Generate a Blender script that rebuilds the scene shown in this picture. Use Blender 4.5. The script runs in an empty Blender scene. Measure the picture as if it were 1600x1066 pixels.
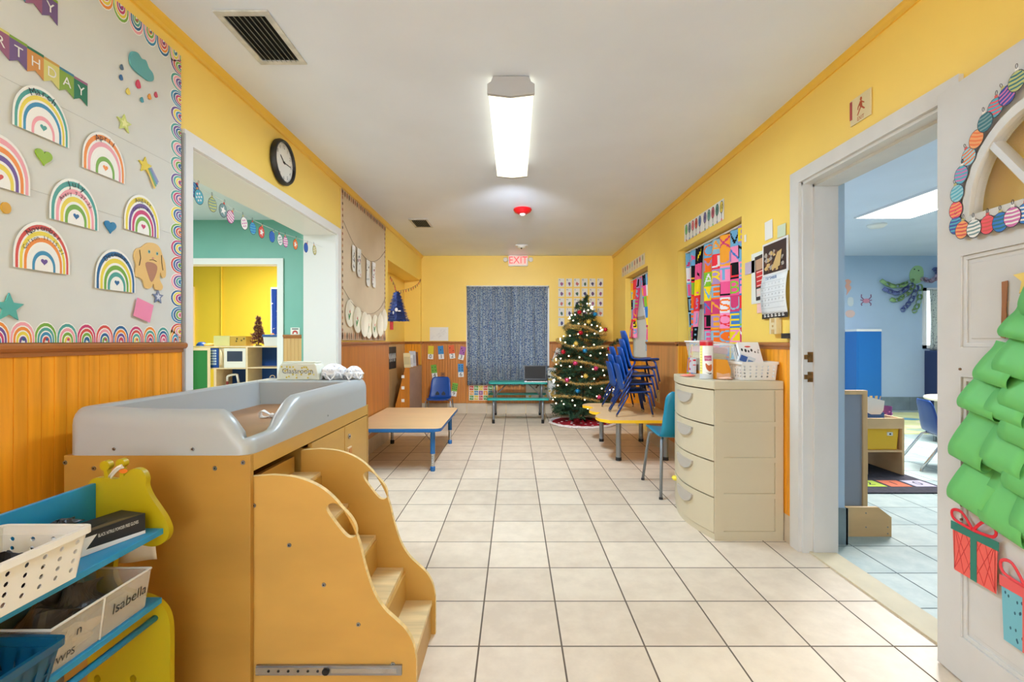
import bpy, math, random
from mathutils import Vector, Matrix
from mathutils.geometry import tessellate_polygon
from mathutils.bvhtree import BVHTree
PI = math.pi
SC = bpy.context.scene
COL = SC.collection
# ------------------------------------------------------------------ camera, world, lights, exposure
cam = bpy.data.cameras.new('camera'); camo = bpy.data.objects.new('camera', cam); COL.objects.link(camo)
camo.location = (0, 0, 1.12); camo.rotation_euler = (PI/2, 0, 0)
cam.sensor_width = 36; cam.lens = 748/1600*36; cam.shift_x = -4/1600; cam.clip_start = .02
SC.camera = camo
w = bpy.data.worlds.new('world'); SC.world = w; w.use_nodes = True
bg = w.node_tree.nodes['Background']; bg.inputs[0].default_value = (.80, .90, 1, 1); bg.inputs[1].default_value = 6
SC.view_settings.view_transform = 'Standard'; SC.view_settings.look = 'None'
SC.view_settings.gamma = 1; SC.view_settings.use_curve_mapping = False
SC.view_settings.exposure = 0.29
SC.cycles.max_bounces = 8; SC.cycles.diffuse_bounces = 6; SC.cycles.glossy_bounces = 3
SC.cycles.transparent_max_bounces = 8; SC.cycles.use_denoising = True
SC.cycles.sample_clamp_indirect = 4; SC.cycles.caustics_reflective = False; SC.cycles.caustics_refractive = False

def area_light(name, loc, rot, sx, sy, power, col=(1, 1, 1), spread=PI):
    l = bpy.data.lights.new(name, 'AREA'); l.shape = 'RECTANGLE'; l.size = sx; l.size_y = sy
    l.energy = power; l.color = col; l.spread = spread
    o = bpy.data.objects.new(name, l); o.location = loc; o.rotation_euler = rot; COL.objects.link(o); return o
# daylight through the glazed front of the room behind the photographer
area_light('daylight_front_window', (-.1, -1.9, 1.35), (PI/2, 0, 0), 2.4, 1.9, 2, (.64, .84, 1.04))
# troffers of the two neighbouring rooms
area_light('side_room_lamp', (4.08, 4.7, 2.49), (0, 0, 0), .58, 1.15, 140, (1, .99, .96))
area_light('side_room_lamp', (2.9, 2.5, 2.49), (0, 0, 0), .58, 1.15, 8, (1, .99, .96))
area_light('teal_room_lamp', (-3.4, 3.2, 2.42), (0, 0, 0), .6, 1.2, 85, (.9, .95, 1))
area_light('kitchen_room_lamp', (-3.3, 6.4, 2.42), (0, 0, 0), .6, 1.2, 70, (1, .98, .93))
# the ceiling fixture in view, then two fill lamps added for brightness
area_light('fixture_and_fill_lamp', (-.018, 2.99, 2.336), (0, 0, 0), .03, 1.1, 38, (.61, .82, 1.04))
area_light('fixture_and_fill_lamp', (-.018, 3.70, 2.28), (math.radians(56), 0, 0), .2, .14, 25, (.84, .91, 1), math.radians(112))  # added fill lamp, tilted to brighten the far end of the room
area_light('fixture_and_fill_lamp', (0, -.5, 2.33), (0, 0, 0), .2, 1.1, 3, (.64, .84, 1.04))  # unseen fill lamp added behind the photographer

# ------------------------------------------------------------------ pixel -> real plane helpers (wall coordinates read from the photograph)
F = 748.0; CX = 804.0; CY = 533.0; CH = 1.12
XL, XR, YF, ZC = -1.44, 1.525, 7.41, 2.44
def LW(px, py, X=XL):
    Y = F*X/(px-CX); return Y, CH+(CY-py)*Y/F
def RW(px, py, X=None): return LW(px, py, XR if X is None else X)
def FW(px, py, Y=YF): return (px-CX)*Y/F, CH+(CY-py)*Y/F
def AT(px, py, Y): return ((px-CX)*Y/F, Y, CH+(CY-py)*Y/F)

# ------------------------------------------------------------------ materials
def lin(c):
    c = c/255.0
    return c/12.92 if c <= .04045 else ((c+.055)/1.055)**2.4
def rgb(t): return (lin(t[0]), lin(t[1]), lin(t[2]), 1)
MATS = {}
def M(name, c, rough=.5, metal=0, grain=None, amt=.12, bump=0, alpha=1, trans=0, emit=0, coat=0, spec=.5, sss=0):
    """procedural principled material; grain = (sx, sy, sz) noise scale, mixing +-amt around the colour"""
    if name in MATS: return MATS[name]
    m = bpy.data.materials.new(name); m.use_nodes = True; nt = m.node_tree; N = nt.nodes; L = nt.links
    b = N['Principled BSDF']; b.inputs['Roughness'].default_value = rough; b.inputs['Metallic'].default_value = metal
    b.inputs['Specular IOR Level'].default_value = spec
    col = rgb(c); b.inputs['Base Color'].default_value = col
    if coat: b.inputs['Coat Weight'].default_value = coat; b.inputs['Coat Roughness'].default_value = .12
    if alpha < 1: b.inputs['Alpha'].default_value = alpha
    if trans: b.inputs['Transmission Weight'].default_value = trans
    if emit: b.inputs['Emission Color'].default_value = col; b.inputs['Emission Strength'].default_value = emit
    if grain:
        tc = N.new('ShaderNodeTexCoord'); mp = N.new('ShaderNodeMapping'); mp.inputs['Scale'].default_value = grain
        nz = N.new('ShaderNodeTexNoise'); nz.inputs['Scale'].default_value = 1; nz.inputs['Detail'].default_value = 5
        L.new(tc.outputs['Object'], mp.inputs[0]); L.new(mp.outputs[0], nz.inputs['Vector'])
        rp = N.new('ShaderNodeValToRGB'); rp.color_ramp.elements[0].position = .3; rp.color_ramp.elements[1].position = .7
        rp.color_ramp.elements[0].color = tuple(v*(1-amt) for v in col[:3])+(1,)
        rp.color_ramp.elements[1].color = tuple(min(1, v*(1+amt)) for v in col[:3])+(1,)
        L.new(nz.outputs[0], rp.inputs[0]); L.new(rp.outputs[0], b.inputs['Base Color'])
        if bump:
            bp = N.new('ShaderNodeBump'); bp.inputs['Strength'].default_value = bump; bp.inputs['Distance'].default_value = .01
            L.new(nz.outputs[0], bp.inputs['Height']); L.new(bp.outputs[0], b.inputs['Normal'])
    MATS[name] = m; return m
def C(t, rough=.55):                                   # plain coloured paper / plastic
    return M('paint_%d_%d_%d' % t, t, rough)
def tile_material(name, c1, c2, grout, size, ox, oy, g=.0055, rough=.28):
    m = bpy.data.materials.new(name); m.use_nodes = True; nt = m.node_tree; N = nt.nodes; L = nt.links
    b = N['Principled BSDF']
    def math_(op, a, bb=None):
        n = N.new('ShaderNodeMath'); n.operation = op
        for i, v in enumerate((a, bb)):
            if v is None: continue
            if isinstance(v, (int, float)): n.inputs[i].default_value = v
            else: L.new(v, n.inputs[i])
        return n.outputs[0]
    g_ = N.new('ShaderNodeNewGeometry'); sp = N.new('ShaderNodeSeparateXYZ'); L.new(g_.outputs['Position'], sp.inputs[0])
    u = math_('DIVIDE', math_('SUBTRACT', sp.outputs[0], ox), size); v = math_('DIVIDE', math_('SUBTRACT', sp.outputs[1], oy), size)
    def edge(t):
        f = math_('FRACT', t); return math_('MINIMUM', f, math_('SUBTRACT', 1, f))
    e = math_('MINIMUM', edge(u), edge(v))
    mask = N.new('ShaderNodeMapRange'); mask.inputs[1].default_value = g/size*.38; mask.inputs[2].default_value = g/size*.75
    L.new(e, mask.inputs[0])
    cmb = N.new('ShaderNodeCombineXYZ'); L.new(math_('FLOOR', u), cmb.inputs[0]); L.new(math_('FLOOR', v), cmb.inputs[1])
    wn = N.new('ShaderNodeTexWhiteNoise'); L.new(cmb.outputs[0], wn.inputs[0])
    nz = N.new('ShaderNodeTexNoise'); nz.inputs['Scale'].default_value = 9; nz.inputs['Detail'].default_value = 6; nz.inputs['Roughness'].default_value = .65
    L.new(g_.outputs['Position'], nz.inputs['Vector'])
    mixv = math_('ADD', math_('MULTIPLY', nz.outputs[0], .8), math_('MULTIPLY', wn.outputs[0], .3))
    r = N.new('ShaderNodeValToRGB'); r.color_ramp.elements[0].position = .35; r.color_ramp.elements[1].position = .75
    r.color_ramp.elements[0].color = rgb(c1); r.color_ramp.elements[1].color = rgb(c2); L.new(mixv, r.inputs[0])
    mx = N.new('ShaderNodeMix'); mx.data_type = 'RGBA'; L.new(mask.outputs[0], mx.inputs[0])
    mx.inputs[6].default_value = rgb(grout); L.new(r.outputs[0], mx.inputs[7]); L.new(mx.outputs[2], b.inputs['Base Color'])
    rr = N.new('ShaderNodeMapRange'); rr.inputs[3].default_value = .8; rr.inputs[4].default_value = rough
    L.new(mask.outputs[0], rr.inputs[0]); L.new(rr.outputs[0], b.inputs['Roughness'])
    bp = N.new('ShaderNodeBump'); bp.inputs['Strength'].default_value = .35; bp.inputs['Distance'].default_value = .002
    L.new(mask.outputs[0], bp.inputs['Height']); L.new(bp.outputs[0], b.inputs['Normal'])
    return m
def pattern_material(name, c1, c2, scale, thr=.5, rough=.85, scl=(1, 1, 1), trans=0):
    """woven print: blotches of c2 on c1"""
    if name in MATS: return MATS[name]
    m = bpy.data.materials.new(name); m.use_nodes = True; nt = m.node_tree; N = nt.nodes; L = nt.links
    b = N['Principled BSDF']; b.inputs['Roughness'].default_value = rough; b.inputs['Specular IOR Level'].default_value = .1
    tc = N.new('ShaderNodeTexCoord'); mp = N.new('ShaderNodeMapping'); mp.inputs['Scale'].default_value = scl
    vz = N.new('ShaderNodeTexVoronoi'); vz.feature = 'DISTANCE_TO_EDGE'; vz.inputs['Scale'].default_value = scale
    nz = N.new('ShaderNodeTexNoise'); nz.inputs['Scale'].default_value = scale*1.6; nz.inputs['Detail'].default_value = 3
    L.new(tc.outputs['Object'], mp.inputs[0]); L.new(mp.outputs[0], vz.inputs['Vector']); L.new(mp.outputs[0], nz.inputs['Vector'])
    ma = N.new('ShaderNodeMath'); ma.operation = 'ADD'; L.new(vz.outputs[0], ma.inputs[0]); L.new(nz.outputs[0], ma.inputs[1])
    r = N.new('ShaderNodeValToRGB'); r.color_ramp.elements[0].position = thr; r.color_ramp.elements[1].position = thr+.08
    r.color_ramp.elements[0].color = rgb(c2); r.color_ramp.elements[1].color = rgb(c1); L.new(ma.outputs[0], r.inputs[0])
    L.new(r.outputs[0], b.inputs['Base Color'])
    if trans:
        tr = N.new('ShaderNodeBsdfTranslucent'); L.new(r.outputs[0], tr.inputs[0])
        mx = N.new('ShaderNodeMixShader'); mx.inputs[0].default_value = trans
        L.new(b.outputs[0], mx.inputs[1]); L.new(tr.outputs[0], mx.inputs[2]); L.new(mx.outputs[0], N['Material Output'].inputs[0])
    MATS[name] = m; return m

YEL = M('yellow_wall_paint', (250, 214, 104), .45, grain=(1.5, 1.5, 1.5), amt=.04)
WHT = M('white_trim_paint', (226, 224, 222), .4)
CEIL = M('ceiling_paint', (220, 228, 242), .38, grain=(2, 2, 2), amt=.03, bump=.05)
BEAD = M('beadboard_orange_varnish', (238, 156, 32), .35, grain=(30, 30, 2), amt=.18)
PLY = M('plywood_varnish', (190, 118, 40), .35, grain=(25, 25, 1.6), amt=.16)
RAIL = M('chair_rail_varnish', (166, 104, 54), .3, grain=(20, 2, 20), amt=.15)
BASET = M('baseboard_tile', (205, 190, 168), .35, grain=(6, 6, 6), amt=.08)
MAPLE = M('maple_veneer', (172, 128, 54), .42, grain=(2.2, 3, 7), amt=.10)
MAPLE2 = M('pale_maple_plywood', (192, 148, 72), .42, grain=(3, 3, 7), amt=.08)
PINE = M('pine_tread', (222, 196, 144), .5, grain=(4, 40, 4), amt=.16)
EDGE = M('plywood_edge', (226, 196, 134), .6, grain=(4, 4, 60), amt=.2)
GREYP = M('grey_moulded_plastic', (168, 172, 173), .3)
CHROME = M('chrome', (190, 192, 196), .22, 1)
STEEL = M('brushed_steel', (160, 162, 165), .38, 1)
GREYPAINT = M('grey_painted_steel', (140, 144, 148), .4, .4)
BLACK = M('black_plastic', (22, 22, 24), .45)
WPL = M('white_plastic', (228, 226, 220), .4)
PAPER = M('white_paper', (232, 230, 224), .75)
BLUEPL = M('royal_blue_plastic', (12, 68, 146), .35)
BLUEED = M('blue_edge_band', (20, 96, 160), .4)
LAM = M('maple_laminate', (224, 188, 142), .35, grain=(2, 8, 2), amt=.05)
TEAL = M('teal_plastic', (30, 160, 150), .4)
TURQ = M('turquoise_chair_plastic', (10, 128, 158), .35)
YELPL = M('yellow_plastic', (240, 190, 30), .4)
BEIGEPL = M('beige_plastic', (200, 188, 160), .42)
HANDLE = M('taupe_plastic', (176, 168, 156), .35)
LIME = M('lime_painted_board', (180, 158, 12), .4)
SKYB = M('blue_painted_board', (22, 134, 180), .4)
INK = M('black_ink', (25, 24, 26), .6)
GLASS = M('window_glass', (235, 240, 240), .05, alpha=.05, spec=.4)
CLEARP = M('clear_plastic', (215, 218, 214), .25, alpha=.30)
FROST = M('frosted_glass', (170, 174, 168), .35, emit=.4)

# ------------------------------------------------------------------ mesh builder
class MB:
    def __init__(s): s.v = []; s.f = []; s.m = []; s.M = None
    def av(s, p):
        s.v.append(tuple(s.M @ Vector(p)) if s.M is not None else tuple(p)); return len(s.v)-1
    def face(s, ids, m=0): s.f.append(tuple(ids)); s.m.append(m)
    def poly(s, pts, m=0): s.face([s.av(p) for p in pts], m)
    def box(s, x0, x1, y0, y1, z0, z1, m=0):
        x0, x1 = min(x0, x1), max(x0, x1); y0, y1 = min(y0, y1), max(y0, y1); z0, z1 = min(z0, z1), max(z0, z1)
        i = [s.av(p) for p in ((x0,y0,z0),(x1,y0,z0),(x1,y1,z0),(x0,y1,z0),(x0,y0,z1),(x1,y0,z1),(x1,y1,z1),(x0,y1,z1))]
        for q in ((0,3,2,1),(4,5,6,7),(0,1,5,4),(1,2,6,5),(2,3,7,6),(3,0,4,7)): s.face([i[k] for k in q], m)
        return s
    def prism(s, pts, a, b, axis='z', m=0, holes=(), me=None):
        """extrude a 2D outline (with holes) from a to b along axis; me = edge material"""
        me = m if me is None else me
        def P(p, t):
            return {'z': (p[0], p[1], t), 'y': (p[0], t, p[1]), 'x': (t, p[0], p[1])}[axis]
        loops = [list(pts)]+[list(h) for h in holes]
        tris = tessellate_polygon([[Vector((p[0], p[1], 0)) for p in l] for l in loops])
        flat = [p for l in loops for p in l]
        A = [s.av(P(p, a)) for p in flat]; B = [s.av(P(p, b)) for p in flat]
        for t in tris:
            s.face([A[i] for i in t], m); s.face([B[i] for i in reversed(t)], m)
        k = 0
        for l in loops:
            n = len(l)
            for i in range(n): s.face((A[k+i], A[k+(i+1) % n], B[k+(i+1) % n], B[k+i]), me)
            k += n
        return s
    def sheet(s, pts, z=0, m=0, t=.0006):               # flat paper piece with a little thickness, local xy
        return s.prism(pts, z, z+t, 'z', m)
    def cyl(s, p0, p1, r0, r1=None, n=16, m=0, cap=True):
        r1 = r0 if r1 is None else r1; p0 = Vector(p0); p1 = Vector(p1); d = (p1-p0).normalized()
        a = d.orthogonal().normalized(); b = d.cross(a)
        A = [s.av(p0+(a*math.cos(2*PI*i/n)+b*math.sin(2*PI*i/n))*r0) for i in range(n)]
        B = [s.av(p1+(a*math.cos(2*PI*i/n)+b*math.sin(2*PI*i/n))*r1) for i in range(n)]
        for i in range(n): s.face((A[i], A[(i+1) % n], B[(i+1) % n], B[i]), m)
        if cap: s.face(A[::-1], m); s.face(B, m)
        return s
    def tube(s, pts, r, n=8, m=0, closed=False):
        pts = [Vector(p) for p in pts]; K = len(pts); rings = []; a = None
        for i, p in enumerate(pts):
            q0 = pts[(i-1) % K] if (closed or i > 0) else p; q1 = pts[(i+1) % K] if (closed or i < K-1) else p
            d = (q1-q0).normalized()
            a = d.orthogonal().normalized() if a is None else (a-d*a.dot(d)).normalized()
            b = d.cross(a); rr = r[i] if isinstance(r, (list, tuple)) else r
            rings.append([s.av(p+(a*math.cos(2*PI*j/n)+b*math.sin(2*PI*j/n))*rr) for j in range(n)])
        for i in range(K if closed else K-1):
            A = rings[i]; B = rings[(i+1) % K]
            for j in range(n): s.face((A[j], A[(j+1) % n], B[(j+1) % n], B[j]), m)
        if not closed: s.face(rings[0][::-1], m); s.face(rings[-1], m)
        return s
    def lathe(s, prof, c=(0, 0, 0), n=24, m=0, sx=1, sy=1):
        rings = []
        for r, z in prof:
            rings.append([s.av((c[0]+r*sx*math.cos(2*PI*j/n), c[1]+r*sy*math.sin(2*PI*j/n), c[2]+z)) for j in range(n)] if r > 1e-6 else [s.av((c[0], c[1], c[2]+z))])
        for A, B in zip(rings, rings[1:]):
            for j in range(n):
                k = (j+1) % n
                if len(A) == 1 and len(B) == 1: continue
                if len(A) == 1: s.face((A[0], B[k], B[j]), m)
                elif len(B) == 1: s.face((A[j], A[k], B[0]), m)
                else: s.face((A[j], A[k], B[k], B[j]), m)
        return s
    def grid(s, fn, nu, nv, m=0, cu=False):
        I = [[s.av(fn(i/nu, j/nv)) for j in range(nv+1)] for i in range(nu if cu else nu+1)]
        for i in range(nu):
            A = I[i]; B = I[(i+1) % nu if cu else i+1]
            for j in range(nv): s.face((A[j], B[j], B[j+1], A[j+1]), m(i, j) if callable(m) else m)
        return s
    def ball(s, c, r, n=12, m=0, sz=1):
        k = max(4, n//2)
        return s.lathe([(r*math.sin(PI*i/k), -r*sz*math.cos(PI*i/k)) for i in range(k+1)], c, n, m)
    def text(s, txt, x, y, size, z=0, m=0, align='CENTER', rot=0, t=0, squeeze=1):
        vs, fs, w_ = text_mesh(txt, align)
        c, sn = math.cos(rot), math.sin(rot); o = len(s.v)
        for (a, b) in vs:
            a *= size*squeeze; b *= size; s.av((x+a*c-b*sn, y+a*sn+b*c, z))
        for f in fs: s.face([o+i for i in f], m)
        return s
    def build(s, name, mats, parent=None, mat=None, smooth=False, bevel=0, solid=0, sub=0, auto=None):
        me = bpy.data.meshes.new(name); me.from_pydata(s.v, [], s.f)
        for q in (mats if isinstance(mats, (list, tuple)) else [mats]): me.materials.append(q)
        me.polygons.foreach_set('material_index', s.m)
        if smooth: me.polygons.foreach_set('use_smooth', [True]*len(s.f))
        me.update()
        import bmesh as _b
        if len(s.f) < 60000:
            bm = _b.new(); bm.from_mesh(me)
            if s.v and solid == 0 and bevel: _b.ops.remove_doubles(bm, verts=bm.verts, dist=1e-6)
            if not getattr(s, 'keep', False): _b.ops.recalc_face_normals(bm, faces=bm.faces)
            bm.to_mesh(me); bm.free()
        if auto: me.set_sharp_from_angle(angle=auto)
        o = bpy.data.objects.new(name, me); COL.objects.link(o)
        if parent is not None: o.parent = parent
        if mat is not None: o.matrix_local = mat
        if bevel:
            md = o.modifiers.new('bevel', 'BEVEL'); md.width = bevel; md.segments = 2; md.limit_method = 'ANGLE'; md.angle_limit = .7
        if solid:
            md = o.modifiers.new('solid', 'SOLIDIFY'); md.thickness = solid; md.offset = 0
        if sub:
            md = o.modifiers.new('sub', 'SUBSURF'); md.levels = sub; md.render_levels = sub
        return o
_TXT = {}
def text_mesh(txt, align='CENTER'):
    k = (txt, align)
    if k not in _TXT:
        cu = bpy.data.curves.new('t', 'FONT'); cu.body = txt; cu.align_x = align; cu.align_y = 'CENTER'; cu.size = 1; cu.resolution_u = 3
        o = bpy.data.objects.new('t', cu); COL.objects.link(o); dg = bpy.context.evaluated_depsgraph_get(); dg.update()
        me = bpy.data.meshes.new_from_object(o.evaluated_get(dg))
        _TXT[k] = ([(v.co.x, v.co.y) for v in me.vertices], [tuple(p.vertices) for p in me.polygons], 0)
        bpy.data.meshes.remove(me); bpy.data.objects.remove(o); bpy.data.curves.remove(cu)
    return _TXT[k]
_RAS = {}
def letter_raster(ch, nx, ny):
    if (ch, nx, ny) not in _RAS:
        vs, fs, _ = text_mesh(ch)
        x0 = min(v[0] for v in vs); x1 = max(v[0] for v in vs); y0 = min(v[1] for v in vs); y1 = max(v[1] for v in vs)
        t = BVHTree.FromPolygons([(v[0], v[1], 0) for v in vs], fs); out = set()
        for i in range(nx):
            for j in range(ny):
                u = ((i+.5)/nx-.18)/.64; v = ((j+.5)/ny-.12)/.76
                if 0 < u < 1 and 0 < v < 1 and t.ray_cast(Vector((x0+u*(x1-x0), y0+v*(y1-y0), 1)), Vector((0, 0, -1)))[0]: out.add((i, j))
        _RAS[(ch, nx, ny)] = out
    return _RAS[(ch, nx, ny)]

# ------------------------------------------------------------------ things
def tag(o, label, cat, group=None, kind=None):
    o['label'] = label; o['category'] = cat
    if group: o['group'] = group
    if kind: o['kind'] = kind
    return o
def thing(name, label, cat, loc=(0, 0, 0), rz=0, group=None, mat=None):
    o = bpy.data.objects.new(name, None); COL.objects.link(o); o.empty_display_size = .05
    if mat is not None: o.matrix_world = mat
    else: o.location = loc; o.rotation_euler = (0, 0, rz)
    return tag(o, label, cat, group)
def struct(o):
    o['kind'] = 'structure'; return o
def sroot(name, loc=(0, 0, 0)):
    o = bpy.data.objects.new(name, None); COL.objects.link(o); o.location = loc; return struct(o)
def copy_tree(o, parent=None):
    c = o.copy(); COL.objects.link(c); c.parent = parent
    for ch in list(o.children): copy_tree(ch, c)
    return c
def wall_frame(side, u, v, off=.002, rot=0, X=None, Y=None):
    """local x = right, y = up, z = out of the wall, for the left / right / far wall"""
    if side == 'L': m = Matrix(((0, 0, 1), (1, 0, 0), (0, 1, 0))); p = Vector(((XL if X is None else X)+off, u, v))
    elif side == 'R': m = Matrix(((0, 0, -1), (-1, 0, 0), (0, 1, 0))); p = Vector(((XR if X is None else X)-off, u, v))
    else: m = Matrix(((1, 0, 0), (0, 0, -1), (0, 1, 0))); p = Vector((u, (YF if Y is None else Y)-off, v))
    return Matrix.Translation(p) @ m.to_4x4() @ Matrix.Rotation(rot, 4, 'Z')
def ell(cx, cy, a, b, n=24, t0=0, t1=2*PI, closed=True):
    k = n if closed else n-1
    return [(cx+a*math.cos(t0+(t1-t0)*i/k), cy+b*math.sin(t0+(t1-t0)*i/k)) for i in range(n)]
def rect(x0, x1, y0, y1): return [(x0, y0), (x1, y0), (x1, y1), (x0, y1)]
def rrect(x0, x1, y0, y1, r, n=4):
    o = []
    for cx, cy, a in ((x1-r, y1-r, 0), (x0+r, y1-r, PI/2), (x0+r, y0+r, PI), (x1-r, y0+r, 1.5*PI)):
        o += [(cx+r*math.cos(a+PI/2*i/n), cy+r*math.sin(a+PI/2*i/n)) for i in range(n+1)]
    return o
def smooth_path(P, n=6, closed=False):
    """Catmull-Rom through the points"""
    out = []; K = len(P)
    for i in range(K if closed else K-1):
        g = lambda j: Vector(P[j % K] if closed else P[max(0, min(K-1, j))])
        a, b, c, d = g(i-1), g(i), g(i+1), g(i+2)
        for k in range(n):
            t = k/n
            q = .5*((2*b)+(c-a)*t+(2*a-5*b+4*c-d)*t*t+(-a+3*b-3*c+d)*t**3); out.append(tuple(q))
    if not closed: out.append(tuple(P[-1]))
    return out
def sstep(t): t = max(0, min(1, t)); return t*t*(3-2*t)
# ================================================================== ROOM SHELL
FLOORM = tile_material('cream_floor_tile', (210, 192, 170), (230, 214, 192), (96, 80, 66), .3042, .1735, 2.06, rough=.42)
FLOORB = tile_material('blue_grey_floor_tile', (150, 170, 170), (186, 198, 192), (70, 84, 88), .3042, .02, .18, rough=.5)
mb = MB(); mb.box(-1.69, 1.56, -2.2, 7.62, -.1, 0); mb.box(1.56, 1.69, 3.0, 7.62, -.1, 0); struct(mb.build('floor', FLOORM))
mb = MB(); mb.box(1.69, 8.2, 0, 8.0, -.1, 0); mb.box(1.56, 1.69, 0, 3.0, -.1, 0); struct(mb.build('floor', FLOORB))
mb = MB(); mb.box(-6.2, -1.69, 1.4, 8.0, -.1, 0); struct(mb.build('floor', FLOORM))
mb = MB(); mb.prism([(1.557, 1.7), (1.69, 1.7), (1.69, 2.546), (1.557, 2.546)], 0, .008); struct(mb.build('trim_1', M('marble_threshold', (206, 192, 162), .6, grain=(8, 8, 8), amt=.06)))
mb = MB(); mb.box(-1.69, 1.695, -2.2, 7.62, ZC, ZC+.1); struct(mb.build('ceiling', CEIL))
mb = MB(); mb.box(1.695, 8.2, 0, 8.0, 2.5, 2.6); struct(mb.build('ceiling', CEIL))
mb = MB(); mb.box(-6.2, -1.69, 1.4, 8.0, ZC, ZC+.1); struct(mb.build('ceiling', CEIL))

def beadboard(mb, side, u0, u1, z0, z1, X=None, pitch=.0405, t=.012, m=0):
    """vertical tongue-and-groove boards: u runs along the wall"""
    def P(u, d, z):
        if side == 'L': return ((XL if X is None else X)+d, u, z)
        if side == 'R': return ((XR if X is None else X)-d, u, z)
        return (u, (YF if X is None else X)-d, z)
    pr = []; u = u0; g = .0028
    while u < u1-1e-6:
        e = min(u+pitch, u1); pr += [(u+g*.5, t), (e-g*.5, t), (e, t-.005)]; u = e
    pr = [(u0, t)]+pr
    A = [mb.av(P(a, d, z0)) for a, d in pr]; B = [mb.av(P(a, d, z1)) for a, d in pr]
    for i in range(len(pr)-1): mb.face((A[i], A[i+1], B[i+1], B[i]), m)
    T = [mb.av(P(a, 0, z1)) for a in (u0, u1)]; mb.face((B[0], T[0], T[1], B[-1]), m)
    return mb
def rail(mb, side, u0, u1, z=1.085, h=.028, d=.03, X=None):
    prof = [(0, z-.012), (.016, z-.012), (.018, z), (d-.006, z+.004), (d, z+.012), (d, z+h-.006), (d-.006, z+h), (0, z+h)]
    if side == 'L': mb.prism([((XL if X is None else X)+a, b) for a, b in prof], u0, u1, 'y')
    elif side == 'R': mb.prism([((XR if X is None else X)-a, b) for a, b in prof], u0, u1, 'y')
    else: mb.prism([((YF if X is None else X)-a, b) for a, b in prof], u0, u1, 'x')
def tiles_base(mb, side, u0, u1, h=.155, X=None, off=0, d=.012):
    u = u0
    while u < u1-.01:
        k = math.floor((u-off)/.3042+1e-6)+1; e = min(off+k*.3042, u1)
        a, b = u+.002, e-.002
        if side == 'L': x = XL if X is None else X; mb.box(x, x+d, a, b, 0, h)
        elif side == 'R': x = XR if X is None else X; mb.box(x-d, x, a, b, 0, h)
        else: y = YF if X is None else X; mb.box(a, b, y-d, y, 0, h)
        u = e
def part(mbx, name, mats, parent, **k): return mbx.build(name, mats, parent, **k)

# ---- left wall with the wide cased opening (2.11..3.87) and the niche (5.44..7.35)
O0, O1, OZ = 2.112, 3.865, 1.985
N0, N1, NZ = 5.44, 7.33, 2.045
wl = sroot('wall_left')
mb = MB()
mb.box(-1.69, XL, -2.2, O0, 0, ZC); mb.box(-1.69, XL, O0, O1, OZ, ZC); mb.box(-1.69, XL, O1, N0, 0, ZC)
mb.box(-1.69, XL, N0, N1, NZ, ZC); mb.box(-1.69, XL, N1, 7.62, 0, ZC); mb.box(-1.75, -1.69, N0-.02, 7.62, 0, ZC)
part(mb, 'wall_face', YEL, wl)
mb = MB(); beadboard(mb, 'L', -2.2, 2.062, .155, 1.085); part(mb, 'beadboard_panel', BEAD, wl)
mb = MB(); mb.box(XL, XL+.012, 3.93, N0, .155, 1.09); part(mb, 'plywood_panel', PLY, wl)
mb = MB(); beadboard(mb, 'L', N0, N1, .155, 1.085, X=-1.69); part(mb, 'beadboard_panel', M('pale_beadboard', (206, 164, 108), .4, grain=(30, 30, 2), amt=.12), wl)
mb = MB(); beadboard(mb, 'F', -1.69, XL, .155, 1.085, X=N1); part(mb, 'beadboard_panel', BEAD, wl)
mb = MB(); rail(mb, 'L', -2.2, 2.066); rail(mb, 'L', 3.93, N0); rail(mb, 'L', N0, N1, X=-1.69, d=.02); rail(mb, 'F', -1.69, XL, X=N1, d=.02); rail(mb, 'L', N1, YF)
part(mb, 'chair_rail', RAIL, wl)
mb = MB(); tiles_base(mb, 'L', -2.2, 2.06); tiles_base(mb, 'L', 3.93, N0); part(mb, 'baseboard_tiles', BASET, wl)
# casing and jamb lining of the opening
c = sroot('trim_2'); cw = .052
mb = MB()
mb.box(XL, XL+.018, O0-cw+.006, O0+.006, 0, OZ+cw); mb.box(XL, XL+.018, O1-.006, O1+cw+.012, 0, OZ+cw)
mb.box(XL, XL+.018, O0+.0061, O1-.0061, OZ-.006, OZ+cw); part(mb, 'casing', WHT, c)
mb = MB(); mb.box(-1.70, XL+.002, O0, O0+.012, 0, OZ); mb.box(-1.70, XL+.002, O1-.012, O1, 0, OZ); mb.box(-1.70, XL+.002, O0, O1, OZ-.012, OZ); part(mb, 'jamb_lining', WHT, c)
mb = MB(); mb.box(XL+.001, XL+.022, O0-cw-.004, O0-cw+.005, .0, OZ+.03); part(mb, 'metal_corner_guard', M('dull_aluminium', (172, 170, 168), .4, .3), c)
# crown strips
mb = MB(); mb.prism([(XL, 2.395), (XL+.012, 2.395), (XL+.014, 2.41), (XL+.024, 2.425), (XL+.028, ZC), (XL, ZC)], -2.2, YF, 'y'); struct(mb.build('trim_3', M('yellow_trim_gloss', (236, 190, 70), .3)))
mb = MB(); mb.prism([(XR, 2.40), (XR-.010, 2.40), (XR-.012, 2.415), (XR-.018, 2.43), (XR-.02, ZC), (XR, ZC)], -2.2, YF, 'y'); struct(mb.build('trim_4', MATS['yellow_trim_gloss']))

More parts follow.
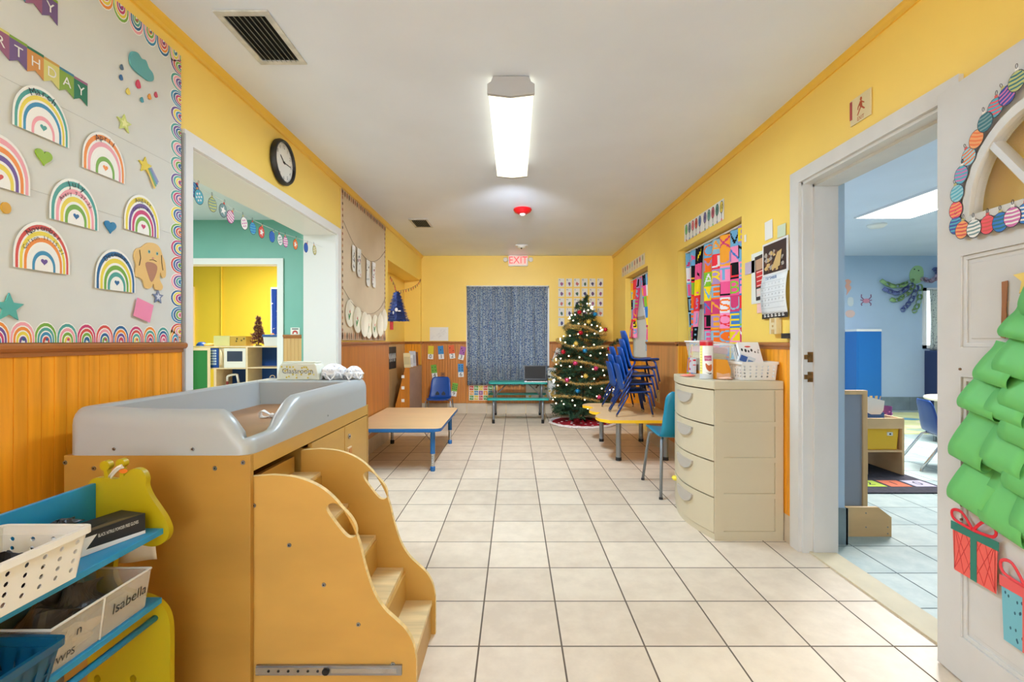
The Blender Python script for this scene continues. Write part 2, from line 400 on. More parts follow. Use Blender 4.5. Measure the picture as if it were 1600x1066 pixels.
# ---- right wall with the doorway (1.74..2.546) and two window niches
D0, D1, DZ = 1.70, 2.546, 1.965
W1 = (3.215, 4.47, 1.96); W2 = (5.48, 6.59, 1.985); ND = .115
wr = sroot('wall_right')
mb = MB()
mb.box(XR, 1.695, -2.2, D0, 0, ZC); mb.box(XR, 1.695, D0, D1, DZ, ZC); mb.box(XR, 1.695, D1, W1[0], 0, ZC)
mb.box(XR, 1.695, W1[0], W1[1], W1[2], ZC); mb.box(XR, 1.695, W1[1], W2[0], 0, ZC); mb.box(XR, 1.695, W2[0], W2[1], W2[2], ZC)
mb.box(XR, 1.695, W2[1], 7.62, 0, ZC); mb.box(XR+ND, 1.695, W1[0], W1[1], 0, .86); mb.box(XR+ND, 1.695, W2[0], W2[1], 0, .86)
part(mb, 'wall_face', YEL, wr)
mb = MB(); beadboard(mb, 'R', D1+.075, W1[0], .155, 1.085); part(mb, 'beadboard_panel', BEAD, wr)
mb = MB(); mb.box(XR-.012, XR, W1[1], W2[0], .155, 1.09); part(mb, 'plywood_panel', M('plywood_varnish_light', (214, 148, 82), .35, grain=(25, 25, 1.6), amt=.16), wr)
mb = MB(); beadboard(mb, 'R', W2[1], YF, .155, 1.085); part(mb, 'beadboard_panel', BEAD, wr)
mb = MB(); beadboard(mb, 'F', XR, XR+ND, .155, 1.085, X=W1[1]); part(mb, 'beadboard_panel', BEAD, wr)
mb = MB(); beadboard(mb, 'F', XR, XR+ND, .155, 1.085, X=W2[1]); part(mb, 'beadboard_panel', BEAD, wr)
mb = MB(); beadboard(mb, 'R', W1[0], W1[1], .155, .86, X=XR+ND); beadboard(mb, 'R', W2[0], W2[1], .155, .86, X=XR+ND); part(mb, 'beadboard_panel', BEAD, wr)
mb = MB(); rail(mb, 'R', D1+.075, W1[0]); rail(mb, 'R', W1[1], W2[0]); rail(mb, 'R', W2[1], YF); rail(mb, 'F', XR, XR+ND, X=W1[1], d=.02); rail(mb, 'F', XR, XR+ND, X=W2[1], d=.02)
part(mb, 'chair_rail', RAIL, wr)
mb = MB(); tiles_base(mb, 'R', D1+.075, W1[0]); tiles_base(mb, 'R', W1[1], W2[0]); tiles_base(mb, 'R', W2[1], YF); part(mb, 'baseboard_tiles', BASET, wr)
for n, (a, b, t) in ((2, W1), (3, W2)):
    wn = sroot('window_%d' % n)
    x = XR+ND
    mb = MB(); fr = .05
    mb.box(x-.012, x+.03, a, b, .86, .86+fr); mb.box(x-.012, x+.03, a, b, t-fr, t); mb.box(x-.012, x+.03, a, a+fr, .86, t); mb.box(x-.012, x+.03, b-fr, b, .86, t)
    mb.box(x-.008, x+.03, a, b, 1.40, 1.44); part(mb, 'window_frame', M('greyish_window_paint', (176, 172, 156), .5), wn)
    mb = MB(); mb.box(x+.008, x+.014, a+fr, b-fr, .86+fr, t-fr); part(mb, 'window_pane', FROST, wn)
# door casing, jambs, stops
c = sroot('trim_5'); mb = MB(); cw = .075
mb.prism([(D1-.004, 0), (D1+cw, 0), (D1+cw, DZ+cw-.012), (D0-cw, DZ+cw-.012), (D0-cw, 0), (D0-.004, 0), (D0-.004, DZ-.004), (D1-.004, DZ-.004)], XR-.018, XR-.0005, 'x')
part(mb, 'casing', M('worn_white_paint', (212, 210, 206), .42, grain=(6, 6, 3), amt=.05), c)
mb = MB(); mb.box(XR-.002, 1.70, D1-.018, D1, 0, DZ); mb.box(XR-.002, 1.70, D0, D0+.018, 0, DZ); mb.box(XR-.002, 1.70, D0, D1, DZ-.018, DZ)
mb.box(1.575, 1.70, D1-.032, D1-.018, 0, DZ); mb.box(1.575, 1.70, D0+.018, D0+.032, 0, DZ); mb.box(1.575, 1.70, D0, D1, DZ-.032, DZ-.018)
part(mb, 'jamb', MATS['worn_white_paint'], c)
for z in (1.035, .93):
    mb = MB(); mb.box(XR+.022, XR+.05, D1-.021, D1-.0175, z-.027, z+.027); mb.box(XR+.004, XR+.024, D1-.024, D1-.018, z-.012, z+.012)
    part(mb, 'strike_plate', M('rusty_brass', (140, 96, 48), .4, .7, grain=(60, 60, 60), amt=.4), c)
# side room return wall seen just past the jamb
BLUEW = M('pale_blue_wall_paint', (176, 198, 220), .5, grain=(2, 2, 2), amt=.03)
BLUET = M('blue_grey_wall_tile', (118, 134, 140), .4, grain=(5, 5, 5), amt=.2)
ws = sroot('wall_side_room')
mb = MB(); mb.box(1.695, 1.82, 2.64, 2.80, 0, 2.5); mb.box(1.82, 8.0, 7.75, 7.95, 0, 2.5); mb.box(8.0, 8.2, 0, 7.95, 0, 2.5); mb.box(1.695, 8.2, -.1, -.001, 0, 2.5)
mb.box(1.6955, 1.72, 2.80, 7.75, 0, 2.5); mb.box(1.6955, 1.71, .0, D0-.06, 0, 2.5); mb.box(1.6955, 1.71, 2.61, 2.64, 0, 2.5)
part(mb, 'wall_face', BLUEW, ws)
mb = MB(); mb.box(1.70, 1.83, 2.628, 2.64, 0, .20); mb.box(1.82, 1.832, 2.628, 2.8, 0, .20); part(mb, 'baseboard_tiles', BLUET, ws)
mb = MB(); tiles_base(mb, 'F', 1.82, 8.0, .215, X=7.75); part(mb, 'baseboard_tiles', BLUET, ws)

# ---- far wall with window_1
wf = sroot('wall_far'); A0, A1, AZ0, AZ1 = -.745, .535, .70, 1.975
mb = MB(); mb.box(XL-.25, A0, YF, 7.62, 0, ZC); mb.box(A1, 1.695, YF, 7.62, 0, ZC); mb.box(A0, A1, YF, 7.62, 0, AZ0); mb.box(A0, A1, YF, 7.62, AZ1, ZC)
part(mb, 'wall_face', YEL, wf)
mb = MB(); beadboard(mb, 'F', XL, A0-.002, .155, 1.085); beadboard(mb, 'F', A0-.002, A1+.002, .155, AZ0-.002); beadboard(mb, 'F', A1+.002, XR, .155, 1.085); part(mb, 'beadboard_panel', M('beadboard_far', (196, 124, 52), .38, grain=(30, 30, 2), amt=.18), wf)
mb = MB(); rail(mb, 'F', XL, A0-.002, d=.022); rail(mb, 'F', A1+.002, XR, d=.022); part(mb, 'chair_rail', RAIL, wf)
mb = MB(); tiles_base(mb, 'F', XL, XR, .16, off=.1735); part(mb, 'baseboard_tiles', BASET, wf)
wn = sroot('window_1')
mb = MB(); f = .03
for q in ((A0, A0+f, AZ0, AZ1), (A1-f, A1, AZ0, AZ1), (A0, A1, AZ0, AZ0+f), (A0, A1, AZ1-f, AZ1), (-.125, -.085, AZ0, AZ1)): mb.box(q[0], q[1], YF-.004, YF+.07, q[2], q[3])
part(mb, 'window_frame', WHT, wn)
mb = MB(); mb.box(A0+f, A1-f, YF+.04, YF+.046, AZ0+f, AZ1-f); part(mb, 'window_pane', GLASS, wn)
# ---- front end of the room, behind the photographer: glazed wall
wb = sroot('wall_front')
mb = MB(); mb.box(-1.69, -1.3, -2.3, -2.2, 0, ZC); mb.box(1.1, 1.695, -2.3, -2.2, 0, ZC); mb.box(-1.3, 1.1, -2.3, -2.2, 0, .4); mb.box(-1.3, 1.1, -2.3, -2.2, 2.3, ZC)
part(mb, 'wall_face', YEL, wb)
mb = MB(); mb.box(-1.3, 1.1, -2.26, -2.254, .4, 2.3); part(mb, 'window_pane', GLASS, wb)
# ---- teal room beyond the opening and the yellow room behind it
TEALW = M('teal_wall_paint', (120, 178, 164), .5, grain=(2, 2, 2), amt=.05)
wt = sroot('wall_teal_room'); TY = 5.22; TX0, TX1, TZ = -3.75, -2.575, 1.96
mb = MB(); mb.box(-6.2, TX0, TY, TY+.12, 0, ZC); mb.box(TX1, -1.751, TY, TY+.12, 0, ZC); mb.box(TX0, TX1, TY, TY+.12, TZ, ZC); mb.box(-6.3, -6.2, 1.4, 8.0, 0, ZC); mb.box(-6.2, -1.69, 1.3, 1.4, 0, ZC)
mb.box(-1.72, -1.6905, O1+.001, TY+.12, 0, ZC)
part(mb, 'wall_face', TEALW, wt)
mb = MB(); beadboard(mb, 'F', TX1+.06, -1.72, .155, 1.16, X=TY); part(mb, 'beadboard_panel', MATS['pale_beadboard'], wt)
mb = MB(); rail(mb, 'F', TX1+.06, -1.72, z=1.16, X=TY); part(mb, 'chair_rail', RAIL, wt)
mb = MB(); k = .06
mb.box(TX0-k, TX0+.006, TY-.018, TY+.13, 0, TZ+k); mb.box(TX1-.006, TX1+k, TY-.018, TY+.13, 0, TZ+k); mb.box(TX0+.006, TX1-.006, TY-.018, TY+.13, TZ-.006, TZ+k); part(mb, 'casing', WHT, wt)
YEL2 = M('bright_yellow_wall_paint', (246, 212, 70), .5)
wy = sroot('wall_yellow_room'); mb = MB(); mb.box(-6.2, -1.751, 7.8, 8.0, 0, ZC); mb.box(-1.80, -1.751, TY+.12, 7.8, 0, ZC); part(mb, 'wall_face', YEL2, wy)
mb = MB(); mb.cyl((AT(346, 0, 7.78)[0], 7.78, .9), (AT(346, 0, 7.78)[0], 7.78, ZC), .012, n=8); part(mb, 'conduit', YEL2, wy)
x0, x1 = AT(288, 0, 7.78)[0], AT(303, 0, 7.78)[0]
mb = MB(); mb.box(x0-.7, x1, 7.76, 7.8, 0, 2.0); struct(mb.build('door_2', M('cream_door_paint', (232, 214, 180), .5)))
# ================================================================== FURNITURE OF THE MAIN ROOM
def screw(parent, p, n=(0, -1, 0), r=.0075):
    mb = MB(); p = Vector(p); n = Vector(n); mb.cyl(p-n*.002, p+n*.0025, r, r*.8, 12); mb.cyl(p+n*.0024, p+n*.003, r*.35, n=6, m=1)
    return mb.build('screw', [STEEL, BLACK], parent)
# ---- changing table -------------------------------------------------
BX0, BX1, BY0, BY1, WZ, GZ = -1.365, -.80, 1.45, 2.62, .773, .92
ct = thing('changing_table', 'maple toddler changing table with a grey moulded basin top and pull-out steps', 'changing table', (0, 0, 0))
t = .018
mb = MB(); mb.box(BX0, BX1, BY0, BY0+t, 0, WZ); mb.build('end_panel', MAPLE, ct, bevel=.0015)
mb = MB(); mb.box(BX0, BX1, BY1-t, BY1, 0, WZ); mb.build('end_panel', MAPLE, ct)
mb = MB(); mb.box(BX0, BX0+t, BY0+t, BY1-t, 0, WZ); mb.build('back_panel', MAPLE, ct)
mb = MB(); mb.box(BX0+t, BX1, 1.87, 1.87+t, .06, .70); mb.build('divider', MAPLE2, ct)
mb = MB(); mb.box(BX1-.02, BX1, BY0+t, BY1-t, .722, WZ); mb.build('front_rail', MAPLE2, ct); mb = MB(); mb.box(BX1-.05, BX1-.03, 1.888, BY1-t, .0, .07); mb.build('toe_kick', MAPLE2, ct); mb = MB(); mb.box(BX0+t, BX1-.021, BY0+t, BY1-t, .755, WZ-.001); mb.build('deck', MAPLE2, ct)
mb = MB(); mb.box(BX0+t, BX1-.02, 1.888, BY1-t, .06, .078); mb.box(BX0+t, BX1-.05, 1.888, BY1-t, .36, .376); mb.build('inner_shelf', MAPLE2, ct)
for a, b in ((1.892, 2.252), (2.258, 2.598)):
    mb = MB(); mb.box(BX1-.018, BX1, a, b, .08, .716); d = mb.build('door', MAPLE2, ct, bevel=.002)
    if b > 2.5:
        mb = MB(); mb.cyl((BX1, 2.31, .66), (BX1+.006, 2.31, .66), .012, n=16); mb.cyl((BX1+.006, 2.31, .66), (BX1+.008, 2.31, .66), .004, n=8, m=1); mb.build('lock', [CHROME, BLACK], d)
        mb = MB(); mb.box(BX1, BX1+.009, 2.28, 2.33, .57, .61); mb.box(BX1+.009, BX1+.011, 2.286, 2.324, .576, .604, 1); mb.build('latch_pull', [M('pale_wood_pull', (222, 192, 150), .5), PLY], d, bevel=.001)
for px, py in ((102, 723), (147, 732), (336, 732), (380, 723)):
    x, y, z = AT(px, py, BY0); screw(ct, (x, BY0, z))
# grey basin: one surface swept round the rounded rectangle, height varies along the front dip
def dip(x, y):
    full = GZ-WZ-.002
    if x > BX1-.02 and y < 1.85:                        # front side
        k = sstep((y-1.60)/.22); return .048+(full-.048)*k
    if y < BY0+.05 and x > -.91: return full-.008-(full-.056)*sstep((x+.91)/.10)
    if y < BY0+.05: return full-.008*sstep((x+1.3)/.2)
    return full
def basin():
    mb = MB(); r = .045
    corners = [(BX1-r, BY0+r, -PI/2), (BX1-r, BY1-r, 0), (BX0+r, BY1-r, PI/2), (BX0+r, BY0+r, PI)]
    P = []
    for k, (cx, cy, a) in enumerate(corners):
        for i in range(9): an = a+PI/2*i/8; P.append(((cx+r*math.cos(an), cy+r*math.sin(an)), (math.cos(an), math.sin(an))))
        nx, ny, na = corners[(k+1) % 4]; an = a+PI/2
        q0 = (cx+r*math.cos(an), cy+r*math.sin(an)); q1 = (nx+r*math.cos(na), ny+r*math.sin(na)); K = 34 if k % 2 == 0 else 22
        for i in range(1, K): P.append(((q0[0]+(q1[0]-q0[0])*i/K, q0[1]+(q1[1]-q0[1])*i/K), (math.cos(an), math.sin(an))))
    rows = []
    for (p, n) in P:
        h = dip(*p); far = sstep((p[1]-2.35)/.2)
        rr = min(.055, h*.7); row = [(0, 0), (0, h-rr)]
        for j in range(1, 6): a = PI/2*j/5; row.append((rr*.62*(1-math.cos(a)), h-rr+rr*math.sin(a)))
        wdt = rr*.62+.014+(.11 if (p[1] > BY1-.02 and abs(n[1]) > .5) else 0)
        row += [(wdt, h-.002), (wdt+.008, h-.010), (wdt+.022, .025), (wdt+.03, .012)]
        pts = []
        for d, z in row:
            x = p[0]-n[0]*d; y = p[1]-n[1]*d
            pts.append((x, y, WZ+z))
        rows.append(pts)
    K = len(rows); I = [[mb.av(q) for q in rw] for rw in rows]
    for i in range(K):
        A = I[i]; B = I[(i+1) % K]
        for j in range(len(A)-1): mb.face((A[j], A[j+1], B[j+1], B[j]))
    mb.face([rw[-1] for rw in I], 0)
    mb.face([rw[0] for rw in I][::-1], 0)
    b = mb.build('basin_top', GREYP, ct, smooth=True, auto=.6)
    return b
bs = basin()
for px, py in ((178, 702), (301, 702)):
    x, y, z = AT(px, py, BY0); screw(bs, (x, BY0, z), r=.006)
screw(bs, (BX1, 2.05, .80), (1, 0, 0), .005)
mb = MB(); mb.prism(rrect(BX0+.085, BX1-.07, BY0+.085, BY1-.19, .03), .7845, .80, 'z'); mb.build('basin_mat', M('brown_vinyl_mat', (150, 104, 62), .4, grain=(6, 6, 6), amt=.15), ct)
# ---- pull-out steps
SY0, SY1 = 1.47, 1.845; st = .018
outl = [(-.815, .0), (-.815, .703), (-.745, .708), (-.67, .70), (-.60, .672), (-.545, .625), (-.505, .565), (-.478, .50), (-.458, .42), (-.432, .345), (-.40, .295), (-.365, .262), (-.335, .232), (-.312, .19), (-.302, .14), (-.302, 0)]
sm = [outl[0], outl[1]]+smooth_path(outl[2:15], 4)+[(-.302, 0)]
hole = smooth_path([(-.577, .612), (-.560, .622), (-.540, .615), (-.505, .580), (-.488, .548), (-.488, .522), (-.505, .515), (-.525, .528), (-.562, .575), (-.577, .598)], 3, True)
for y in (SY0, SY1-st):
    mb = MB(); mb.prism(sm, y, y+st, 'y', 0, [hole], 1); p_ = mb.build('step_side_panel', [MAPLE2, EDGE], ct, auto=.6)
    if y == SY0:
        for px, py in ((397, 790), (452, 852), (506, 914), (560, 976), (614, 1038)):
            x, yy, z = AT(px, py, y); screw(p_, (x, y, z))
        mb = MB(); mb.box(-.79, -.345, y-.008, y, .098, .128); mb.box(-.79, -.57, y-.011, y-.006, .102, .124, 1); mb.box(-.56, -.36, y-.010, y-.006, .106, .120, 1)
        for i in range(7): mb.cyl((-.75+i*.03, y-.012, .113), (-.75+i*.03, y-.010, .113), .004, n=8, m=2)
        mb.cyl((-.575, y-.016, .113), (-.575, y-.006, .113), .011, n=10, m=2); mb.build('drawer_slide', [STEEL, CHROME, BLACK], ct)
for x1, z in ((-.315, .13), (-.425, .255), (-.53, .38), (-.635, .50), (-.74, .62)):
    mb = MB(); mb.box(x1-.115, x1, SY0+st, SY1-st, z-.018, z, 0); mb.box(x1-.115, x1-.10, SY0+st, SY1-st, z, z+.108 if z < .6 else z+.06, 1); mb.build('tread', [PINE, MAPLE2], ct)
mb = MB(); mb.box(-.333, -.318, SY0+st, SY1-st, 0, .112); mb.build('toe_board', MAPLE2, ct)

# ---- things on the changing table
bow = thing('hair_bow', 'small white ribbon bow lying in the grey basin', 'bow', AT(425, 656, 2.0)[:2]+(.8005,), .2)
for s in (-1, 1):
    mb = MB()
    tp2 = smooth_path([(.004, .010), (.018, .020), (.036, .030), (.046, .022), (.043, .006), (.026, .002), (.004, .008)], 4)
    def rib(u, v, s=s):
        k = u*(len(tp2)-1); i = min(int(k), len(tp2)-2); f = k-i; a = tp2[i][0]+(tp2[i+1][0]-tp2[i][0])*f; b_ = tp2[i][1]+(tp2[i+1][1]-tp2[i][1])*f
        return (s*a, (v-.5)*(.010+.034*min(1, a/.04)), b_)
    mb.grid(rib, 24, 4); mb.build('loop', M('white_ribbon', (240, 238, 234), .5), bow, smooth=True, solid=.002)
mb = MB(); mb.ball((0, 0, .009), .010, 10); mb.build('knot', MATS['white_ribbon'], bow, smooth=True)
LED = GZ-.003
wp = thing('wipes_box', 'white plastic wipes box with yellow dots marked Classroom on the changing table rim', 'wipes box', (-1.13, 2.545, LED), -.04)
mb = MB(); prof = [(-.115, 0), (.115, 0), (.098, .075), (.088, .085), (-.088, .085), (-.098, .075)]
mb.prism(prof, -.045, .045, 'y'); mb.build('box', M('pearl_white_plastic', (224, 224, 208), .35), wp, bevel=.004)
mb = MB(); mb.box(-.09, .09, -.036, .036, .085, .094); mb.build('lid', MATS['pearl_white_plastic'], wp, bevel=.003)
random.seed(5); mb = MB()
for _ in range(30):
    z = random.uniform(.01, .07); x = random.uniform(-.095, .095)*(1-z*1.2); mb.M = Matrix.Translation((0, -.0455, 0)) @ Matrix.Rotation(PI/2, 4, 'X'); mb.sheet(ell(x, z, .005, .005, 8), 0, random.choice((0, 0, 1)))
mb.build('dots', [C((214, 190, 70)), C((226, 214, 130))], wp)
mb = MB(); mb.M = Matrix.Translation((0, -.0465, 0)) @ Matrix.Rotation(PI/2, 4, 'X'); mb.text('Classroom', 0, .045, .038, 0.0006); mb.build('lettering', C((120, 120, 122)), wp)
def nappy(loc, rz, label, sx, sc=1):
    random.seed(int(abs(loc[0])*1000)); ph = [random.uniform(0, 6) for _ in range(6)]
    th = thing('diaper', label, 'diaper', loc, rz, None); mb = MB()
    def fn(u, v):
        a = 2*PI*u; b = PI*v; r = 1+.13*math.sin(3*a+ph[0])*math.sin(b)+.09*math.sin(7*a+ph[1]+4*b)+.08*math.sin(9*b+ph[2])
        return (sx*r*math.cos(a)*math.sin(b), .05*sc*r*math.sin(a)*math.sin(b), max(.001, .038*sc-.040*sc*math.cos(b)*(1+.15*math.sin(5*a+ph[3]))))
    mb.grid(fn, 40, 20, cu=True); mb.build('padding', M('diaper_white', (232, 232, 234), .85, grain=(60, 60, 60), amt=.05, bump=.5), th, smooth=True)
    mb = MB(); mb.tube([(sx*math.cos(a)*.97, .055*sc*math.sin(a), .02+.02*math.sin(5*a)) for a in [2*PI*i/24 for i in range(24)]], .005, 6, closed=True); mb.build('ruffle', MATS['diaper_white'], th, smooth=True)
    mb = MB()
    for _ in range(26):
        u, v = random.uniform(.5, 1), random.uniform(.25, .75); p = Vector(fn(u, v)); mb.ball(p*1.0+Vector((0, -.001, 0)), .0022, 6)
    mb.build('print', C((110, 130, 170)), th)
nappy((-.962, 2.54, LED), .1, 'crumpled patterned diaper between the wipes box and another diaper', .060)
nappy((-.855, 2.545, LED), -.2, 'unfolded white diaper at the right end of the changing table rim', .044, .85)
pc = thing('pacifier', 'small clear pacifier on the changing table rim left of the wipes box', 'pacifier', (-1.29, 2.55, LED), .3)
mb = MB(); mb.cyl((0, 0, 0), (0, 0, .006), .018, n=16); mb.build('shield', CLEARP, pc)
mb = MB(); mb.tube([(.012*math.cos(a), 0, .008+.012*math.sin(a)) for a in [PI*i/10 for i in range(11)]], .002, 6); mb.build('ring', M('tan_plastic', (200, 170, 120), .4), pc)

# ---- hippo-shaped shelf unit -----------------------------------------
hs = thing('childrens_shelf', 'yellow animal-shaped shelf unit with blue shelves in front of the changing table', 'shelf', (0, 0, 0))
HY0, HY1 = .46, 1.285
def hp(zx, zy): x, y, z = AT(zx/2.9125, 700+zy/2.9125, HY1); return (x, z)

prof = smooth_path([hp(*q) for q in ((398, 200), (402, 165), (425, 140), (462, 136), (497, 140), (532, 142), (560, 132), (585, 104), (620, 95), (650, 108), (665, 140), (664, 175), (684, 222), (720, 275), (752, 325), (770, 375), (760, 415), (730, 440), (690, 450), (620, 440), (570, 450), (540, 470), (520, 510), (515, 560), (525, 610), (560, 645), (620, 665), (675, 680), (715, 698), (750, 735), (768, 780), (775, 850), (775, 1000), (775, 1400))], 4)
xb = hp(398, 0)[0]
prof = prof+[(hp(775, 0)[0], 0), (xb, 0)]
holes = [ell(hp(q, 0)[0], hp(0, 1052)[1], .009, .011, 12) for q in (443, 606)]
ORO = M('orange_paint', (226, 120, 30), .5)
for y in (HY0, HY1):
    mb = MB(); mb.prism(prof, y, y+.016, 'y', 0, holes); 
    for (cx, cy, r_) in ((475, 82, .0132), (546, 72, .0122)):
        x, z = hp(cx, cy); mb.prism(ell(x, z, r_, r_, 20), y, y+.016, 'y')
        x2, z2 = hp(cx+10, 160); mb.prism([(x2-.006, z2), (x2+.006, z2), (x+.004, z), (x-.004, z)], y+.001, y+.015, 'y')
    mb.build('side_panel', LIME, hs, auto=.6)
SH1, SH2 = .618, .433; XB = hp(438, 0)[0]; XF = hp(745, 0)[0]
mb = MB(); mb.box(XB-.012, XB, HY0+.016, HY1, SH1-.018, hp(0, 160)[1]); mb.build('back_rail', SKYB, hs, bevel=.002)
for z, xf in ((SH1, XF), (SH2, XF-.004)):
    mb = MB(); mb.box(XB, xf, HY0+.016, HY1, z-.016, z); mb.build('shelf', SKYB, hs, bevel=.002)
mb = MB(); mb.box(XB-.012, XB, HY0+.016, HY1, SH2-.016, SH2+.10); mb.build('back_rail', SKYB, hs)
mb = MB(); x, z = hp(705, 775); mb.cyl((x, HY0+.016, z), (x, HY1, z), .0085, n=14); mb.build('rail', SKYB, hs, smooth=True)
mb = MB(); mb.box(XB, XF-.004, HY0+.016, HY1, .12, .136); mb.build('shelf', SKYB, hs)

def holed_wall(mb, u0, u1, z0, z1, nu, nz, r, fn, m=0, hm=None, shape='round', dz0=.0, thick=.0022):
    """wall strip in (u, z) with open holes, mapped to 3D by fn(u, z, depth)"""
    hl = []
    du = (u1-u0)/nu; dz = (z1-z0-dz0)/nz
    for i in range(nu):
        for j in range(nz):
            cu, cz = u0+du*(i+.5), z0+dz*(j+.5)
            hl.append(ell(cu, cz, r, r, 8) if shape == 'round' else rect(cu-r*.45, cu+r*.45, cz-r*1.3, cz+r*1.3))
    loops = [rect(u0, u1, z0, z1)]+hl
    tris = tessellate_polygon([[Vector((p[0], p[1], 0)) for p in l] for l in loops])
    flat = [p for l in loops for p in l]
    A = [mb.av(fn(p[0], p[1], 0)) for p in flat]; B = [mb.av(fn(p[0], p[1], thick)) for p in flat]
    for t_ in tris: mb.face([A[i] for i in t_], m); mb.face([B[i] for i in t_[::-1]], m)
    k = 0
    for l in loops:
        n = len(l)
        for i in range(n): mb.face((A[k+i], A[k+(i+1) % n], B[k+(i+1) % n], B[k+i]), m)
        k += n
def basket(name, label, loc, lx, ly, h, mat, holes=(9, 4), r=.005, flare=.012, rz=0, shape='round', scoop=False):
    """rectangular perforated basket: parts = wall_panel x4, bottom, rim"""
    th = thing(name, label, 'basket', loc, rz)
    nx, nz = holes
    for k in range(4):
        L_ = lx if k % 2 == 0 else ly; D = (ly if k % 2 == 0 else lx)/2
        mb = MB(); mb.M = Matrix.Rotation(PI/2*k, 4, 'Z')
        n = max(3, int(nx*L_/max(lx, ly)))
        def fn(u, z, d, D=D, L_=L_): s_ = (z/h)*flare; return (u*(1+2*s_/L_), -(D+s_)+d, z)
        holed_wall(mb, -L_/2, L_/2, .012, h-.018, n, nz, r, fn, shape=shape)
        mb.poly([fn(-L_/2, 0, 0), fn(L_/2, 0, 0), fn(L_/2, .012, 0), fn(-L_/2, .012, 0)])
        mb.poly([fn(-L_/2, h-.018, 0), fn(L_/2, h-.018, 0), fn(L_/2, h, 0), fn(-L_/2, h, 0)])
        mb.build('wall_panel', mat, th)
    mb = MB(); mb.box(-lx/2, lx/2, -ly/2, ly/2, 0, .003); mb.build('bottom', mat, th)
    f = flare; o_ = rrect(-lx/2-f-.008, lx/2+f+.008, -ly/2-f-.008, ly/2+f+.008, .016); i_ = rrect(-lx/2-f+.001, lx/2+f-.001, -ly/2-f+.001, ly/2+f-.001, .010)
    mb = MB(); mb.prism(o_, h-.004, h, 'z', 0, [i_]); mb.prism(o_, h-.014, h-.004, 'z', 0, [[(x*.985, y*.985) for x, y in o_]]); mb.build('rim', mat, th)
    return th
wbk = basket('plastic_basket', 'white perforated plastic basket on the top blue shelf', (-1.008, .835, SH1+.001), .155, .36, .105, WPL, (11, 4), .0048, .014)
def crumple(name, label, cat, loc, sx, sy, sz, mat, seed=1, n=36, amp=.22, partname='folds', extra=None):
    rnd = random.Random(seed); P_ = [(rnd.uniform(1, 6), rnd.uniform(1, 7), rnd.uniform(0, 6)) for _ in range(7)]
    th = thing(name, label, cat, loc); mb = MB()
    def fn(u, v):
        a = 2*PI*u; b = PI*v; r = 1
        for i, (p, q, o_) in enumerate(P_): r += amp/(1+i*.5)*math.sin(round(p)*a+q*b+o_)*math.sin(b)
        return (sx*r*math.cos(a)*math.sin(b), sy*r*math.sin(a)*math.sin(b), max(0, sz*(1-math.cos(b))*.5*(1+.15*math.sin(3*a+b*5))))
    mb.grid(fn, n, n//2, cu=True); mb.build(partname, mat, th, smooth=False)
    if extra: extra(th)
    return th
BAGM = M('grey_clear_bag', (120, 116, 116), .15, alpha=.75, grain=(20, 20, 20), amt=.5)
crumple('plastic_bag', 'crumpled grey plastic bag stuffed in the white basket', 'bag', (-1.008, .775, SH1+.086), .055, .085, .075, BAGM, 3)
crumple('dark_cloth', 'dark cloth at the far end of the white basket', 'cloth', (-1.005, .945, SH1+.006), .058, .05, .07, M('charcoal_cloth', (40, 40, 44), .9), 61, 24)
tg = thing('red_toy', 'red item at the bottom of the white basket, seen through its holes', 'toy', (-1.008, .775, SH1+.006)); mb = MB(); mb.box(-.060, .066, -.10, .10, 0, .078); mb.build('body', C((200, 30, 40)), tg, bevel=.01)
# box of gloves
gb = thing('glove_box', 'black and white box of nitrile gloves on the top blue shelf beside the white basket', 'box', (-1.035, 1.152, SH1+.001), -.28)
gx, gy, gz = .085, .225, .052
mb = MB(); mb.box(-gx/2, gx/2, -gy/2, gy/2, 0, gz, 0); mb.poly([(gx/2+.0005, -gy/2, .0), (gx/2+.0005, -.035, 0), (gx/2+.0005, .0, gz*.8), (gx/2+.0005, -gy/2, gz*.8)], 1)
mb.poly([(-gx/2, -gy/2-.0005, 0), (gx/2, -gy/2-.0005, 0), (gx/2, -gy/2-.0005, gz*.8), (-gx/2, -gy/2-.0005, gz*.8)], 1)
mb.poly([(gx/2+.0006, -gy/2+.06, 0), (gx/2+.0006, gy/2, 0), (gx/2+.0006, gy/2, .008), (gx/2+.0006, -gy/2+.03, .016)], 1)
mb.poly([(-gx/2, -gy/2, gz+.0005), (gx/2, -gy/2, gz+.0005), (gx/2, -gy/2+.07, gz+.0005), (-gx/2, -gy/2+.03, gz+.0005)], 1)
mb.poly([(gx/2-.02, -gy/2+.08, gz+.0006), (gx/2-.004, -gy/2+.08, gz+.0006), (gx/2-.004, gy/2-.01, gz+.0006), (gx/2-.02, gy/2-.05, gz+.0006)], 2)
mb.build('carton', [C((28, 28, 30)), C((226, 228, 230)), C((96, 80, 52))], gb)
mb = MB(); mb.M = Matrix(((0, 0, 1, gx/2+.0012), (1, 0, 0, 0), (0, 1, 0, 0), (0, 0, 0, 1)))
mb.text('BLACK NITRILE POWDER FREE GLOVES', .048, .036, .0115, squeeze=.46); mb.build('lettering', PAPER, gb)
mb = MB(); mb.M = Matrix(((0, 0, 1, gx/2+.0012), (1, 0, 0, 0), (0, 1, 0, 0), (0, 0, 0, 1))); mb.text('VE', -.062, .026, .024); mb.M = None
mb.build('lettering', INK, gb)
mb = MB(); mb.prism(ell(0, .0, .018, .05, 16), gz+.0006, gz+.0012); mb.build('opening', C((10, 10, 10)), gb)
crumple('black_glove', 'black glove spilling out of the glove box', 'glove', (-1.075, 1.13, SH1+gz+.003), .022, .045, .022, M('black_nitrile', (24, 24, 26), .35), 9, 24)
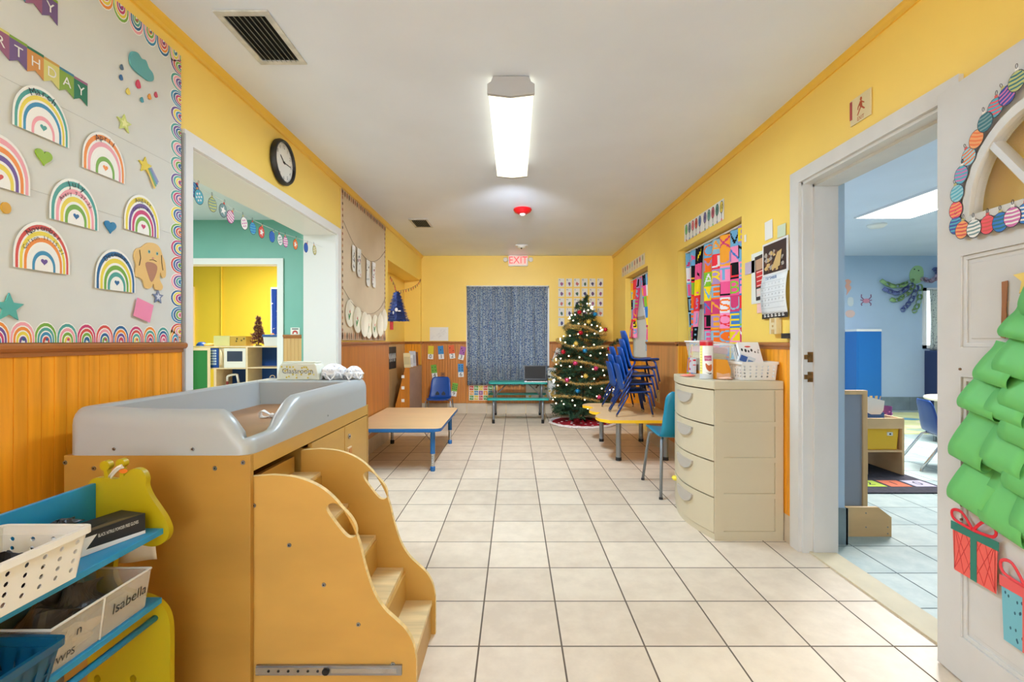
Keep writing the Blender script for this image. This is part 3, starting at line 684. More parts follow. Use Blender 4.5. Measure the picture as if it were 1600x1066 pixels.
# translucent bin marked Isabella
ib = thing('storage_bin', 'translucent plastic bin marked Isabella on the second shelf', 'bin', (0, 0, 0))
bx0, bx1, by0, by1, bz, bh = -1.11, -.955, .985, 1.235, SH2+.001, .098
BINM = M('translucent_bin', (222, 216, 204), .25, alpha=.34)
fl = .013
for nm, q in (('front', [(bx1, by0, 0), (bx1, by1, 0), (bx1+fl, by1+fl*.4, bh), (bx1+fl, by0-fl, bh)]), ('back', [(bx0, by0, 0), (bx0, by1, 0), (bx0-fl*.4, by1+fl*.4, bh), (bx0-fl*.4, by0-fl, bh)]),
              ('side', [(bx0, by0, 0), (bx1, by0, 0), (bx1+fl, by0-fl, bh), (bx0-fl*.4, by0-fl, bh)]), ('side', [(bx0, by1, 0), (bx1, by1, 0), (bx1+fl, by1+fl*.4, bh), (bx0-fl*.4, by1+fl*.4, bh)])):
    mb = MB(); mb.poly([(a, b, bz+c_) for a, b, c_ in q]); mb.build('wall_panel', BINM, ib, solid=.0016)
mb = MB(); mb.box(bx0, bx1, by0, by1, bz, bz+.002); mb.build('bottom', BINM, ib)
mb = MB(); mb.tube([(bx1+fl, by0-fl, bz+bh), (bx1+fl, by1+fl*.4, bz+bh), (bx0-fl*.4, by1+fl*.4, bz+bh), (bx0-fl*.4, by0-fl, bz+bh)], .003, 6, closed=True); mb.tube([(bx1+.001, 1.10, bz), (bx1+fl+.001, 1.10, bz+bh)], .002, 6); mb.build('rim', M('bin_edge', (226, 222, 214), .3, alpha=.8), ib)
sl = math.atan2(fl, bh); mm = Matrix.Translation((bx1+fl*.5+.0045, 0, bz+bh*.5)) @ Matrix(((0, -math.sin(-sl), math.cos(sl), 0), (1, 0, 0, 0), (0, math.cos(sl), 0, 0), (0, 0, 0, 1)))
mb = MB(); mb.M = mm; mb.text('Isabella', 1.175, .004, .036, 0); mb.text('n', 1.037, .012, .03); mb.text('WPS', 1.01, -.028, .022); mb.build('lettering', INK, ib)
crumple('folded_clothes', 'dark crumpled clothes in bags inside the Isabella bin', 'clothes', (-1.035, 1.10, bz+.003), .06, .10, .112, M('dark_clothes', (58, 50, 44), .5, grain=(30, 12, 30), amt=.5), 12, 40)
crumple('plastic_bag', 'pale clear bag lying low behind the front of the Isabella bin', 'bag', (-.985, 1.06, bz+.003), .02, .06, .045, M('pale_bag', (190, 168, 140), .3, grain=(30, 30, 30), amt=.3), 15, 30)
DB = M('deep_teal_blue_plastic', (6, 78, 112), .3)
bb = basket('plastic_basket', 'dark blue lattice basket at the lower left edge of the picture', (-1.0, .79, SH2+.001), .16, .30, .095, DB, (12, 3), .009, .016, shape='slot')
crumple('towel', 'white cloth inside the dark blue lattice basket', 'towel', (-1.0, .76, SH2+.006), .06, .09, .06, M('white_cloth', (214, 214, 214), .9), 21, 30)
# paper bib hung over the shelf unit
bib = thing('paper_bib', 'white cloth bib hanging behind the head of the yellow shelf unit', 'bib', (0, 0, 0))
mb = MB()
def bibf(u, v):
    x = -1.145+.115*v+.006*math.sin(u*5); z = .735-.235*u; return (x+.02*u, 1.338+.012*math.sin(v*5+u*3)+.01*u, z)
mb.grid(bibf, 14, 10); mb.build('cloth', M('off_white_cloth', (222, 214, 202), .85), bib, smooth=True, solid=.0015)
mb = MB(); x, z = hp(540, 108); mb.grid(lambda u, v: (x-.016+.034*u, HY1-.014+.010*v, z-.012+.028*math.sin(PI*.5*u)+.006*math.sin(6*v)), 6, 6); mb.build('strap', MATS['off_white_cloth'], bib, smooth=True, solid=.0015)
mb = MB(); mb.prism(ell(x+.018, z+.003, .011, .006, 12), HY1-.0075, HY1-.0055, 'y'); mb.build('orange_patch', ORO, bib)

# ---- child chairs ------------------------------------------------------
def shell_mesh(w, h, prof, top_round=True, thick=.006):
    mb = MB(); P_ = smooth_path(prof, 5); n = len(P_)-1
    def fn(u, v):
        k = u*n; i = min(int(k), n-1); f = k-i
        x = P_[i][0]+(P_[i+1][0]-P_[i][0])*f; z = P_[i][1]+(P_[i+1][1]-P_[i][1])*f
        ww = w*(1-.16*sstep((u-.5)/.5)) if u > .5 else w*(1-.05*(1-u*2))
        e = max(0, (u-.90)/.10); ww *= math.sqrt(max(.3, 1-e*e*.5)); e = max(0, (.08-u)/.08); ww *= math.sqrt(1-e*e*.25)
        y = (v-.5)*ww; d = abs(v-.5)*2
        up = .012*d**3 if u < .55 else 0; fw = .016*d**2.5 if u > .55 else 0
        return (x+fw, y, z+up)
    mb.grid(fn, n, 12); return mb
def child_chair(label, loc, rz, h=.22, w=.28, bh=.27, m=BLUEPL, lm=BLUEPL, group=None, cutouts=False, lr=.0085, seat_d=.13):
    th = thing('child_chair', label, 'chair', loc, rz, group)
    prof = [(seat_d+.012, h-.014), (seat_d, h), (.02, h-.006), (-.07, h-.004), (-.112, h+.016), (-.132, h+.07), (-.150, h+bh*.6), (-.178, h+bh)]
    s_ = shell_mesh(w, h, prof); s_.build('seat_shell', m, th, smooth=True, solid=.007)
    if cutouts:
        for y in (-.045, .045):
            mb = MB(); mb.M = Matrix.Translation((-.128, y, h+.062)) @ Matrix.Rotation(-.12, 4, 'Y') @ Matrix.Rotation(PI/2, 4, 'Y'); mb.prism([(-.03, -.0), (0, -.028), (.028, -.028), (.028, .028), (0, .028)], -.008, .009); mb.build('cutout', BLACK, th)
    for sx, x0, x1 in ((1, seat_d-.03, seat_d+.012), (-1, -.075, -.19*h/.22)):
        for sy in (-1, 1):
            y0, y1 = sy*w*.40, sy*w*.56
            mb = MB(); mb.tube([(x0, y0, h-.012), (x0+(x1-x0)*.10, sy*w*.535, h-.03), (x1, y1, .018)], lr, 8); lg = mb.build('leg', lm, th, smooth=True)
            mb = MB(); mb.cyl((x1-.002*sx, y1, .022), (x1, y1, 0), lr*1.0, lr*1.12, 10); mb.build('foot_glide', CHROME, lg)
    mb = MB(); mb.tube([(seat_d-.03, -w*.40, h-.013), (seat_d-.03, w*.40, h-.013)], lr*.8, 6); mb.tube([(-.075, -w*.40, h-.013), (-.075, w*.40, h-.013)], lr*.8, 6); mb.tube([(-.075, 0, h-.013), (seat_d-.03, 0, h-.013)], lr*.8, 6); mb.build('frame', lm, th)
    return th
TZ = .42
NAVY = M('navy_enamel_steel', (12, 52, 122), .3, .1)
ords = ('lowest', 'second from bottom', 'third and middle', 'second from top', 'topmost')
for k in range(5):
    child_chair('blue toddler chair, %s in the front stack on the yellow-edged table' % ords[k], (1.130+.016*k, 4.56, TZ+.0765*k+.001), 0, lm=NAVY, group='blue chairs stacked on the yellow-edged table')
for k, o_ in enumerate(('bottom', 'middle', 'top')):
    child_chair('blue toddler chair, %s of the rear stack of three beside the Christmas tree' % o_, (1.130+.016*k, 4.95, TZ+.0765*k+.001), .04, lm=NAVY, group='blue chairs stacked on the yellow-edged table')
child_chair('blue child chair against the far wall under the number cards', (-1.09, 6.92, 0), -PI/2, h=.29, w=.33, bh=.30, lm=STEEL, cutouts=True)
# teal chair seen beside the drawer unit
tc = thing('stacking_chair', 'turquoise plastic chair with grey steel legs between the drawers and the yellow-edged table', 'chair', (1.225, 3.60, 0), PI/2)
prof = [(.225, .425), (.20, .438), (.10, .432), (-.08, .425), (-.16, .43), (-.20, .47), (-.215, .58), (-.225, .68), (-.228, .76)]
sm_ = shell_mesh(.37, .43, prof); sm_.build('seat_shell', TURQ, tc, smooth=True, solid=.012)
for x0, x1 in ((.15, .26), (-.15, -.215)):
    for sy in (-1, 1):
        mb = MB(); mb.tube([(x0-.03 if x0 > 0 else x0+.03, sy*.15, .412), (x0, sy*.165, .405), (x0+(x1-x0)*.2, sy*.17, .36), (x1, sy*.19, .015)], .011, 10); lg = mb.build('leg', GREYPAINT, tc, smooth=True)
        mb = MB(); mb.cyl((x1, sy*.19, .016), (x1, sy*.19, 0), .013, .014, 10); mb.build('foot_cap', BLACK, lg)

# ---- tables -------------------------------------------------------------
ta = thing('activity_table', 'low rectangular maple table with a blue edge band along the left wall', 'table', (-1.02, 4.68, 0))
W_, L_ = .395, .64; mb = MB(); o_ = [(-W_, -L_), (W_-.06, -L_)]+ell(W_-.06, -L_+.06, .06, .06, 6, -PI/2, 0, False)+ell(W_-.06, L_-.06, .06, .06, 6, 0, PI/2, False)+[(-W_, L_)]
mb.prism(o_, .352, .3785, 'z', 0, (), 1); mb.prism([(x*.999, y*.999) for x, y in o_], .3785, .3795, 'z', 0); mb.build('tabletop', [LAM, BLUEED], ta)
mb = MB(); mb.box(-.30, .30, -.50, -.47, .32, .352); mb.box(-.30, .30, .47, .50, .32, .352); mb.build('apron', BLUEED, ta)
for sx in (-.315, .315):
    for sy in (-.555, .545):
        mb = MB(); mb.cyl((sx, sy, .15), (sx, sy, .352), .021, n=18); lg = mb.build('leg', BLUEED, ta, smooth=True, auto=.8)
        mb = MB(); mb.cyl((sx, sy, .035), (sx, sy, .15), .0165, n=16)
        for i in range(5): mb.cyl((sx, sy-.0170, .05+i*.02), (sx, sy-.0164, .05+i*.02), .003, n=6, m=1)
        mb.build('adjuster', [CHROME, BLACK], lg)
        mb = MB(); mb.lathe([(.020, 0), (.022, .01), (.022, .035), (.017, .042)], (sx, sy, 0), 16); mb.build('foot_cap', BLUEED if sx > 0 else BLACK, lg)
        mb = MB(); mb.tube([(sx, sy, .24), (sx*.65, sy*.86, .35)], .004, 6); mb.build('brace', STEEL, lg)
tf = thing('activity_table', 'low maple table with a scalloped yellow edge carrying the stacked blue chairs', 'table', (1.13, 4.80, 0))
ol = [(-.29, -.57), (.37, -.57), (.37, .60), (-.30, .60)]
sc_ = [(-.30, .60), (-.36, .53), (-.385, .43), (-.33, .33), (-.30, .24), (-.345, .15), (-.375, .04), (-.345, -.06), (-.29, -.12), (-.335, -.21), (-.375, -.33), (-.365, -.46), (-.29, -.57)]
mb = MB(); oo = [(.37, -.57), (.37, .60)]+smooth_path(sc_, 5)[:-1]+[(-.29, -.57)]
mb.prism(oo, .392, TZ-.001, 'z', 0, (), 1); mb.prism([(x*.985, y*.99) for x, y in oo], TZ-.001, TZ, 'z', 0); mb.build('tabletop', [LAM, YELPL], tf, bevel=.003)
for x, y in ((-.155, -.31), (-.16, .54), (.29, -.30), (.28, .54)):
    mb = MB(); mb.cyl((x, y, .03), (x, y, .392), .024, n=18); lg = mb.build('leg', GREYPAINT, tf, smooth=True, auto=.8)
    mb = MB(); mb.cyl((x, y, 0), (x, y, .032), .027, n=18); mb.build('foot_cap', BLACK, lg)
pt = thing('picnic_table', 'small teal picnic table with attached benches in front of the blue curtain', 'table', (.048, 6.9, 0))
TL = .415
mb = MB(); mb.prism(rrect(-TL, TL, -.17, .17, .03), .513, .538); mb.build('tabletop', TEAL, pt, bevel=.004)
for y in (-.36, .30):
    mb = MB(); mb.prism(rrect(-TL-.005, TL+.005, y-.07, y+.07, .03), .315, .338); mb.build('bench', TEAL, pt, bevel=.004)
for x in (-.335, .335):
    mb = MB(); mb.tube([(x, -.385, .015), (x, -.36, .29), (x, -.345, .312), (x, .30, .312), (x, .325, .29), (x, .35, .015)], .016, 10); mb.tube([(x, -.10, .32), (x, -.10, .51)], .014, 8); mb.tube([(x, .10, .32), (x, .10, .51)], .014, 8)
    mb.tube([(x, -.02, .33), (x*.45, -.02, .505)], .008, 8); lf = mb.build('leg_frame', GREYPAINT, pt, smooth=True)
    for y in (-.387, .352):
        mb = MB(); mb.cyl((x, y, 0), (x, y, .05), .019, n=10); mb.build('foot_cap', BLACK, lf)
lp = thing('laptop', 'black open laptop on the right end of the teal picnic table', 'laptop', (.30, 6.87, .539))
mb = MB(); mb.box(-.165, .165, -.11, .11, 0, .012); mb.box(-.13, .13, -.02, .085, .012, .013, 1); mb.build('keyboard_base', [CHROME, BLACK], lp, bevel=.003)
mb = MB(); mb.M = Matrix.Translation((0, .11, .014)) @ Matrix.Rotation(-.22, 4, 'X'); mb.box(-.165, .165, -.004, .004, 0, .215, 0); mb.box(-.15, .15, -.0052, -.004, .018, .20, 1); mb.build('screen', [BLACK, M('dark_screen', (50, 48, 46), .8)], lp)

# ---- drawer unit ----------------------------------------------------------
du = thing('drawer_unit', 'beige plastic four-drawer cabinet with a bowed front against the right wall', 'drawers', (0, 0, 0))
DX0, DX1, DY0, DY1, DH = 1.123, 1.508, 2.685, 3.30, .895
def bow_x(t): return DX0-.018*t-.058*math.sin(PI*t)*(1-.0*t)
fr = [(bow_x(i/16), DY0+(DY1-DY0)*i/16) for i in range(17)]
tiers = [.045, .2475, .45, .6525, .855]
mb = MB(); mb.box(DX0+.03, DX1, DY0+.0085, DY1, 0, .846)
def bay(z0, z1):                                          # recessed side bay, its top edge swelling downwards
    n = 12; x0, x1 = DX0+.05, DX1-.045
    return [(x0, z0), (x1, z0), (x1, z1)]+[(x1-(x1-x0)*i/n, z1-.018*math.sin(PI*i/n)) for i in range(1, n)]+[(x0, z1)]
mb.prism(rect(DX0, DX1, 0, .846), DY0, DY0+.008, 'y', 0, [bay(.05 if k == 0 else tiers[k]+.014, tiers[k+1]-.014) for k in range(4)])
mb.build('body', BEIGEPL, du)
for k in range(4):
    z0, z1 = tiers[k]-.006, tiers[k+1]-.014
    mb = MB(); n = 24
    mb.prism([(x, max(y, DY0+.001)) for x, y in fr[1:]]+[(DX0+.028, DY1), (DX0+.028, DY0+.012), (DX0-.0015, DY0+.012)], z0, z1, 'z'); dr = mb.build('drawer', BEIGEPL, du)
    mb = MB(); hz0, hz1 = z1-.105, z1-.035
    pr_ = ell(0, 0, .115, .068, 15, PI, 2*PI, False)
    for dd, sc2 in ((0.0, 1), ):
        I0 = []; I1 = []
        for (a, b) in pr_:
            y = DY0+.30+a; tt = (y-DY0)/(DY1-DY0); x = bow_x(tt); I0.append(mb.av((x+.002, y, hz1+b))); I1.append(mb.av((x-.012, y, hz1+b*.93)))
        mb.face(I1[::-1]); N_ = len(I0)
        for i in range(N_): mb.face((I0[i], I0[(i+1) % N_], I1[(i+1) % N_], I1[i]))
    mb.build('handle', HANDLE, dr)
mb = MB(); tp = [(DX1, DY0-.004)]+[(DX0-.004, DY0-.004)]+[(x-.007, y) for x, y in fr]+[(DX0+.02, DY1+.005), (DX1, DY1+.005)]
mb.prism(tp, .848, DH, 'z'); mb.build('top', BEIGEPL, du, bevel=.004)
mb = MB(); mb.prism([(x+.004, y) for x, y in fr]+[(DX0+.028, DY1), (DX0+.028, DY0+.012)], 0, .036, 'z'); mb.build('plinth', BEIGEPL, du)
ysp = thing('sponge', 'small yellow sponge piece sticking to the front of the lowest drawer', 'sponge', AT(1055, 747, 3.2), 0)
mb = MB(); mb.lathe([(0, -.016), (.016, -.012), (.024, 0), (.016, .012), (0, .014)], (0, 0, 0), 12, sy=1.2); mb.build('foam', C((240, 220, 70)), ysp, smooth=True)
# things on the drawer unit
TD = DH+.001
cc = thing('chip_can', 'tall white and red can of potato crisps on the drawer unit', 'can', (1.142, 2.85, TD))
mb = MB(); mb.lathe([(.0, 0), (.037, 0), (.0375, .003), (.0375, .030)], n=28, m=2); mb.lathe([(.0375, .030), (.0375, .222)], n=28, m=0); mb.lathe([(.0378, .218), (.0378, .196)], n=28, m=1)
mb.build('tube', [C((238, 236, 232), .3), C((204, 24, 40), .3), C((204, 206, 208), .3)], cc, smooth=True, auto=.7)
mb = MB(); mb.lathe([(0, .230), (.034, .229), (.0392, .226), (.0392, .218), (.0375, .218)], n=28); mb.build('lid', C((200, 120, 130), .3), cc, smooth=True, auto=.7)
def on_can(mb, pts, m, r=.0381, a0=-PI/2-.36):
    """printed patch wrapped round the can: cut into narrow vertical slices"""
    xs = [p[0] for p in pts]; x0, x1 = min(xs), max(xs); n = max(2, int((x1-x0)/.002)); prev = None
    for i in range(n+1):
        x = x0+1e-5+(x1-x0-2e-5)*i/n; zs = []
        for (xa, za), (xb_, zb_) in zip(pts, list(pts[1:])+[pts[0]]):
            if (xa-x)*(xb_-x) <= 0 and xa != xb_: zs.append(za+(zb_-za)*(x-xa)/(xb_-xa))
        if not zs: continue
        c_, s_ = r*math.cos(a0+x/r), r*math.sin(a0+x/r); cur = ((c_, s_, min(zs)), (c_, s_, max(zs)))
        if prev: mb.poly([prev[0], cur[0], cur[1], prev[1]], m)
        prev = cur
mb = MB()
for i in range(14):                                       # yellow side strip and printed bowl, crisp and wordmark as patches
    pass
on_can(mb, rect(-.047, -.024, .03, .195), 0)
for k in range(9): on_can(mb, rect(-.044, -.027, .045+k*.016, .050+k*.016), 1)
mb.build('side_strip', [C((240, 228, 120)), C((120, 120, 110))], cc)
mb = MB()
on_can(mb, [(-.013, .137), (.03, .139), (.032, .108), (-.012, .106)], 2, .0381)
on_can(mb, smooth_path([(-.006, .095), (.012, .080), (.03, .088), (.034, .06), (.02, .045), (0, .06)], 3, True), 3, .0381); on_can(mb, [(-.006, .04), (.02, .028), (.034, .032), (.03, .036), (.016, .034)], 1, .0382)
mb.build('printed_picture', [C((244, 242, 238)), INK, C((196, 90, 130)), C((196, 96, 36))], cc)
mb = MB(); mb.text('Pringles', 0, 0, .0125, squeeze=.9); mb.v = [(.0386*math.cos(-PI/2-.36+(x+.009)/.0386), .0386*math.sin(-PI/2-.36+(x+.009)/.0386), .122+y) for x, y, z in mb.v]; mb.build('lettering', PAPER, cc)
ob = thing('folder', 'orange folded card box between the crisps can and the white basket', 'box', (1.225, 2.845, TD), .25)
mb = MB(); mb.prism([(-.045, 0), (.05, 0), (.055, .05), (.03, .112), (-.045, .118)], -.02, .02, 'y'); mb.build('card', C((236, 160, 40)), ob)
mb = MB(); mb.prism([(-.043, .002), (.05, .002), (.045, .035), (.0, .028), (-.043, .04)], -.0215, -.0205, 'y'); mb.build('picture', C((240, 190, 150)), ob)
crumple('tissue_paper', 'crumpled pink tissue paper on the drawer unit left of the crisps can', 'paper', (1.10, 3.02, TD), .04, .035, .014, C((238, 140, 124)), 31, 24)
crumple('tissue_paper', 'pale pink tissue paper on the drawer unit in front of the orange box', 'paper', (1.235, 2.785, TD), .035, .022, .014, C((240, 196, 170)), 33, 24)
wb2 = basket('plastic_basket', 'white perforated basket of books on the drawer unit', (1.395, 2.92, TD), .19, .37, .105, WPL, (13, 4), .0056, .010)
bk_z = TD+.02
def book(label, loc, wdt, hgt, thk, tilt, cover, rz=0, extra=None):
    th = thing('book', label, 'book', loc, rz); mb = MB(); mb.M = Matrix.Rotation(tilt, 4, 'X')
    mb.box(-wdt/2, wdt/2, -.0015, .0015, 0, hgt); mb.box(-wdt/2, wdt/2, thk-.0015, thk+.0015, 0, hgt); mb.box(wdt/2-.002, wdt/2, 0, thk, 0, hgt); mb.build('cover', cover, th)
    mb = MB(); mb.M = Matrix.Rotation(tilt, 4, 'X'); mb.box(-wdt/2+.003, wdt/2-.004, .0017, thk-.0017, .003, hgt-.004); mb.build('pages', PAPER, th)
    if extra: extra(th, Matrix.Rotation(tilt, 4, 'X'))
    return th
def pigeon(th, R_):
    mb = MB(); mb.M = R_ @ Matrix.Translation((0, -.0022, 0)) @ Matrix.Rotation(PI/2, 4, 'X')
    for a, b, r in ((-.05, .165, .006), (-.028, .16, .007), (-.01, .155, .005), (.01, .162, .006), (.03, .15, .004)): mb.sheet(ell(a, b, r, r*1.6, 10))
    mb.text('are', .05, .155, .022, rot=1.2); mb.build('lettering', INK, th)
    mb = MB(); mb.M = R_ @ Matrix.Translation((0, -.0022, 0)) @ Matrix.Rotation(PI/2, 4, 'X'); mb.sheet(ell(-.01, .185, .02, .005, 12)); mb.build('title_mark', C((214, 80, 70)), th)
book('white-covered book with black marks leaning at the front of the basket', (1.415, 2.80, bk_z), .134, .215, .016, -.42, C((236, 236, 238)), .12, pigeon)
book('thin black-edged book leaning behind the white-covered book', (1.416, 2.822, bk_z), .132, .205, .012, -.42, C((60, 62, 70)), .12)
book('grey magazine leaning behind the thin black-edged book', (1.417, 2.842, bk_z), .130, .20, .018, -.42, C((176, 178, 180)), .12)
book('white binder hindmost in the leaning books by the wall', (1.418, 2.872, bk_z), .128, .195, .022, -.42, C((222, 224, 224)), .12)
cb = thing('storage_bin', 'clear plastic bin of papers tilted on the white basket', 'bin', (1.235, 3.035, TD+.150), 0)
cb.rotation_euler = (0, .10, .12)
CB = M('clear_bin_plastic', (228, 228, 226), .2, alpha=.17)
for q in ([(-.10, -.13), (.10, -.13)], [(.10, -.13), (.10, .13)], [(.10, .13), (-.10, .13)], [(-.10, .13), (-.10, -.13)]):
    (a, b), (c_, d) = q; s_ = .80; mb = MB(); mb.poly([(a*s_, b*s_, -.042), (c_*s_, d*s_, -.042), (c_, d, .06), (a, b, .06)]); mb.build('wall_panel', CB, cb, solid=.002)
mb = MB(); mb.box(-.08, .08, -.104, .104, -.043, -.041); mb.build('bottom', CB, cb)
mb = MB(); mb.prism(rrect(-.108, .108, -.138, .138, .01), .058, .066, 'z', 0, [rrect(-.097, .097, -.127, .127, .008)]); mb.build('rim', WPL, cb)
for k, (c_, z, nm) in enumerate((((226, 214, 160), -.038, 'stack of yellow cards at the bottom of the clear bin'), ((238, 196, 196), .0, 'stack of pink papers at the top of the clear bin'))):
    pp = thing('paper_stack', nm, 'papers', (0, 0, 0)); pp.matrix_world = Matrix.Translation((1.235, 3.035, TD+.150)) @ Matrix.Rotation(.12, 4, 'Z') @ Matrix.Rotation(.10, 4, 'Y'); mb = MB()
    for i in range(9): mb.M = Matrix.Rotation(random.uniform(-.05, .05), 4, 'Z'); mb.box(-.066-.008*k, .066+.008*k, -.085, .085, z+i*.004, z+i*.004+.003, i % 2)
    mb.build('sheets', [C(c_), C(tuple(min(255, v+10) for v in c_))], pp)
cdx = thing('card_pack', 'small pack of blue printed cards leaning on the white basket', 'cards', (1.33, 2.765, TD+.092), .1)
mb = MB(); mb.M = Matrix.Rotation(.35, 4, 'Y'); mb.box(-.05, .05, -.006, .006, 0, .05); mb.box(-.043, .0, -.0072, -.006, .008, .042, 1); mb.box(.008, .04, -.0072, -.006, .01, .03, 2); mb.build('pack', [C((216, 222, 226)), C((60, 100, 170)), C((110, 140, 180))], cdx)
# ================================================================== CEILING
lf = thing('ceiling_light', 'long fluorescent ceiling fixture with a ribbed white lens', 'light', (-.018, 3.0, 0))
a, b = -.62, .60
mb = MB(); mb.box(-.075, .075, a+.03, b-.03, 2.405, ZC); mb.build('housing', M('fixture_enamel', (214, 214, 214), .4), lf)
for y0, y1 in ((a, a+.022), (b-.022, b)):
    mb = MB(); mb.prism([(-.118, 2.352), (0, 2.338), (.118, 2.352), (.118, 2.40), (.10, 2.412), (.09, 2.437), (-.09, 2.437), (-.10, 2.412), (-.118, 2.40)], y0, y1, 'y'); mb.build('end_cap', M('fixture_end_grey', (176, 176, 178), .45), lf, bevel=.002)
LENS = M("lit_lens", (250, 246, 228), .5, emit=.95)
mb = MB(); pr = [(-.114, 2.41), (-.112, 2.352), (-.055, 2.346), (0, 2.341), (.055, 2.346), (.112, 2.352), (.114, 2.41)]
for i in range(len(pr)-1):
    (x0, z0), (x1, z1) = pr[i], pr[i+1]; mb.poly([(x0, a+.022, z0), (x1, a+.022, z1), (x1, b-.022, z1), (x0, b-.022, z0)])
mb.build('lens', LENS, lf)
def vent(label, x0, x1, y0, y1, n):
    th = thing('ceiling_vent', label, 'vent', ((x0+x1)/2, (y0+y1)/2, 0), group=None); hx, hy = (x1-x0)/2, (y1-y0)/2
    mb = MB(); mb.prism(rect(-hx, hx, -hy, hy), ZC-.008, ZC, 'z', 0, [rect(-hx+.025, hx-.025, -hy+.03, hy-.03)]); mb.build('frame', M('dusty_vent_paint', (196, 196, 190), .5, grain=(20, 20, 20), amt=.2), th, bevel=.002)
    mb = MB(); mb.box(-hx+.02, hx-.02, -hy+.02, hy-.02, ZC-.002, ZC-.0005); mb.build('duct_opening', M('duct_black', (14, 15, 15), .9), th)
    mb = MB()
    for i in range(n):
        x = -hx+.033+(2*hx-.066)*(i+.5)/n; mb.M = Matrix.Translation((x, 0, ZC-.006)) @ Matrix.Rotation(.7, 4, 'Y'); mb.box(-.008, .008, -hy+.028, hy-.028, -.0008, .0008)
    mb.M = None; mb.build('louvres', M('vent_louvre', (120, 126, 118), .45, .3), th)
vent('large dusty air vent in the ceiling near the birthday board', -1.205, -.985, 1.905, 2.275, 7)
vent('small air vent in the ceiling towards the far wall', -1.15, -.94, 5.17, 5.55, 7)
fa = thing('fire_alarm', 'round red fire alarm on the ceiling behind the light fixture', 'alarm', (.08, 4.78, 0))
mb = MB(); mb.lathe([(.088, ZC), (.092, ZC-.012), (.078, ZC-.034), (.045, ZC-.05), (0, ZC-.052)], n=32); mb.build('housing', M('alarm_red', (190, 12, 24), .3), fa, smooth=True, auto=.6)
mb = MB(); mb.lathe([(.03, ZC-.048), (.028, ZC-.062), (.014, ZC-.072), (0, ZC-.073)], n=20); mb.build('strobe', M('strobe_lens', (220, 214, 214), .15), fa, smooth=True)
cd = thing('smoke_detector', 'white detector on the ceiling in front of the exit sign', 'smoke detector', (.095, 6.62, 0))
mb = MB(); mb.prism(rrect(-.085, .085, -.06, .06, .02), ZC-.012, ZC); mb.lathe([(.06, ZC-.012), (.055, ZC-.032), (.03, ZC-.045), (0, ZC-.046)], n=24); mb.build('housing', WPL, cd, bevel=.002)
mb = MB(); mb.ball((0, -.03, ZC-.040), .014, 12); mb.build('sensor', BLACK, cd, smooth=True)
ex = thing('exit_sign', 'white exit sign with red EXIT letters and two emergency lamps above the blue curtain', 'exit sign', mat=wall_frame('F', .055, 2.36))
mb = MB(); mb.prism(rrect(-.152, .152, -.088, .088, .02), .0, .05, 'z'); mb.build('housing', WPL, ex, bevel=.004)
mb = MB(); mb.prism(rect(-.132, .132, -.07, .07), .0505, .052, 'z'); mb.build('face', M('exit_face', (236, 200, 188), .4, emit=.25), ex)
mb = MB(); mb.text('EXIT', 0, -.002, .155, .0535, squeeze=.92); mb.build('lettering', M('exit_red', (236, 60, 60), .4, emit=.95), ex)
mb = MB(); mb.box(-.03, .03, .085, .098, 0, .05); mb.build('mount', WPL, ex)
for s in (-1, 1):
    mb = MB(); mb.cyl((s*.155, .01, .02), (s*.185, .012, .02), .012, n=8); mb.lathe([(0, -.02), (.03, -.012), (.036, .012), (.030, .02), (0, .021)], (s*.195, .012, .035), 18); mb.build('lamp_head', WPL, ex, smooth=True, auto=.7)

# ================================================================== CURTAINS
def curtain(name, label, side, us, z0, z1, folds, depth, mats, X=None, off=.05, group=None, nz=24, width_fn=None, cellmat=None, nu=None, seed=1, sol=.0012):
    """pleated cloth hanging between u0 and u1; width_fn(v) -> (ua, ub) lets it gather"""
    u0, u1 = us; nu = nu or folds*8; rnd = random.Random(seed); ph = [rnd.uniform(-.5, .5) for _ in range(folds+2)]
    th = thing(name, label, 'curtain', mat=wall_frame(side, (u0+u1)/2, z0, 0, X=X) if side != 'F' else wall_frame('F', (u0+u1)/2, z0, 0, Y=X), group=group)
    sg = {'L': 1, 'R': -1, 'F': 1}[side]; mid = (u0+u1)/2; mb = MB(); H = z1-z0
    def fn(s, v):
        a, b = width_fn(v) if width_fn else (u0, u1)
        u = a+(b-a)*s; f = s*folds; k = int(f) % (folds+1)
        amp = depth*(1+.35*math.sin(k*2.3+seed)); d = off+amp*math.sin(2*PI*f+.5*math.sin(3*v+k)+ph[k]*.0)
        return (sg*(u-mid)+.006*math.sin(2*PI*f*.5+v*4), v*H, d)
    mb.keep = True; mb.grid(fn, nu, nz, m=cellmat or 0); mb.build('cloth', mats, th, smooth=True, solid=sol); return th
BC = pattern_material('blue_floral_curtain', (86, 108, 146), (176, 184, 188), 34, .62, .9, (1, 1, 1), .35)
for nm, (p0, p1), sd in (('left half of the blue floral curtain over the far window', (730, 801.5), 3), ('right half of the blue floral curtain over the far window, behind the laptop', (799.5, 855.5), 5)):
    u0, u1 = FW(p0, 0, 7.35)[0], FW(p1, 0, 7.35)[0]
    th = curtain('curtain', nm, 'F', (u0, u1), .445, 1.955, 9 if sd == 3 else 7, .028, BC, off=.062, nz=30, seed=sd, nu=(9 if sd == 3 else 7)*10)
mb = MB(); ud = wall_frame('F', -.11, 1.965); th = thing('curtain_rod', 'thin white rod carrying the blue floral curtain', 'curtain rod', mat=ud); mb.cyl((-.63, 0, .05), (.63, 0, .05), .008, n=8)
for s in (-.62, .62): mb.box(s-.008, s+.008, -.008, .008, 0, .055)
mb.build('rod', WHT, th)
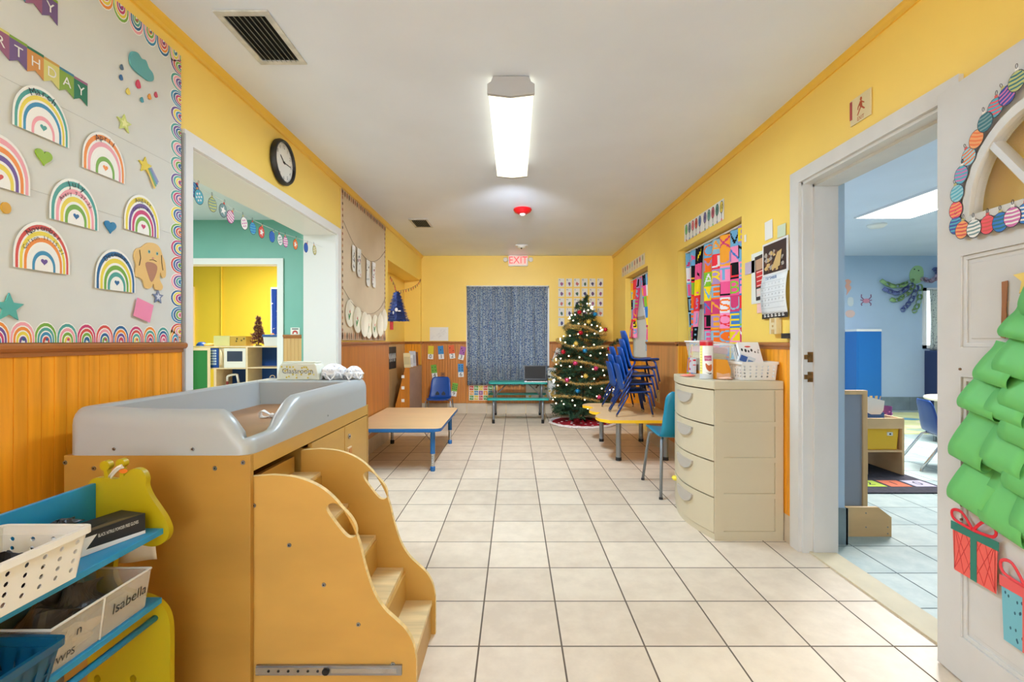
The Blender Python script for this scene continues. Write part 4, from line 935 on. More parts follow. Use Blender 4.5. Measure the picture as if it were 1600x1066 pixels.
# letter print curtains
PAL = [(240, 96, 150), (30, 30, 34), (250, 220, 40), (120, 180, 220), (250, 120, 40), (180, 150, 200), (240, 60, 70), (140, 200, 60), (70, 130, 200), (250, 170, 60), (250, 150, 190), (236, 232, 236), (150, 190, 210), (214, 70, 120)]
LPM = [pattern_material('print_%d' % i, c, tuple(int(v*.93) for v in c), 30, .3) for i, c in enumerate(PAL)]
def letter_cells(nu, nz, cx, cz, seed, txt='SNYVENSDELAUTLVRIMBWTCJPCLFUGABKNZXQ'):
    """colour cells with one letter each; rows run upward"""
    rnd = random.Random(seed); cells = {}
    rows = nz//cz+1; cols = nu//cx+1
    for j in range(rows):
        for i in range(cols):
            bgc = rnd.randrange(len(PAL)); fg = rnd.randrange(len(PAL))
            while fg == bgc or sum(abs(a-b) for a, b in zip(PAL[fg], PAL[bgc])) < 190: fg = rnd.randrange(len(PAL))
            cells[(i, j)] = (bgc, fg, letter_raster(txt[(i*5+j*7+seed) % len(txt)], cx, cz))
    def f(i, j, flip=False):
        c = cells[(i//cx, j//cz)]; return c[1] if ((i % cx), j % cz) in c[2] else c[0]
    return f
W1X = XR+ND
# window_2 (near): wide right half hangs straight, left half is tied back; u = Y (far -> near reads left -> right)
def lc(nu, nz, cx, cz, seed):
    f = letter_cells(nu, nz, cx, cz, seed); return f
def cur2(label, ua, ub, z0, z1, folds, depth, cx, cz, ncx, ncz, seed, wf=None, off=.045, group=None):
    nu, nz = cx*ncx, cz*ncz
    f = letter_cells(nu, nz, cx, cz, seed)
    return curtain('curtain', label, 'R', (ua, ub), z0, z1, folds, depth, LPM, X=W1X, off=off, nz=nz, nu=nu, width_fn=wf, cellmat=lambda i, j: f(i, j), seed=seed, group=group)
Y0 = RW(1158, 0, W1X)[0]; Y1 = RW(1104, 0, W1X)[0]
# s must run left -> right in view, i.e. from far (large Y) to near; with sg=-1, pass reversed u
cur2('right half of the near window letter-print curtain, hanging straight', 4.02, 3.235, .86, 1.925, 5, .018, 18, 18, 5, 9, 4)
def tied(uc_top, w_top, uc_tie, w_tie, v_tie, w_bot, uc_bot):
    def f(v):
        if v > v_tie:
            k = ((v-v_tie)/(1-v_tie))**.75; c = uc_tie+(uc_top-uc_tie)*k; w_ = w_tie+(w_top-w_tie)*k
        else:
            k = ((v_tie-v)/v_tie)**.8; c = uc_tie+(uc_bot-uc_tie)*k; w_ = w_tie+(w_bot-w_tie)*k*(1.6-.6*k)
        return (c+w_/2, c-w_/2)
    return f
def tie_band(th, u, z, w_, side=-1, mid=0, z0=0, m=None):
    mb = MB(); mb.M = Matrix.Translation((side*(u-mid), z-z0, .045)); mb.prism(ell(0, 0, w_/2+.012, .032, 20), -.012, .012, 'y'); mb.build('tie_band', m or LPM[3], th)
th = cur2('left half of the near window letter-print curtain, tied back with a hanging tail', 4.43, 4.08, .70, 1.925, 5, .018, 16, 18, 3, 9, 9, tied(4.24, .36, 4.26, .07, .33, .17, 4.33))
tie_band(th, 4.26, .70+.33*1.225, .07, -1, 4.255, .70)
th = cur2('left half of the farther window letter-print curtain, tied with a short tail', 6.54, 6.10, 1.16, 1.93, 4, .016, 14, 16, 3, 6, 13, tied(6.30, .42, 6.40, .12, .30, .34, 6.44))
tie_band(th, 6.40, 1.16+.30*.77, .12, -1, 6.32, 1.16, LPM[6])
th = cur2('right half of the farther window letter-print curtain, tied in a knot', 6.05, 5.52, 1.00, 1.93, 5, .016, 14, 16, 4, 7, 17, tied(5.80, .50, 5.66, .16, .32, .13, 5.72))
tie_band(th, 5.66, 1.00+.32*.93, .15, -1, 5.785, 1.0, LPM[13])
for lab, y0, y1, z in (('white rod over the near letter-print curtain', 3.22, 4.465, 1.937), ('white rod over the farther letter-print curtain', 5.485, 6.585, 1.942)):
    th = thing('curtain_rod', lab, 'curtain rod', (W1X-.045, (y0+y1)/2, z)); mb = MB(); mb.cyl((0, -(y1-y0)/2, 0), (0, (y1-y0)/2, 0), .007, n=8); mb.build('rod', WHT, th)

# ================================================================== CHRISTMAS TREE
TC = (.945, 6.60); rnd = random.Random(11)
def tree_r(z):                                            # outline read from the photograph
    pts = [(.10, .30), (.16, .42), (.35, .40), (.6, .40), (.85, .37), (1.1, .33), (1.3, .24), (1.5, .15), (1.64, .09), (1.72, .03), (1.8, .0)]
    for (a, ra), (b, rb) in zip(pts, pts[1:]):
        if a <= z <= b: return ra+(rb-ra)*(z-a)/(b-a)
    return .02
def needle_tree(th, c, h0, h1, rf, nb, seed, nl, mats, dens=34, droop=.12, trunk=True, name='foliage', wd=.0022):
    rn = random.Random(seed); mb = MB()
    for i in range(nb):
        t_ = (i+.5)/nb; z = h0+(h1-h0)*(t_**1.15); R_ = rf(z); a = i*2.399963+rn.uniform(-.25, .25); L_ = R_*rn.uniform(.78, 1.08)
        d = Vector((math.cos(a), math.sin(a), 0)); n_tw = 3 if L_ > .15 else 2
        stems = [(Vector((c[0], c[1], z)), Vector((c[0], c[1], z))+d*L_+Vector((0, 0, -droop*L_+.03*rn.uniform(-1, 1.4))))]
        for q in range(n_tw*2):
            k = rn.uniform(.35, .85); b0 = stems[0][0].lerp(stems[0][1], k); sa = a+rn.choice((-1, 1))*rn.uniform(.4, .9)
            stems.append((b0, b0+Vector((math.cos(sa), math.sin(sa), rn.uniform(-.3, .35)))*L_*rn.uniform(.28, .5)))
        for p0, p1 in stems:
            ln = (p1-p0).length; n_ = max(6, int(dens*ln/.16)); ax = (p1-p0).normalized(); u = ax.orthogonal().normalized(); v = ax.cross(u)
            for k in range(n_):
                f = rn.random()**.7; p = p0.lerp(p1, f); an = rn.uniform(0, 2*PI); dr = (u*math.cos(an)+v*math.sin(an)+ax*rn.uniform(.3, 1.1)).normalized()
                l_ = nl*rn.uniform(.7, 1.2); s_ = dr.orthogonal().normalized()*wd; m_ = rn.choice((0, 0, 1, 2)); mb.poly([p-s_, p+s_, p+dr*l_], m_)
    mb.keep = True; mb.build(name, mats, th)
    return mb
GR = [M('needle_green', (38, 74, 50), .6), M('needle_dark', (24, 50, 38), .6), M('needle_light', (62, 98, 62), .6)]
ct_ = thing('christmas_tree', 'green artificial Christmas tree with lights and garland near the far right corner', 'christmas tree', (0, 0, 0))
needle_tree(ct_, TC, .14, 1.70, tree_r, 190, 4, .05, GR, dens=40, wd=.0030)
mb = MB()
for (x0, y0, z0), (x1, y1, z1) in (((TC[0]-.2, TC[1]-.2, .30), (AT(866, 640, 6.4))), ((TC[0]-.1, TC[1], .3), AT(863, 622, 6.5)), ((TC[0]+.2, TC[1]-.1, .95), AT(966, 532, 6.45)), ((TC[0], TC[1], 1.62), AT(918, 462, 6.6)), ((TC[0]+.2, TC[1]-.2, .2), AT(940, 655, 6.35)), ((TC[0]-.2, TC[1]-.2, .2), AT(893, 655, 6.35))):
    p0, p1 = Vector((x0, y0, z0)), Vector((x1, y1, z1)); ax = (p1-p0).normalized(); u = ax.orthogonal().normalized(); v = ax.cross(u)
    for k in range(300):
        f = rnd.random(); p = p0.lerp(p1, f); an = rnd.uniform(0, 2*PI); dr = (u*math.cos(an)+v*math.sin(an)+ax*.6).normalized(); s_ = dr.orthogonal()*.003
        mb.poly([p-s_, p+s_, p+dr*.045], rnd.randrange(3))
mb.build('stray_branches', GR, ct_)
mb = MB(); mb.cyl((TC[0], TC[1], .02), (TC[0], TC[1], 1.66), .016, .005, 8); mb.build('trunk', M('trunk_brown', (70, 50, 36), .8), ct_)
mb = MB(); mb.cyl((TC[0], TC[1], .012), (TC[0], TC[1], .06), .03, n=10)
for k in range(4):
    a = PI/4+k*PI/2; mb.tube([(TC[0], TC[1], .07), (TC[0]+.22*math.cos(a), TC[1]+.22*math.sin(a), .022)], .008, 6)
mb.build('stand', M('stand_green', (20, 50, 30), .5), ct_)
sk = thing('tree_skirt', 'red tree skirt with a white fur trim spread under the Christmas tree', 'tree skirt', (TC[0]-.02, TC[1]-.06, 0))
mb = MB(); mb.grid(lambda u, v: ((.06+.36*v)*math.cos(2*PI*u), (.06+.36*v)*math.sin(2*PI*u), .010+.05*(1-v)**2*abs(math.sin(7*PI*u+1))+.006*math.sin(22*u)), 90, 12, cu=True); mb.build('cloth', M('skirt_red', (168, 14, 34), .8, grain=(12, 12, 12), amt=.15), sk, smooth=True, solid=.003)
mb = MB(); mb.tube([(.435*math.cos(a)+.006*math.sin(9*a), .435*math.sin(a)+.006*math.cos(11*a), .016) for a in [2*PI*i/80 for i in range(80)]], [.024+.004*math.sin(i*1.7) for i in range(80)], 8, closed=True)
mb.v = [(x, y, max(.003, z*.8)) for x, y, z in mb.v]; mb.build('fur_trim', M('white_fur', (224, 214, 210), .95, grain=(90, 90, 90), amt=.25, bump=.6), sk, smooth=True)
mb = MB()
for k in range(14):
    a = -PI*.95+k*PI*.9/14; r = .22+.09*(k % 3)
    for j in range(3): mb.box(r*math.cos(a)-.016+.004*j, r*math.cos(a)+.016-.004*j, r*math.sin(a)-.003+.012*j, r*math.sin(a)+.003+.012*j, .034, .037)
mb.build('snowflake_print', C((226, 214, 214)), sk)
# string lights: one string, bulbs as parts
sl_ = thing('string_lights', 'string of small warm white lights wound round the Christmas tree', 'string lights', (0, 0, 0))
NB = 100; pts = []; TRI = lambda q: 4*abs(q % 1-.5)-1
for i in range(NB):
    t_ = (i+.5)/NB; z = .2+1.45*t_**1.1; a = -PI/2-.12+1.9*TRI(5.2*t_)
    r = tree_r(z)*1.0+.01; pts.append((TC[0]+r*math.cos(a), TC[1]+r*math.sin(a), z+rnd.uniform(-.025, .025)))
# keep most bulbs on the room side of the tree
BULB = M('lit_bulb', (255, 238, 200), .4, emit=5)
mb = MB(); mb.ball((0, 0, 0), .0095, 8); b0 = mb.build('bulb', BULB, sl_, smooth=True); b0.location = pts[0]
for p in pts[1:]:
    b_ = b0.copy(); COL.objects.link(b_); b_.location = p
mb = MB(); wire = []
for i in range(NB*2):
    t_ = i/(NB*2); z = .2+1.45*t_**1.1; a = -PI/2-.12+1.9*TRI(5.2*t_); r = tree_r(z)*.97; wire.append((TC[0]+r*math.cos(a), TC[1]+r*math.sin(a), z))
mb.tube(wire, .0016, 4); mb.build('wire', M('wire_green', (20, 50, 30), .6), sl_)
# gold tinsel garland, one long spiral
tg_ = thing('tinsel_garland', 'gold tinsel garland wound in loops round the Christmas tree', 'garland', (0, 0, 0))
mb = MB(); K = 1500
for i in range(K):
    t_ = i/K; z = .34+1.06*t_; a = -2*PI*4.6*t_-1.2; r = tree_r(z)*1.02+.02; zz = z+.03*math.sin(a*2.5)
    c0 = Vector((TC[0]+r*math.cos(a), TC[1]+r*math.sin(a), zz))
    for k in range(7):
        dr = Vector((rnd.gauss(0, 1), rnd.gauss(0, 1), rnd.gauss(0, 1))).normalized(); s_ = dr.orthogonal().normalized()*.0036; mb.poly([c0-s_, c0+s_, c0+dr*.036], 0 if k % 3 else 1)
mb.keep = True; mb.build('tinsel', [M('gold_foil', (224, 184, 92), .3, .55), M('pale_gold_foil', (240, 220, 160), .25, .5)], tg_)
# ornaments: one kind copied; position words make each label its own
OC = {'red': (190, 20, 44), 'pink': (206, 60, 110), 'blue': (30, 130, 180), 'gold': (220, 190, 90)}
orn = [(905.5, 488, 'red', 'on the left flank just under the treetop'), (930, 491, 'blue', 'on the right flank just under the treetop'), (907, 520, 'red', 'left of centre on the second tier of the tree'), (946, 515, 'red', 'at the right edge of the upper part of the tree'),
       (880, 550, 'red', 'at the left edge halfway up the tree'), (914, 548, 'blue', 'at the middle of the tree just above the wide garland'), (952, 545, 'red', 'at the right edge halfway up the tree'), (899, 567.5, 'pink', 'left of centre under the wide garland'), (931, 575.5, 'pink', 'right of centre under the wide garland'),
       (886, 594, 'pink', 'at the lower left of the tree'), (902.5, 611, 'blue', 'low on the tree left of centre'), (936, 621, 'pink', 'low on the tree right of centre near the stacked chairs'), (915, 588, 'gold', 'at the centre of the tree between two garland loops'), (900, 537, 'gold', 'left of centre above the wide garland'), (920, 503, 'gold', 'near the top at the centre of the tree')]
mb = MB(); mb.lathe([(0, -.026)]+[(.026*math.sin(PI*i/12), -.026*math.cos(PI*i/12)) for i in range(1, 12)]+[(0, .026)], n=20)
sph = {}
for px, py, c_, where in orn:
    z = 1.12+(533-py)*6.25/748; r = tree_r(z)+.035; x0 = (px-804)/748*6.3; dx = x0-TC[0]; dy = math.sqrt(max(.0005, r*r-dx*dx)); Y = TC[1]-dy; x, y, z = AT(px, py, Y)
    th = thing('christmas_bauble', 'small %s bauble %s' % (c_, where), 'ornament', (x, y, z), group='baubles on the Christmas tree')
    if c_ not in sph:
        m1 = MB(); m1.ball((0, 0, 0), .027, 16)
        for q in range(8):
            a = q*PI/4; m1.cyl((.024*math.cos(a), 0, .024*math.sin(a)), (.04*math.cos(a), 0, .04*math.sin(a)), .006, .001, 6)
        g = m1.build('ball', M('bauble_'+c_, OC[c_], .18, .3), th, smooth=True); m2 = MB(); m2.cyl((0, 0, .025), (0, 0, .036), .006, n=8); h = m2.build('cap', M('gold_foil', OC['gold']), th); sph[c_] = (g, h)
    else:
        for g in sph[c_]:
            q = g.copy(); COL.objects.link(q); q.parent = th

# ================================================================== LEFT WALL: BIRTHDAY BOARD
bd = thing('bulletin_board', 'white paper-covered birthday board with a rainbow scalloped border', 'bulletin board', mat=wall_frame('L', 1.325, 1.728, .001))
BW = .725; BH = .613
mb = MB(); mb.box(-BW, BW, -BH, BH, 0, .010); mb.build('backing', M('board_paper', (212, 212, 206), .7, grain=(5, 5, 5), amt=.03), bd)
mb = MB()
for v in (.13, -.16): mb.box(-BW, BW, v-.0004, v+.0004, .010, .0108)
mb.build('paper_seam', C((186, 184, 178)), bd)
RB = [(212, 80, 70), (236, 140, 50), (232, 210, 70), (120, 170, 60), (60, 140, 180), (110, 80, 150), (200, 60, 110), (80, 160, 150), (236, 160, 170), (40, 100, 150)]
RBM = [C(c) for c in RB]+[C((240, 238, 232)), INK]
def arch(cx, cy, a, b, n=14, leg=.25):
    """half-ellipse on short straight legs: outline points, base at cy"""
    lb = b*leg; return [(cx+a, cy)]+ell(cx, cy+lb, a, b-lb, n, 0, PI, False)+[(cx-a, cy)]
def rainbow_bands(mb, cx, cy, a, b, cols, z, white=10, t=.0003, M_=None, n=14, gap=.35):
    mb.sheet(arch(cx, cy, a, b, n), z, white, t); k = len(cols); zz = z+t
    for i, c in enumerate(cols):
        sp_ = .86 if n < 16 else .66; f0 = .94-sp_*i/k; f1 = f0-sp_/k*(1-gap); mb.sheet(arch(cx, cy, a*f0, b*f0, n), zz, c, t); zz += t; mb.sheet(arch(cx, cy, a*f1, b*f1, n), zz, white, t); zz += t
    return zz
def strip(name, n, pitch, place, seed):
    rn = random.Random(seed); mb = MB()
    for i in range(n):
        place(mb, i); cols = rn.sample(range(10), 4); rainbow_bands(mb, 0, 0, pitch*.52, .064, cols, .0102+.0008*(i % 2), t=.0002, n=10, gap=.3); mb.sheet(ell(0, .010, .0045, .005, 8), .0145, rn.choice((6, 9)), .0002)
    mb.M = None; return mb.build(name, RBM, bd)
strip('border_strip', 21, .0695, lambda mb, i: setattr(mb, 'M', Matrix.Translation((BW-.035-.0695*i, -BH, 0))), 1)
strip('border_strip', 17, .0705, lambda mb, i: setattr(mb, 'M', Matrix.Translation((BW, -BH+.045+.0705*i, 0)) @ Matrix.Rotation(PI/2, 4, 'Z')), 2)
strip('border_strip', 21, .0695, lambda mb, i: setattr(mb, 'M', Matrix.Translation((BW-.035-.0695*i, BH, 0)) @ Matrix.Rotation(PI, 4, 'Z')), 3)
def heart(cx, cy, s):
    return [(cx+s*.0625*16*math.sin(t)**3, cy+s*.0625*(13*math.cos(t)-5*math.cos(2*t)-2*math.cos(3*t)-math.cos(4*t))) for t in [2*PI*i/28 for i in range(28)]]
def star(cx, cy, r, k=.45, rot=0):
    return [(cx+(r if i % 2 == 0 else r*k)*math.sin(2*PI*i/10+rot), cy+(r if i % 2 == 0 else r*k)*math.cos(2*PI*i/10+rot)) for i in range(10)]
BO = .0125
def month(txt, u, z, cols, label, hc, extra=None, dots=None):
    th = thing('rainbow_cutout', label, 'cutout', mat=wall_frame('L', u, z, .0165, rot=-.0), group='rainbow month cutouts on the birthday board')
    mb = MB(); a, b = .086, .147
    mb.sheet(arch(0, 0, a, b, 20), 0, 10, .0006); zz = rainbow_bands(mb, 0, 0, a, b, cols, .0006, n=20)
    mb.sheet(heart(0, .028, .0105), zz, hc, .0003); fn = mb.build('paper', RBM, th)
    mb = MB()
    L_ = len(txt); R0 = .0765
    for i, ch in enumerate(txt):
        an = (i-(L_-1)/2)*(.195 if L_ > 5 else .23); mb.text(ch, R0*math.sin(an)*.95, .037+.098*math.cos(an)*.98-.004, .024 if L_ > 5 else .029, zz+.0005, rot=-an)
    if extra:
        for i, ch in enumerate(extra):
            an = (i-(len(extra)-1)/2)*.15; mb.text(ch, .066*math.sin(an), .030+.074*math.cos(an)-.004, .017, zz+.0005, rot=-an)
    mb.build('lettering', INK, th)
month('March', 1.443, 1.735, [7, 2, 4, 10, 8], 'teal-edged rainbow cutout reading March', 7)
month('April', 1.662, 1.693, [1, 8, 10, 3], 'orange-edged shiny rainbow cutout reading April', 1)
month('July', 1.551, 1.496, [7, 8, 2, 3], 'teal and pink rainbow cutout reading July, above November', 9, 'Avery 7-27-22')
month('August', 1.832, 1.530, [2, 5, 6, 3], 'lime-edged rainbow cutout reading August', 6, 'Cooper 8-22')
month('November', 1.445, 1.331, [0, 2, 1, 10, 4], 'red-edged rainbow cutout reading November', 5, 'Colson 11-15-21')
month('December', 1.710, 1.300, [9, 2, 3, 7], 'blue-edged rainbow cutout reading December beside the tan dog drawing', 9)
month('', 1.320, 1.545, [8, 1, 5, 2], 'pink-edged rainbow cutout cut off by the left edge of the picture', 0)
def cutout(name, label, cat, px, py, outline, mats, size=None, t=.004, off=BO, rot=0, extra=None, side='L', group=None, u=None, z=None):
    if u is None: u, z = LW(px, py) if side == 'L' else RW(px, py)
    th = thing(name, label, cat, mat=wall_frame(side, u, z, off, rot), group=group)
    mb = MB(); mb.sheet(outline, 0, 0, t); mb.build('paper', mats, th)
    if extra: extra(th, t)
    return th
cutout('heart_cutout', 'lime green paper heart under the March rainbow', 'cutout', 61, 245, heart(0, 0, .026), C((146, 182, 26)))
cutout('heart_cutout', 'blue paper heart between the July and August rainbows', 'cutout', 166, 354, heart(0, 0, .024), C((34, 120, 168)))
cutout('star_cutout', 'yellow-green paper star above the August rainbow', 'cutout', 188, 193, star(0, 0, .034), C((196, 204, 110)), extra=lambda th, t: MB().sheet(star(0, 0, .018), t, 0).build('inner_star', C((226, 226, 150)), th))
cutout('star_cutout', 'small grey-blue paper star under the dog drawing', 'cutout', 241, 464, star(0, 0, .030), C((120, 130, 158)), extra=lambda th, t: MB().sheet(star(0, 0, .015), t, 0).build('inner_star', C((210, 212, 220)), th))
cutout('star_cutout', 'teal paper star at the left edge of the picture', 'cutout', 6, 481, star(0, 0, .042), C((84, 170, 160)))
cutout('dot_cutout', 'small mustard paper dot at the left edge above the November rainbow', 'cutout', 1, 325, ell(0, 0, .013, .016), C((214, 160, 40)))
def sh(th, t):
    mb = MB()
    for i, c in enumerate(((226, 190, 80), (120, 170, 110), (110, 150, 190), (150, 150, 190))):
        mb.sheet([(.004+.007*i, -.012+.004*i), (.010+.007*i, -.008+.004*i), (.050+.006*i, -.070+.010*i), (.043+.006*i, -.076+.010*i)], t, i)
    mb.build('rainbow_tail', [C((226, 190, 80)), C((120, 170, 110)), C((110, 150, 190)), C((150, 150, 190))], th)
cutout('shooting_star_cutout', 'yellow shooting star cutout with a striped tail near the border', 'cutout', 221, 259, star(0, 0, .034), C((220, 196, 50)), extra=sh)
cl = smooth_path([(-.055, .01), (-.045, .035), (-.02, .045), (.0, .035), (.02, .04), (.035, .02), (.055, .01), (.06, -.012), (.04, -.03), (.01, -.032), (-.02, -.03), (-.05, -.018)], 4, True)
cutout('cloud_cutout', 'teal paper cloud near the top right of the birthday board', 'cutout', 214, 106, cl, C((96, 164, 164)), t=.007)
for px, py, c_, s_, w_ in ((184, 106, (90, 110, 130), .010, 'grey raindrop cutout left of the cloud'), (183, 122, (50, 100, 150), .010, 'blue raindrop cutout at the lower left of the cloud'), (210, 133, (206, 60, 90), .016, 'large pink raindrop cutout under the cloud'), (194, 144, (226, 200, 90), .012, 'yellow raindrop cutout, lowest at the left'),
                           (228, 152, (226, 150, 50), .011, 'orange raindrop cutout right of the yellow one'), (238, 149, (200, 70, 90), .011, 'small red raindrop cutout nearest the border'), (216, 157, (60, 140, 160), .010, 'teal raindrop cutout lowest under the cloud')):
    cutout('raindrop_cutout', w_, 'cutout', px, py, smooth_path([(0, s_*1.3), (s_*.7, -.1*s_), (0, -s_*.8), (-s_*.7, -.1*s_)], 3, True), C(c_), group='raindrop cutouts under the paper cloud')
TAN = C((226, 186, 116))
dog = smooth_path([(-.02, .085), (.02, .09), (.045, .078), (.06, .05), (.075, .02), (.078, -.03), (.06, -.04), (.048, -.02), (.045, -.05), (.062, -.075), (.05, -.092), (.02, -.09), (.012, -.07), (-.005, -.09), (-.03, -.09), (-.042, -.065), (-.06, -.055), (-.08, -.05), (-.075, -.01), (-.085, .02), (-.075, .05), (-.05, .062)], 3, True)
def dogx(th, t):
    mb = MB(); mb.sheet(smooth_path([(-.03, .005), (.005, .012), (.03, .0), (.022, -.035), (.0, -.065), (-.018, -.035)], 3, True), t, 0); mb.build('chest_patch', C((176, 124, 96)), th)
    mb = MB()
    for x in (-.012, .03): mb.sheet(ell(x, .052, .006, .007, 12), t, 0); mb.sheet(ell(x, .052, .0025, .003, 8), t+.0007, 1)
    mb.sheet(ell(.008, .030, .006, .004, 10), t, 2); mb.build('face', [C((120, 176, 170)), INK, C((214, 150, 130))], th)
    mb = MB(); z_ = t+.001
    for L_ in ([(-.06, .05), (-.055, .02), (-.062, -.01)], [(.052, .05), (.054, .02), (.06, -.01)], [(-.01, .02), (.008, .024), (.026, .02)]): mb.tube([(x, y, z_) for x, y in L_], .0011, 4)
    mb.build('drawn_lines', INK, th)
cutout('dog_drawing', 'tan paper dog drawing with long ears right of the December rainbow', 'drawing', 230, 415, dog, TAN, extra=dogx)
cutout('sticky_note', 'pink sticky note curling off the birthday board', 'sticky note', 217, 485, rect(-.042, .042, -.036, .036), C((238, 140, 176)), rot=-.28, t=.001, off=.018)
FLC = [(112, 84, 130), (206, 140, 60), (208, 200, 110), (130, 160, 40), (24, 110, 70), (196, 150, 60), (60, 120, 140), (150, 90, 120)]
def banner(txt, uend, zc, label, ofs):
    n = len(txt); p = .0495; th = thing('banner', label, 'banner', mat=wall_frame('L', uend-n*p/2, zc, BO+.001))
    for i, ch in enumerate(txt):
        x = (i-(n-1)/2)*p; mb = MB(); h = .036; sg = -.002*i
        mb.sheet([(x-p/2, h+sg), (x+p/2, h+sg), (x+p/2, -h+sg-.004), (x, -h+.012+sg), (x-p/2, -h+sg-.004)], 0, 0, .0012); mb.sheet(rect(x-p/2, x+p/2, h-.008+sg, h+sg), .0012, 1, .0003)
        f_ = mb.build('flag', [C(FLC[(i+ofs) % 8]), C(FLC[(i+ofs+3) % 8])], th); mb = MB(); mb.text(ch, x, -.002+sg, .043, .0022); mb.build('lettering', PAPER, f_)
banner('BIRTHDAY', 1.598, 1.957, 'paper pennant banner reading BIRTHDAY', 5)
banner('HAPPY', 1.494, 2.152, 'paper pennant banner reading HAPPY, higher on the board', 4)

# ---- clock
ck = thing('wall_clock', 'round black-rimmed wall clock above the cased opening', 'clock', mat=wall_frame('L', 2.945, 2.218, 0))
mb = MB(); mb.lathe([(.118, 0), (.136, .004), (.138, .022), (.130, .036), (.120, .036), (.116, .022)], n=48); mb.build('rim', BLACK, ck, smooth=True, auto=.7)
mb = MB(); mb.cyl((0, 0, .004), (0, 0, .020), .119, n=48); mb.build('dial', PAPER, ck)
mb = MB()
for k in range(1, 13):
    a = k*PI/6; mb.text(str(k), .094*math.sin(a), .094*math.cos(a), .030, .0205)
for k in range(60):
    a = k*PI/30; mb.M = Matrix.Rotation(-a, 4, 'Z'); mb.sheet(rect(-.0008, .0008, .109, .114), .0203); mb.M = None
mb.build('numerals', INK, ck)
for ang, ln, wd in ((math.radians(305), .055, .007), (math.radians(90), .085, .005)):
    mb = MB(); mb.M = Matrix.Rotation(-ang, 4, 'Z'); mb.box(-wd/2, wd/2, -.014, ln, .022, .0232); mb.build('hand', INK, ck)
mb = MB(); mb.cyl((0, 0, .02), (0, 0, .026), .006, n=12); mb.build('hub', INK, ck)

# ---- ornament garland strung across the cased opening
def ornament(mb, s, base, st, cap, kind='stripe', seed=0, n=18, z=0):
    """flat printed bauble of radius s centred at the origin"""
    t_ = .0006; mb.sheet(ell(0, 0, s*1.08, s*1.14, n), z, INK_I, t_); mb.sheet(ell(0, 0, s, s*1.06, n), z+t_, base, t_*.5)
    for k in (-.6, -.15, .3, .7) if kind == 'stripe' else ():
        w_ = s*math.sqrt(1-k*k)*.98; mb.sheet([(-w_, s*(k-.08)), (0, s*(k-.16)), (w_, s*(k-.08)), (w_*.95, s*(k+.10)), (0, s*(k+.04)), (-w_*.95, s*(k+.10))], z+t_*1.6, st, t_*.4)
    if kind == 'dots':
        for i in range(7): a = i*PI/3; r = s*.55 if i else 0; mb.sheet(ell(r*math.cos(a), r*math.sin(a), s*.17, s*.17, 8), z+t_*1.6, st, t_*.4)
    if kind == 'star': mb.sheet(star(0, 0, s*.75), z+t_*1.6, st, t_*.4)
    mb.sheet([(-s*.24, s*1.0), (s*.24, s*1.0), (s*.2, s*1.38), (-s*.2, s*1.38)], z, cap, t_)
    lp_ = ell(0, s*1.62, s*.13, s*.26, 10); mb.tube([(x, y, z+.0006) for x, y in lp_], .0008, 4, INK_I, closed=True)
ORP = [(60, 80, 160), (80, 170, 190), (190, 196, 120), (120, 150, 150), (206, 110, 170), (214, 80, 70), (40, 120, 200), (236, 120, 50), (40, 60, 160), (200, 190, 120), (236, 232, 226), (40, 110, 120), (240, 160, 90), (236, 80, 90), (150, 200, 210)]
INK_I = len(ORP); ORM = [C(c) for c in ORP]+[C((50, 44, 60))]
og = thing('ornament_garland', 'paper garland of Christmas ornament cutouts strung across the cased opening', 'garland', (0, 0, 0))
gX = -1.545
gp = [(304, 297, 0, 1), (310, 308, 1, 10), (332, 320, 2, 3), (348, 329, 3, 10), (360, 339, 4, 10), (381, 349, 10, 4), (395, 357, 1, 6), (408, 363, 5, 10), (425, 370, 6, 0), (437, 375, 10, 11), (446, 378, 4, 10), (461, 382, 7, 10), (478, 387, 8, 6), (491, 391, 9, 10)]
wpt = []
for i, (px, py, c1, c2) in enumerate(gp):
    Y, z = LW(px, py, gX); mb = MB(); ornament(mb, .033, c1, c2, (5, 12, 9)[i % 3], ('stripe', 'dots', 'stripe', 'star')[i % 4]); o_ = mb.build('ornament_cutout', ORM, og)
    o_.matrix_local = wall_frame('L', Y, z, 0, rot=(-.5, .3, .1, -.2)[i % 4], X=gX+.002*(i % 2)); wpt.append((gX-.001, Y, z+.05))
mb = MB(); mb.tube([(gX-.001, O0+.012, wpt[0][2]+.03)]+wpt+[(gX-.001, O1-.012, wpt[-1][2]+.004)], .0012, 5); mb.build('string', C((200, 200, 200)), og)

# ---- beige bulletin board
b2 = thing('bulletin_board', 'beige paper bulletin board with a brown leaf border on the left wall', 'bulletin board', mat=wall_frame('L', 4.625, 1.755, .001))
bw, bh_ = .665, .628
mb = MB(); mb.box(-bw, bw, -bh_, bh_, 0, .010); mb.build('backing', M('beige_board_paper', (216, 196, 166), .75, grain=(5, 5, 5), amt=.03), b2)
mb = MB(); rn = random.Random(3); BR = [C((120, 78, 50)), C((190, 130, 90)), C((84, 66, 48)), C((206, 180, 150)), C((160, 96, 70))]
def bstrip(x0, y0, dx, dy, n, wid, dp):
    for i in range(n):
        mb.M = Matrix.Translation((x0+dx*i, y0+dy*i, 0)) @ Matrix.Rotation(math.atan2(dy, dx), 4, 'Z')
        mb.sheet([(-wid/2, 0), (wid/2, 0), (wid/2, dp*.5), (0, dp), (-wid/2, dp*.5)], .0101, 3, .0004); mb.sheet(ell(0, dp*.42, wid*.26, dp*.38, 8), .0108, (0, 1, 2, 4)[i % 4], .0004)
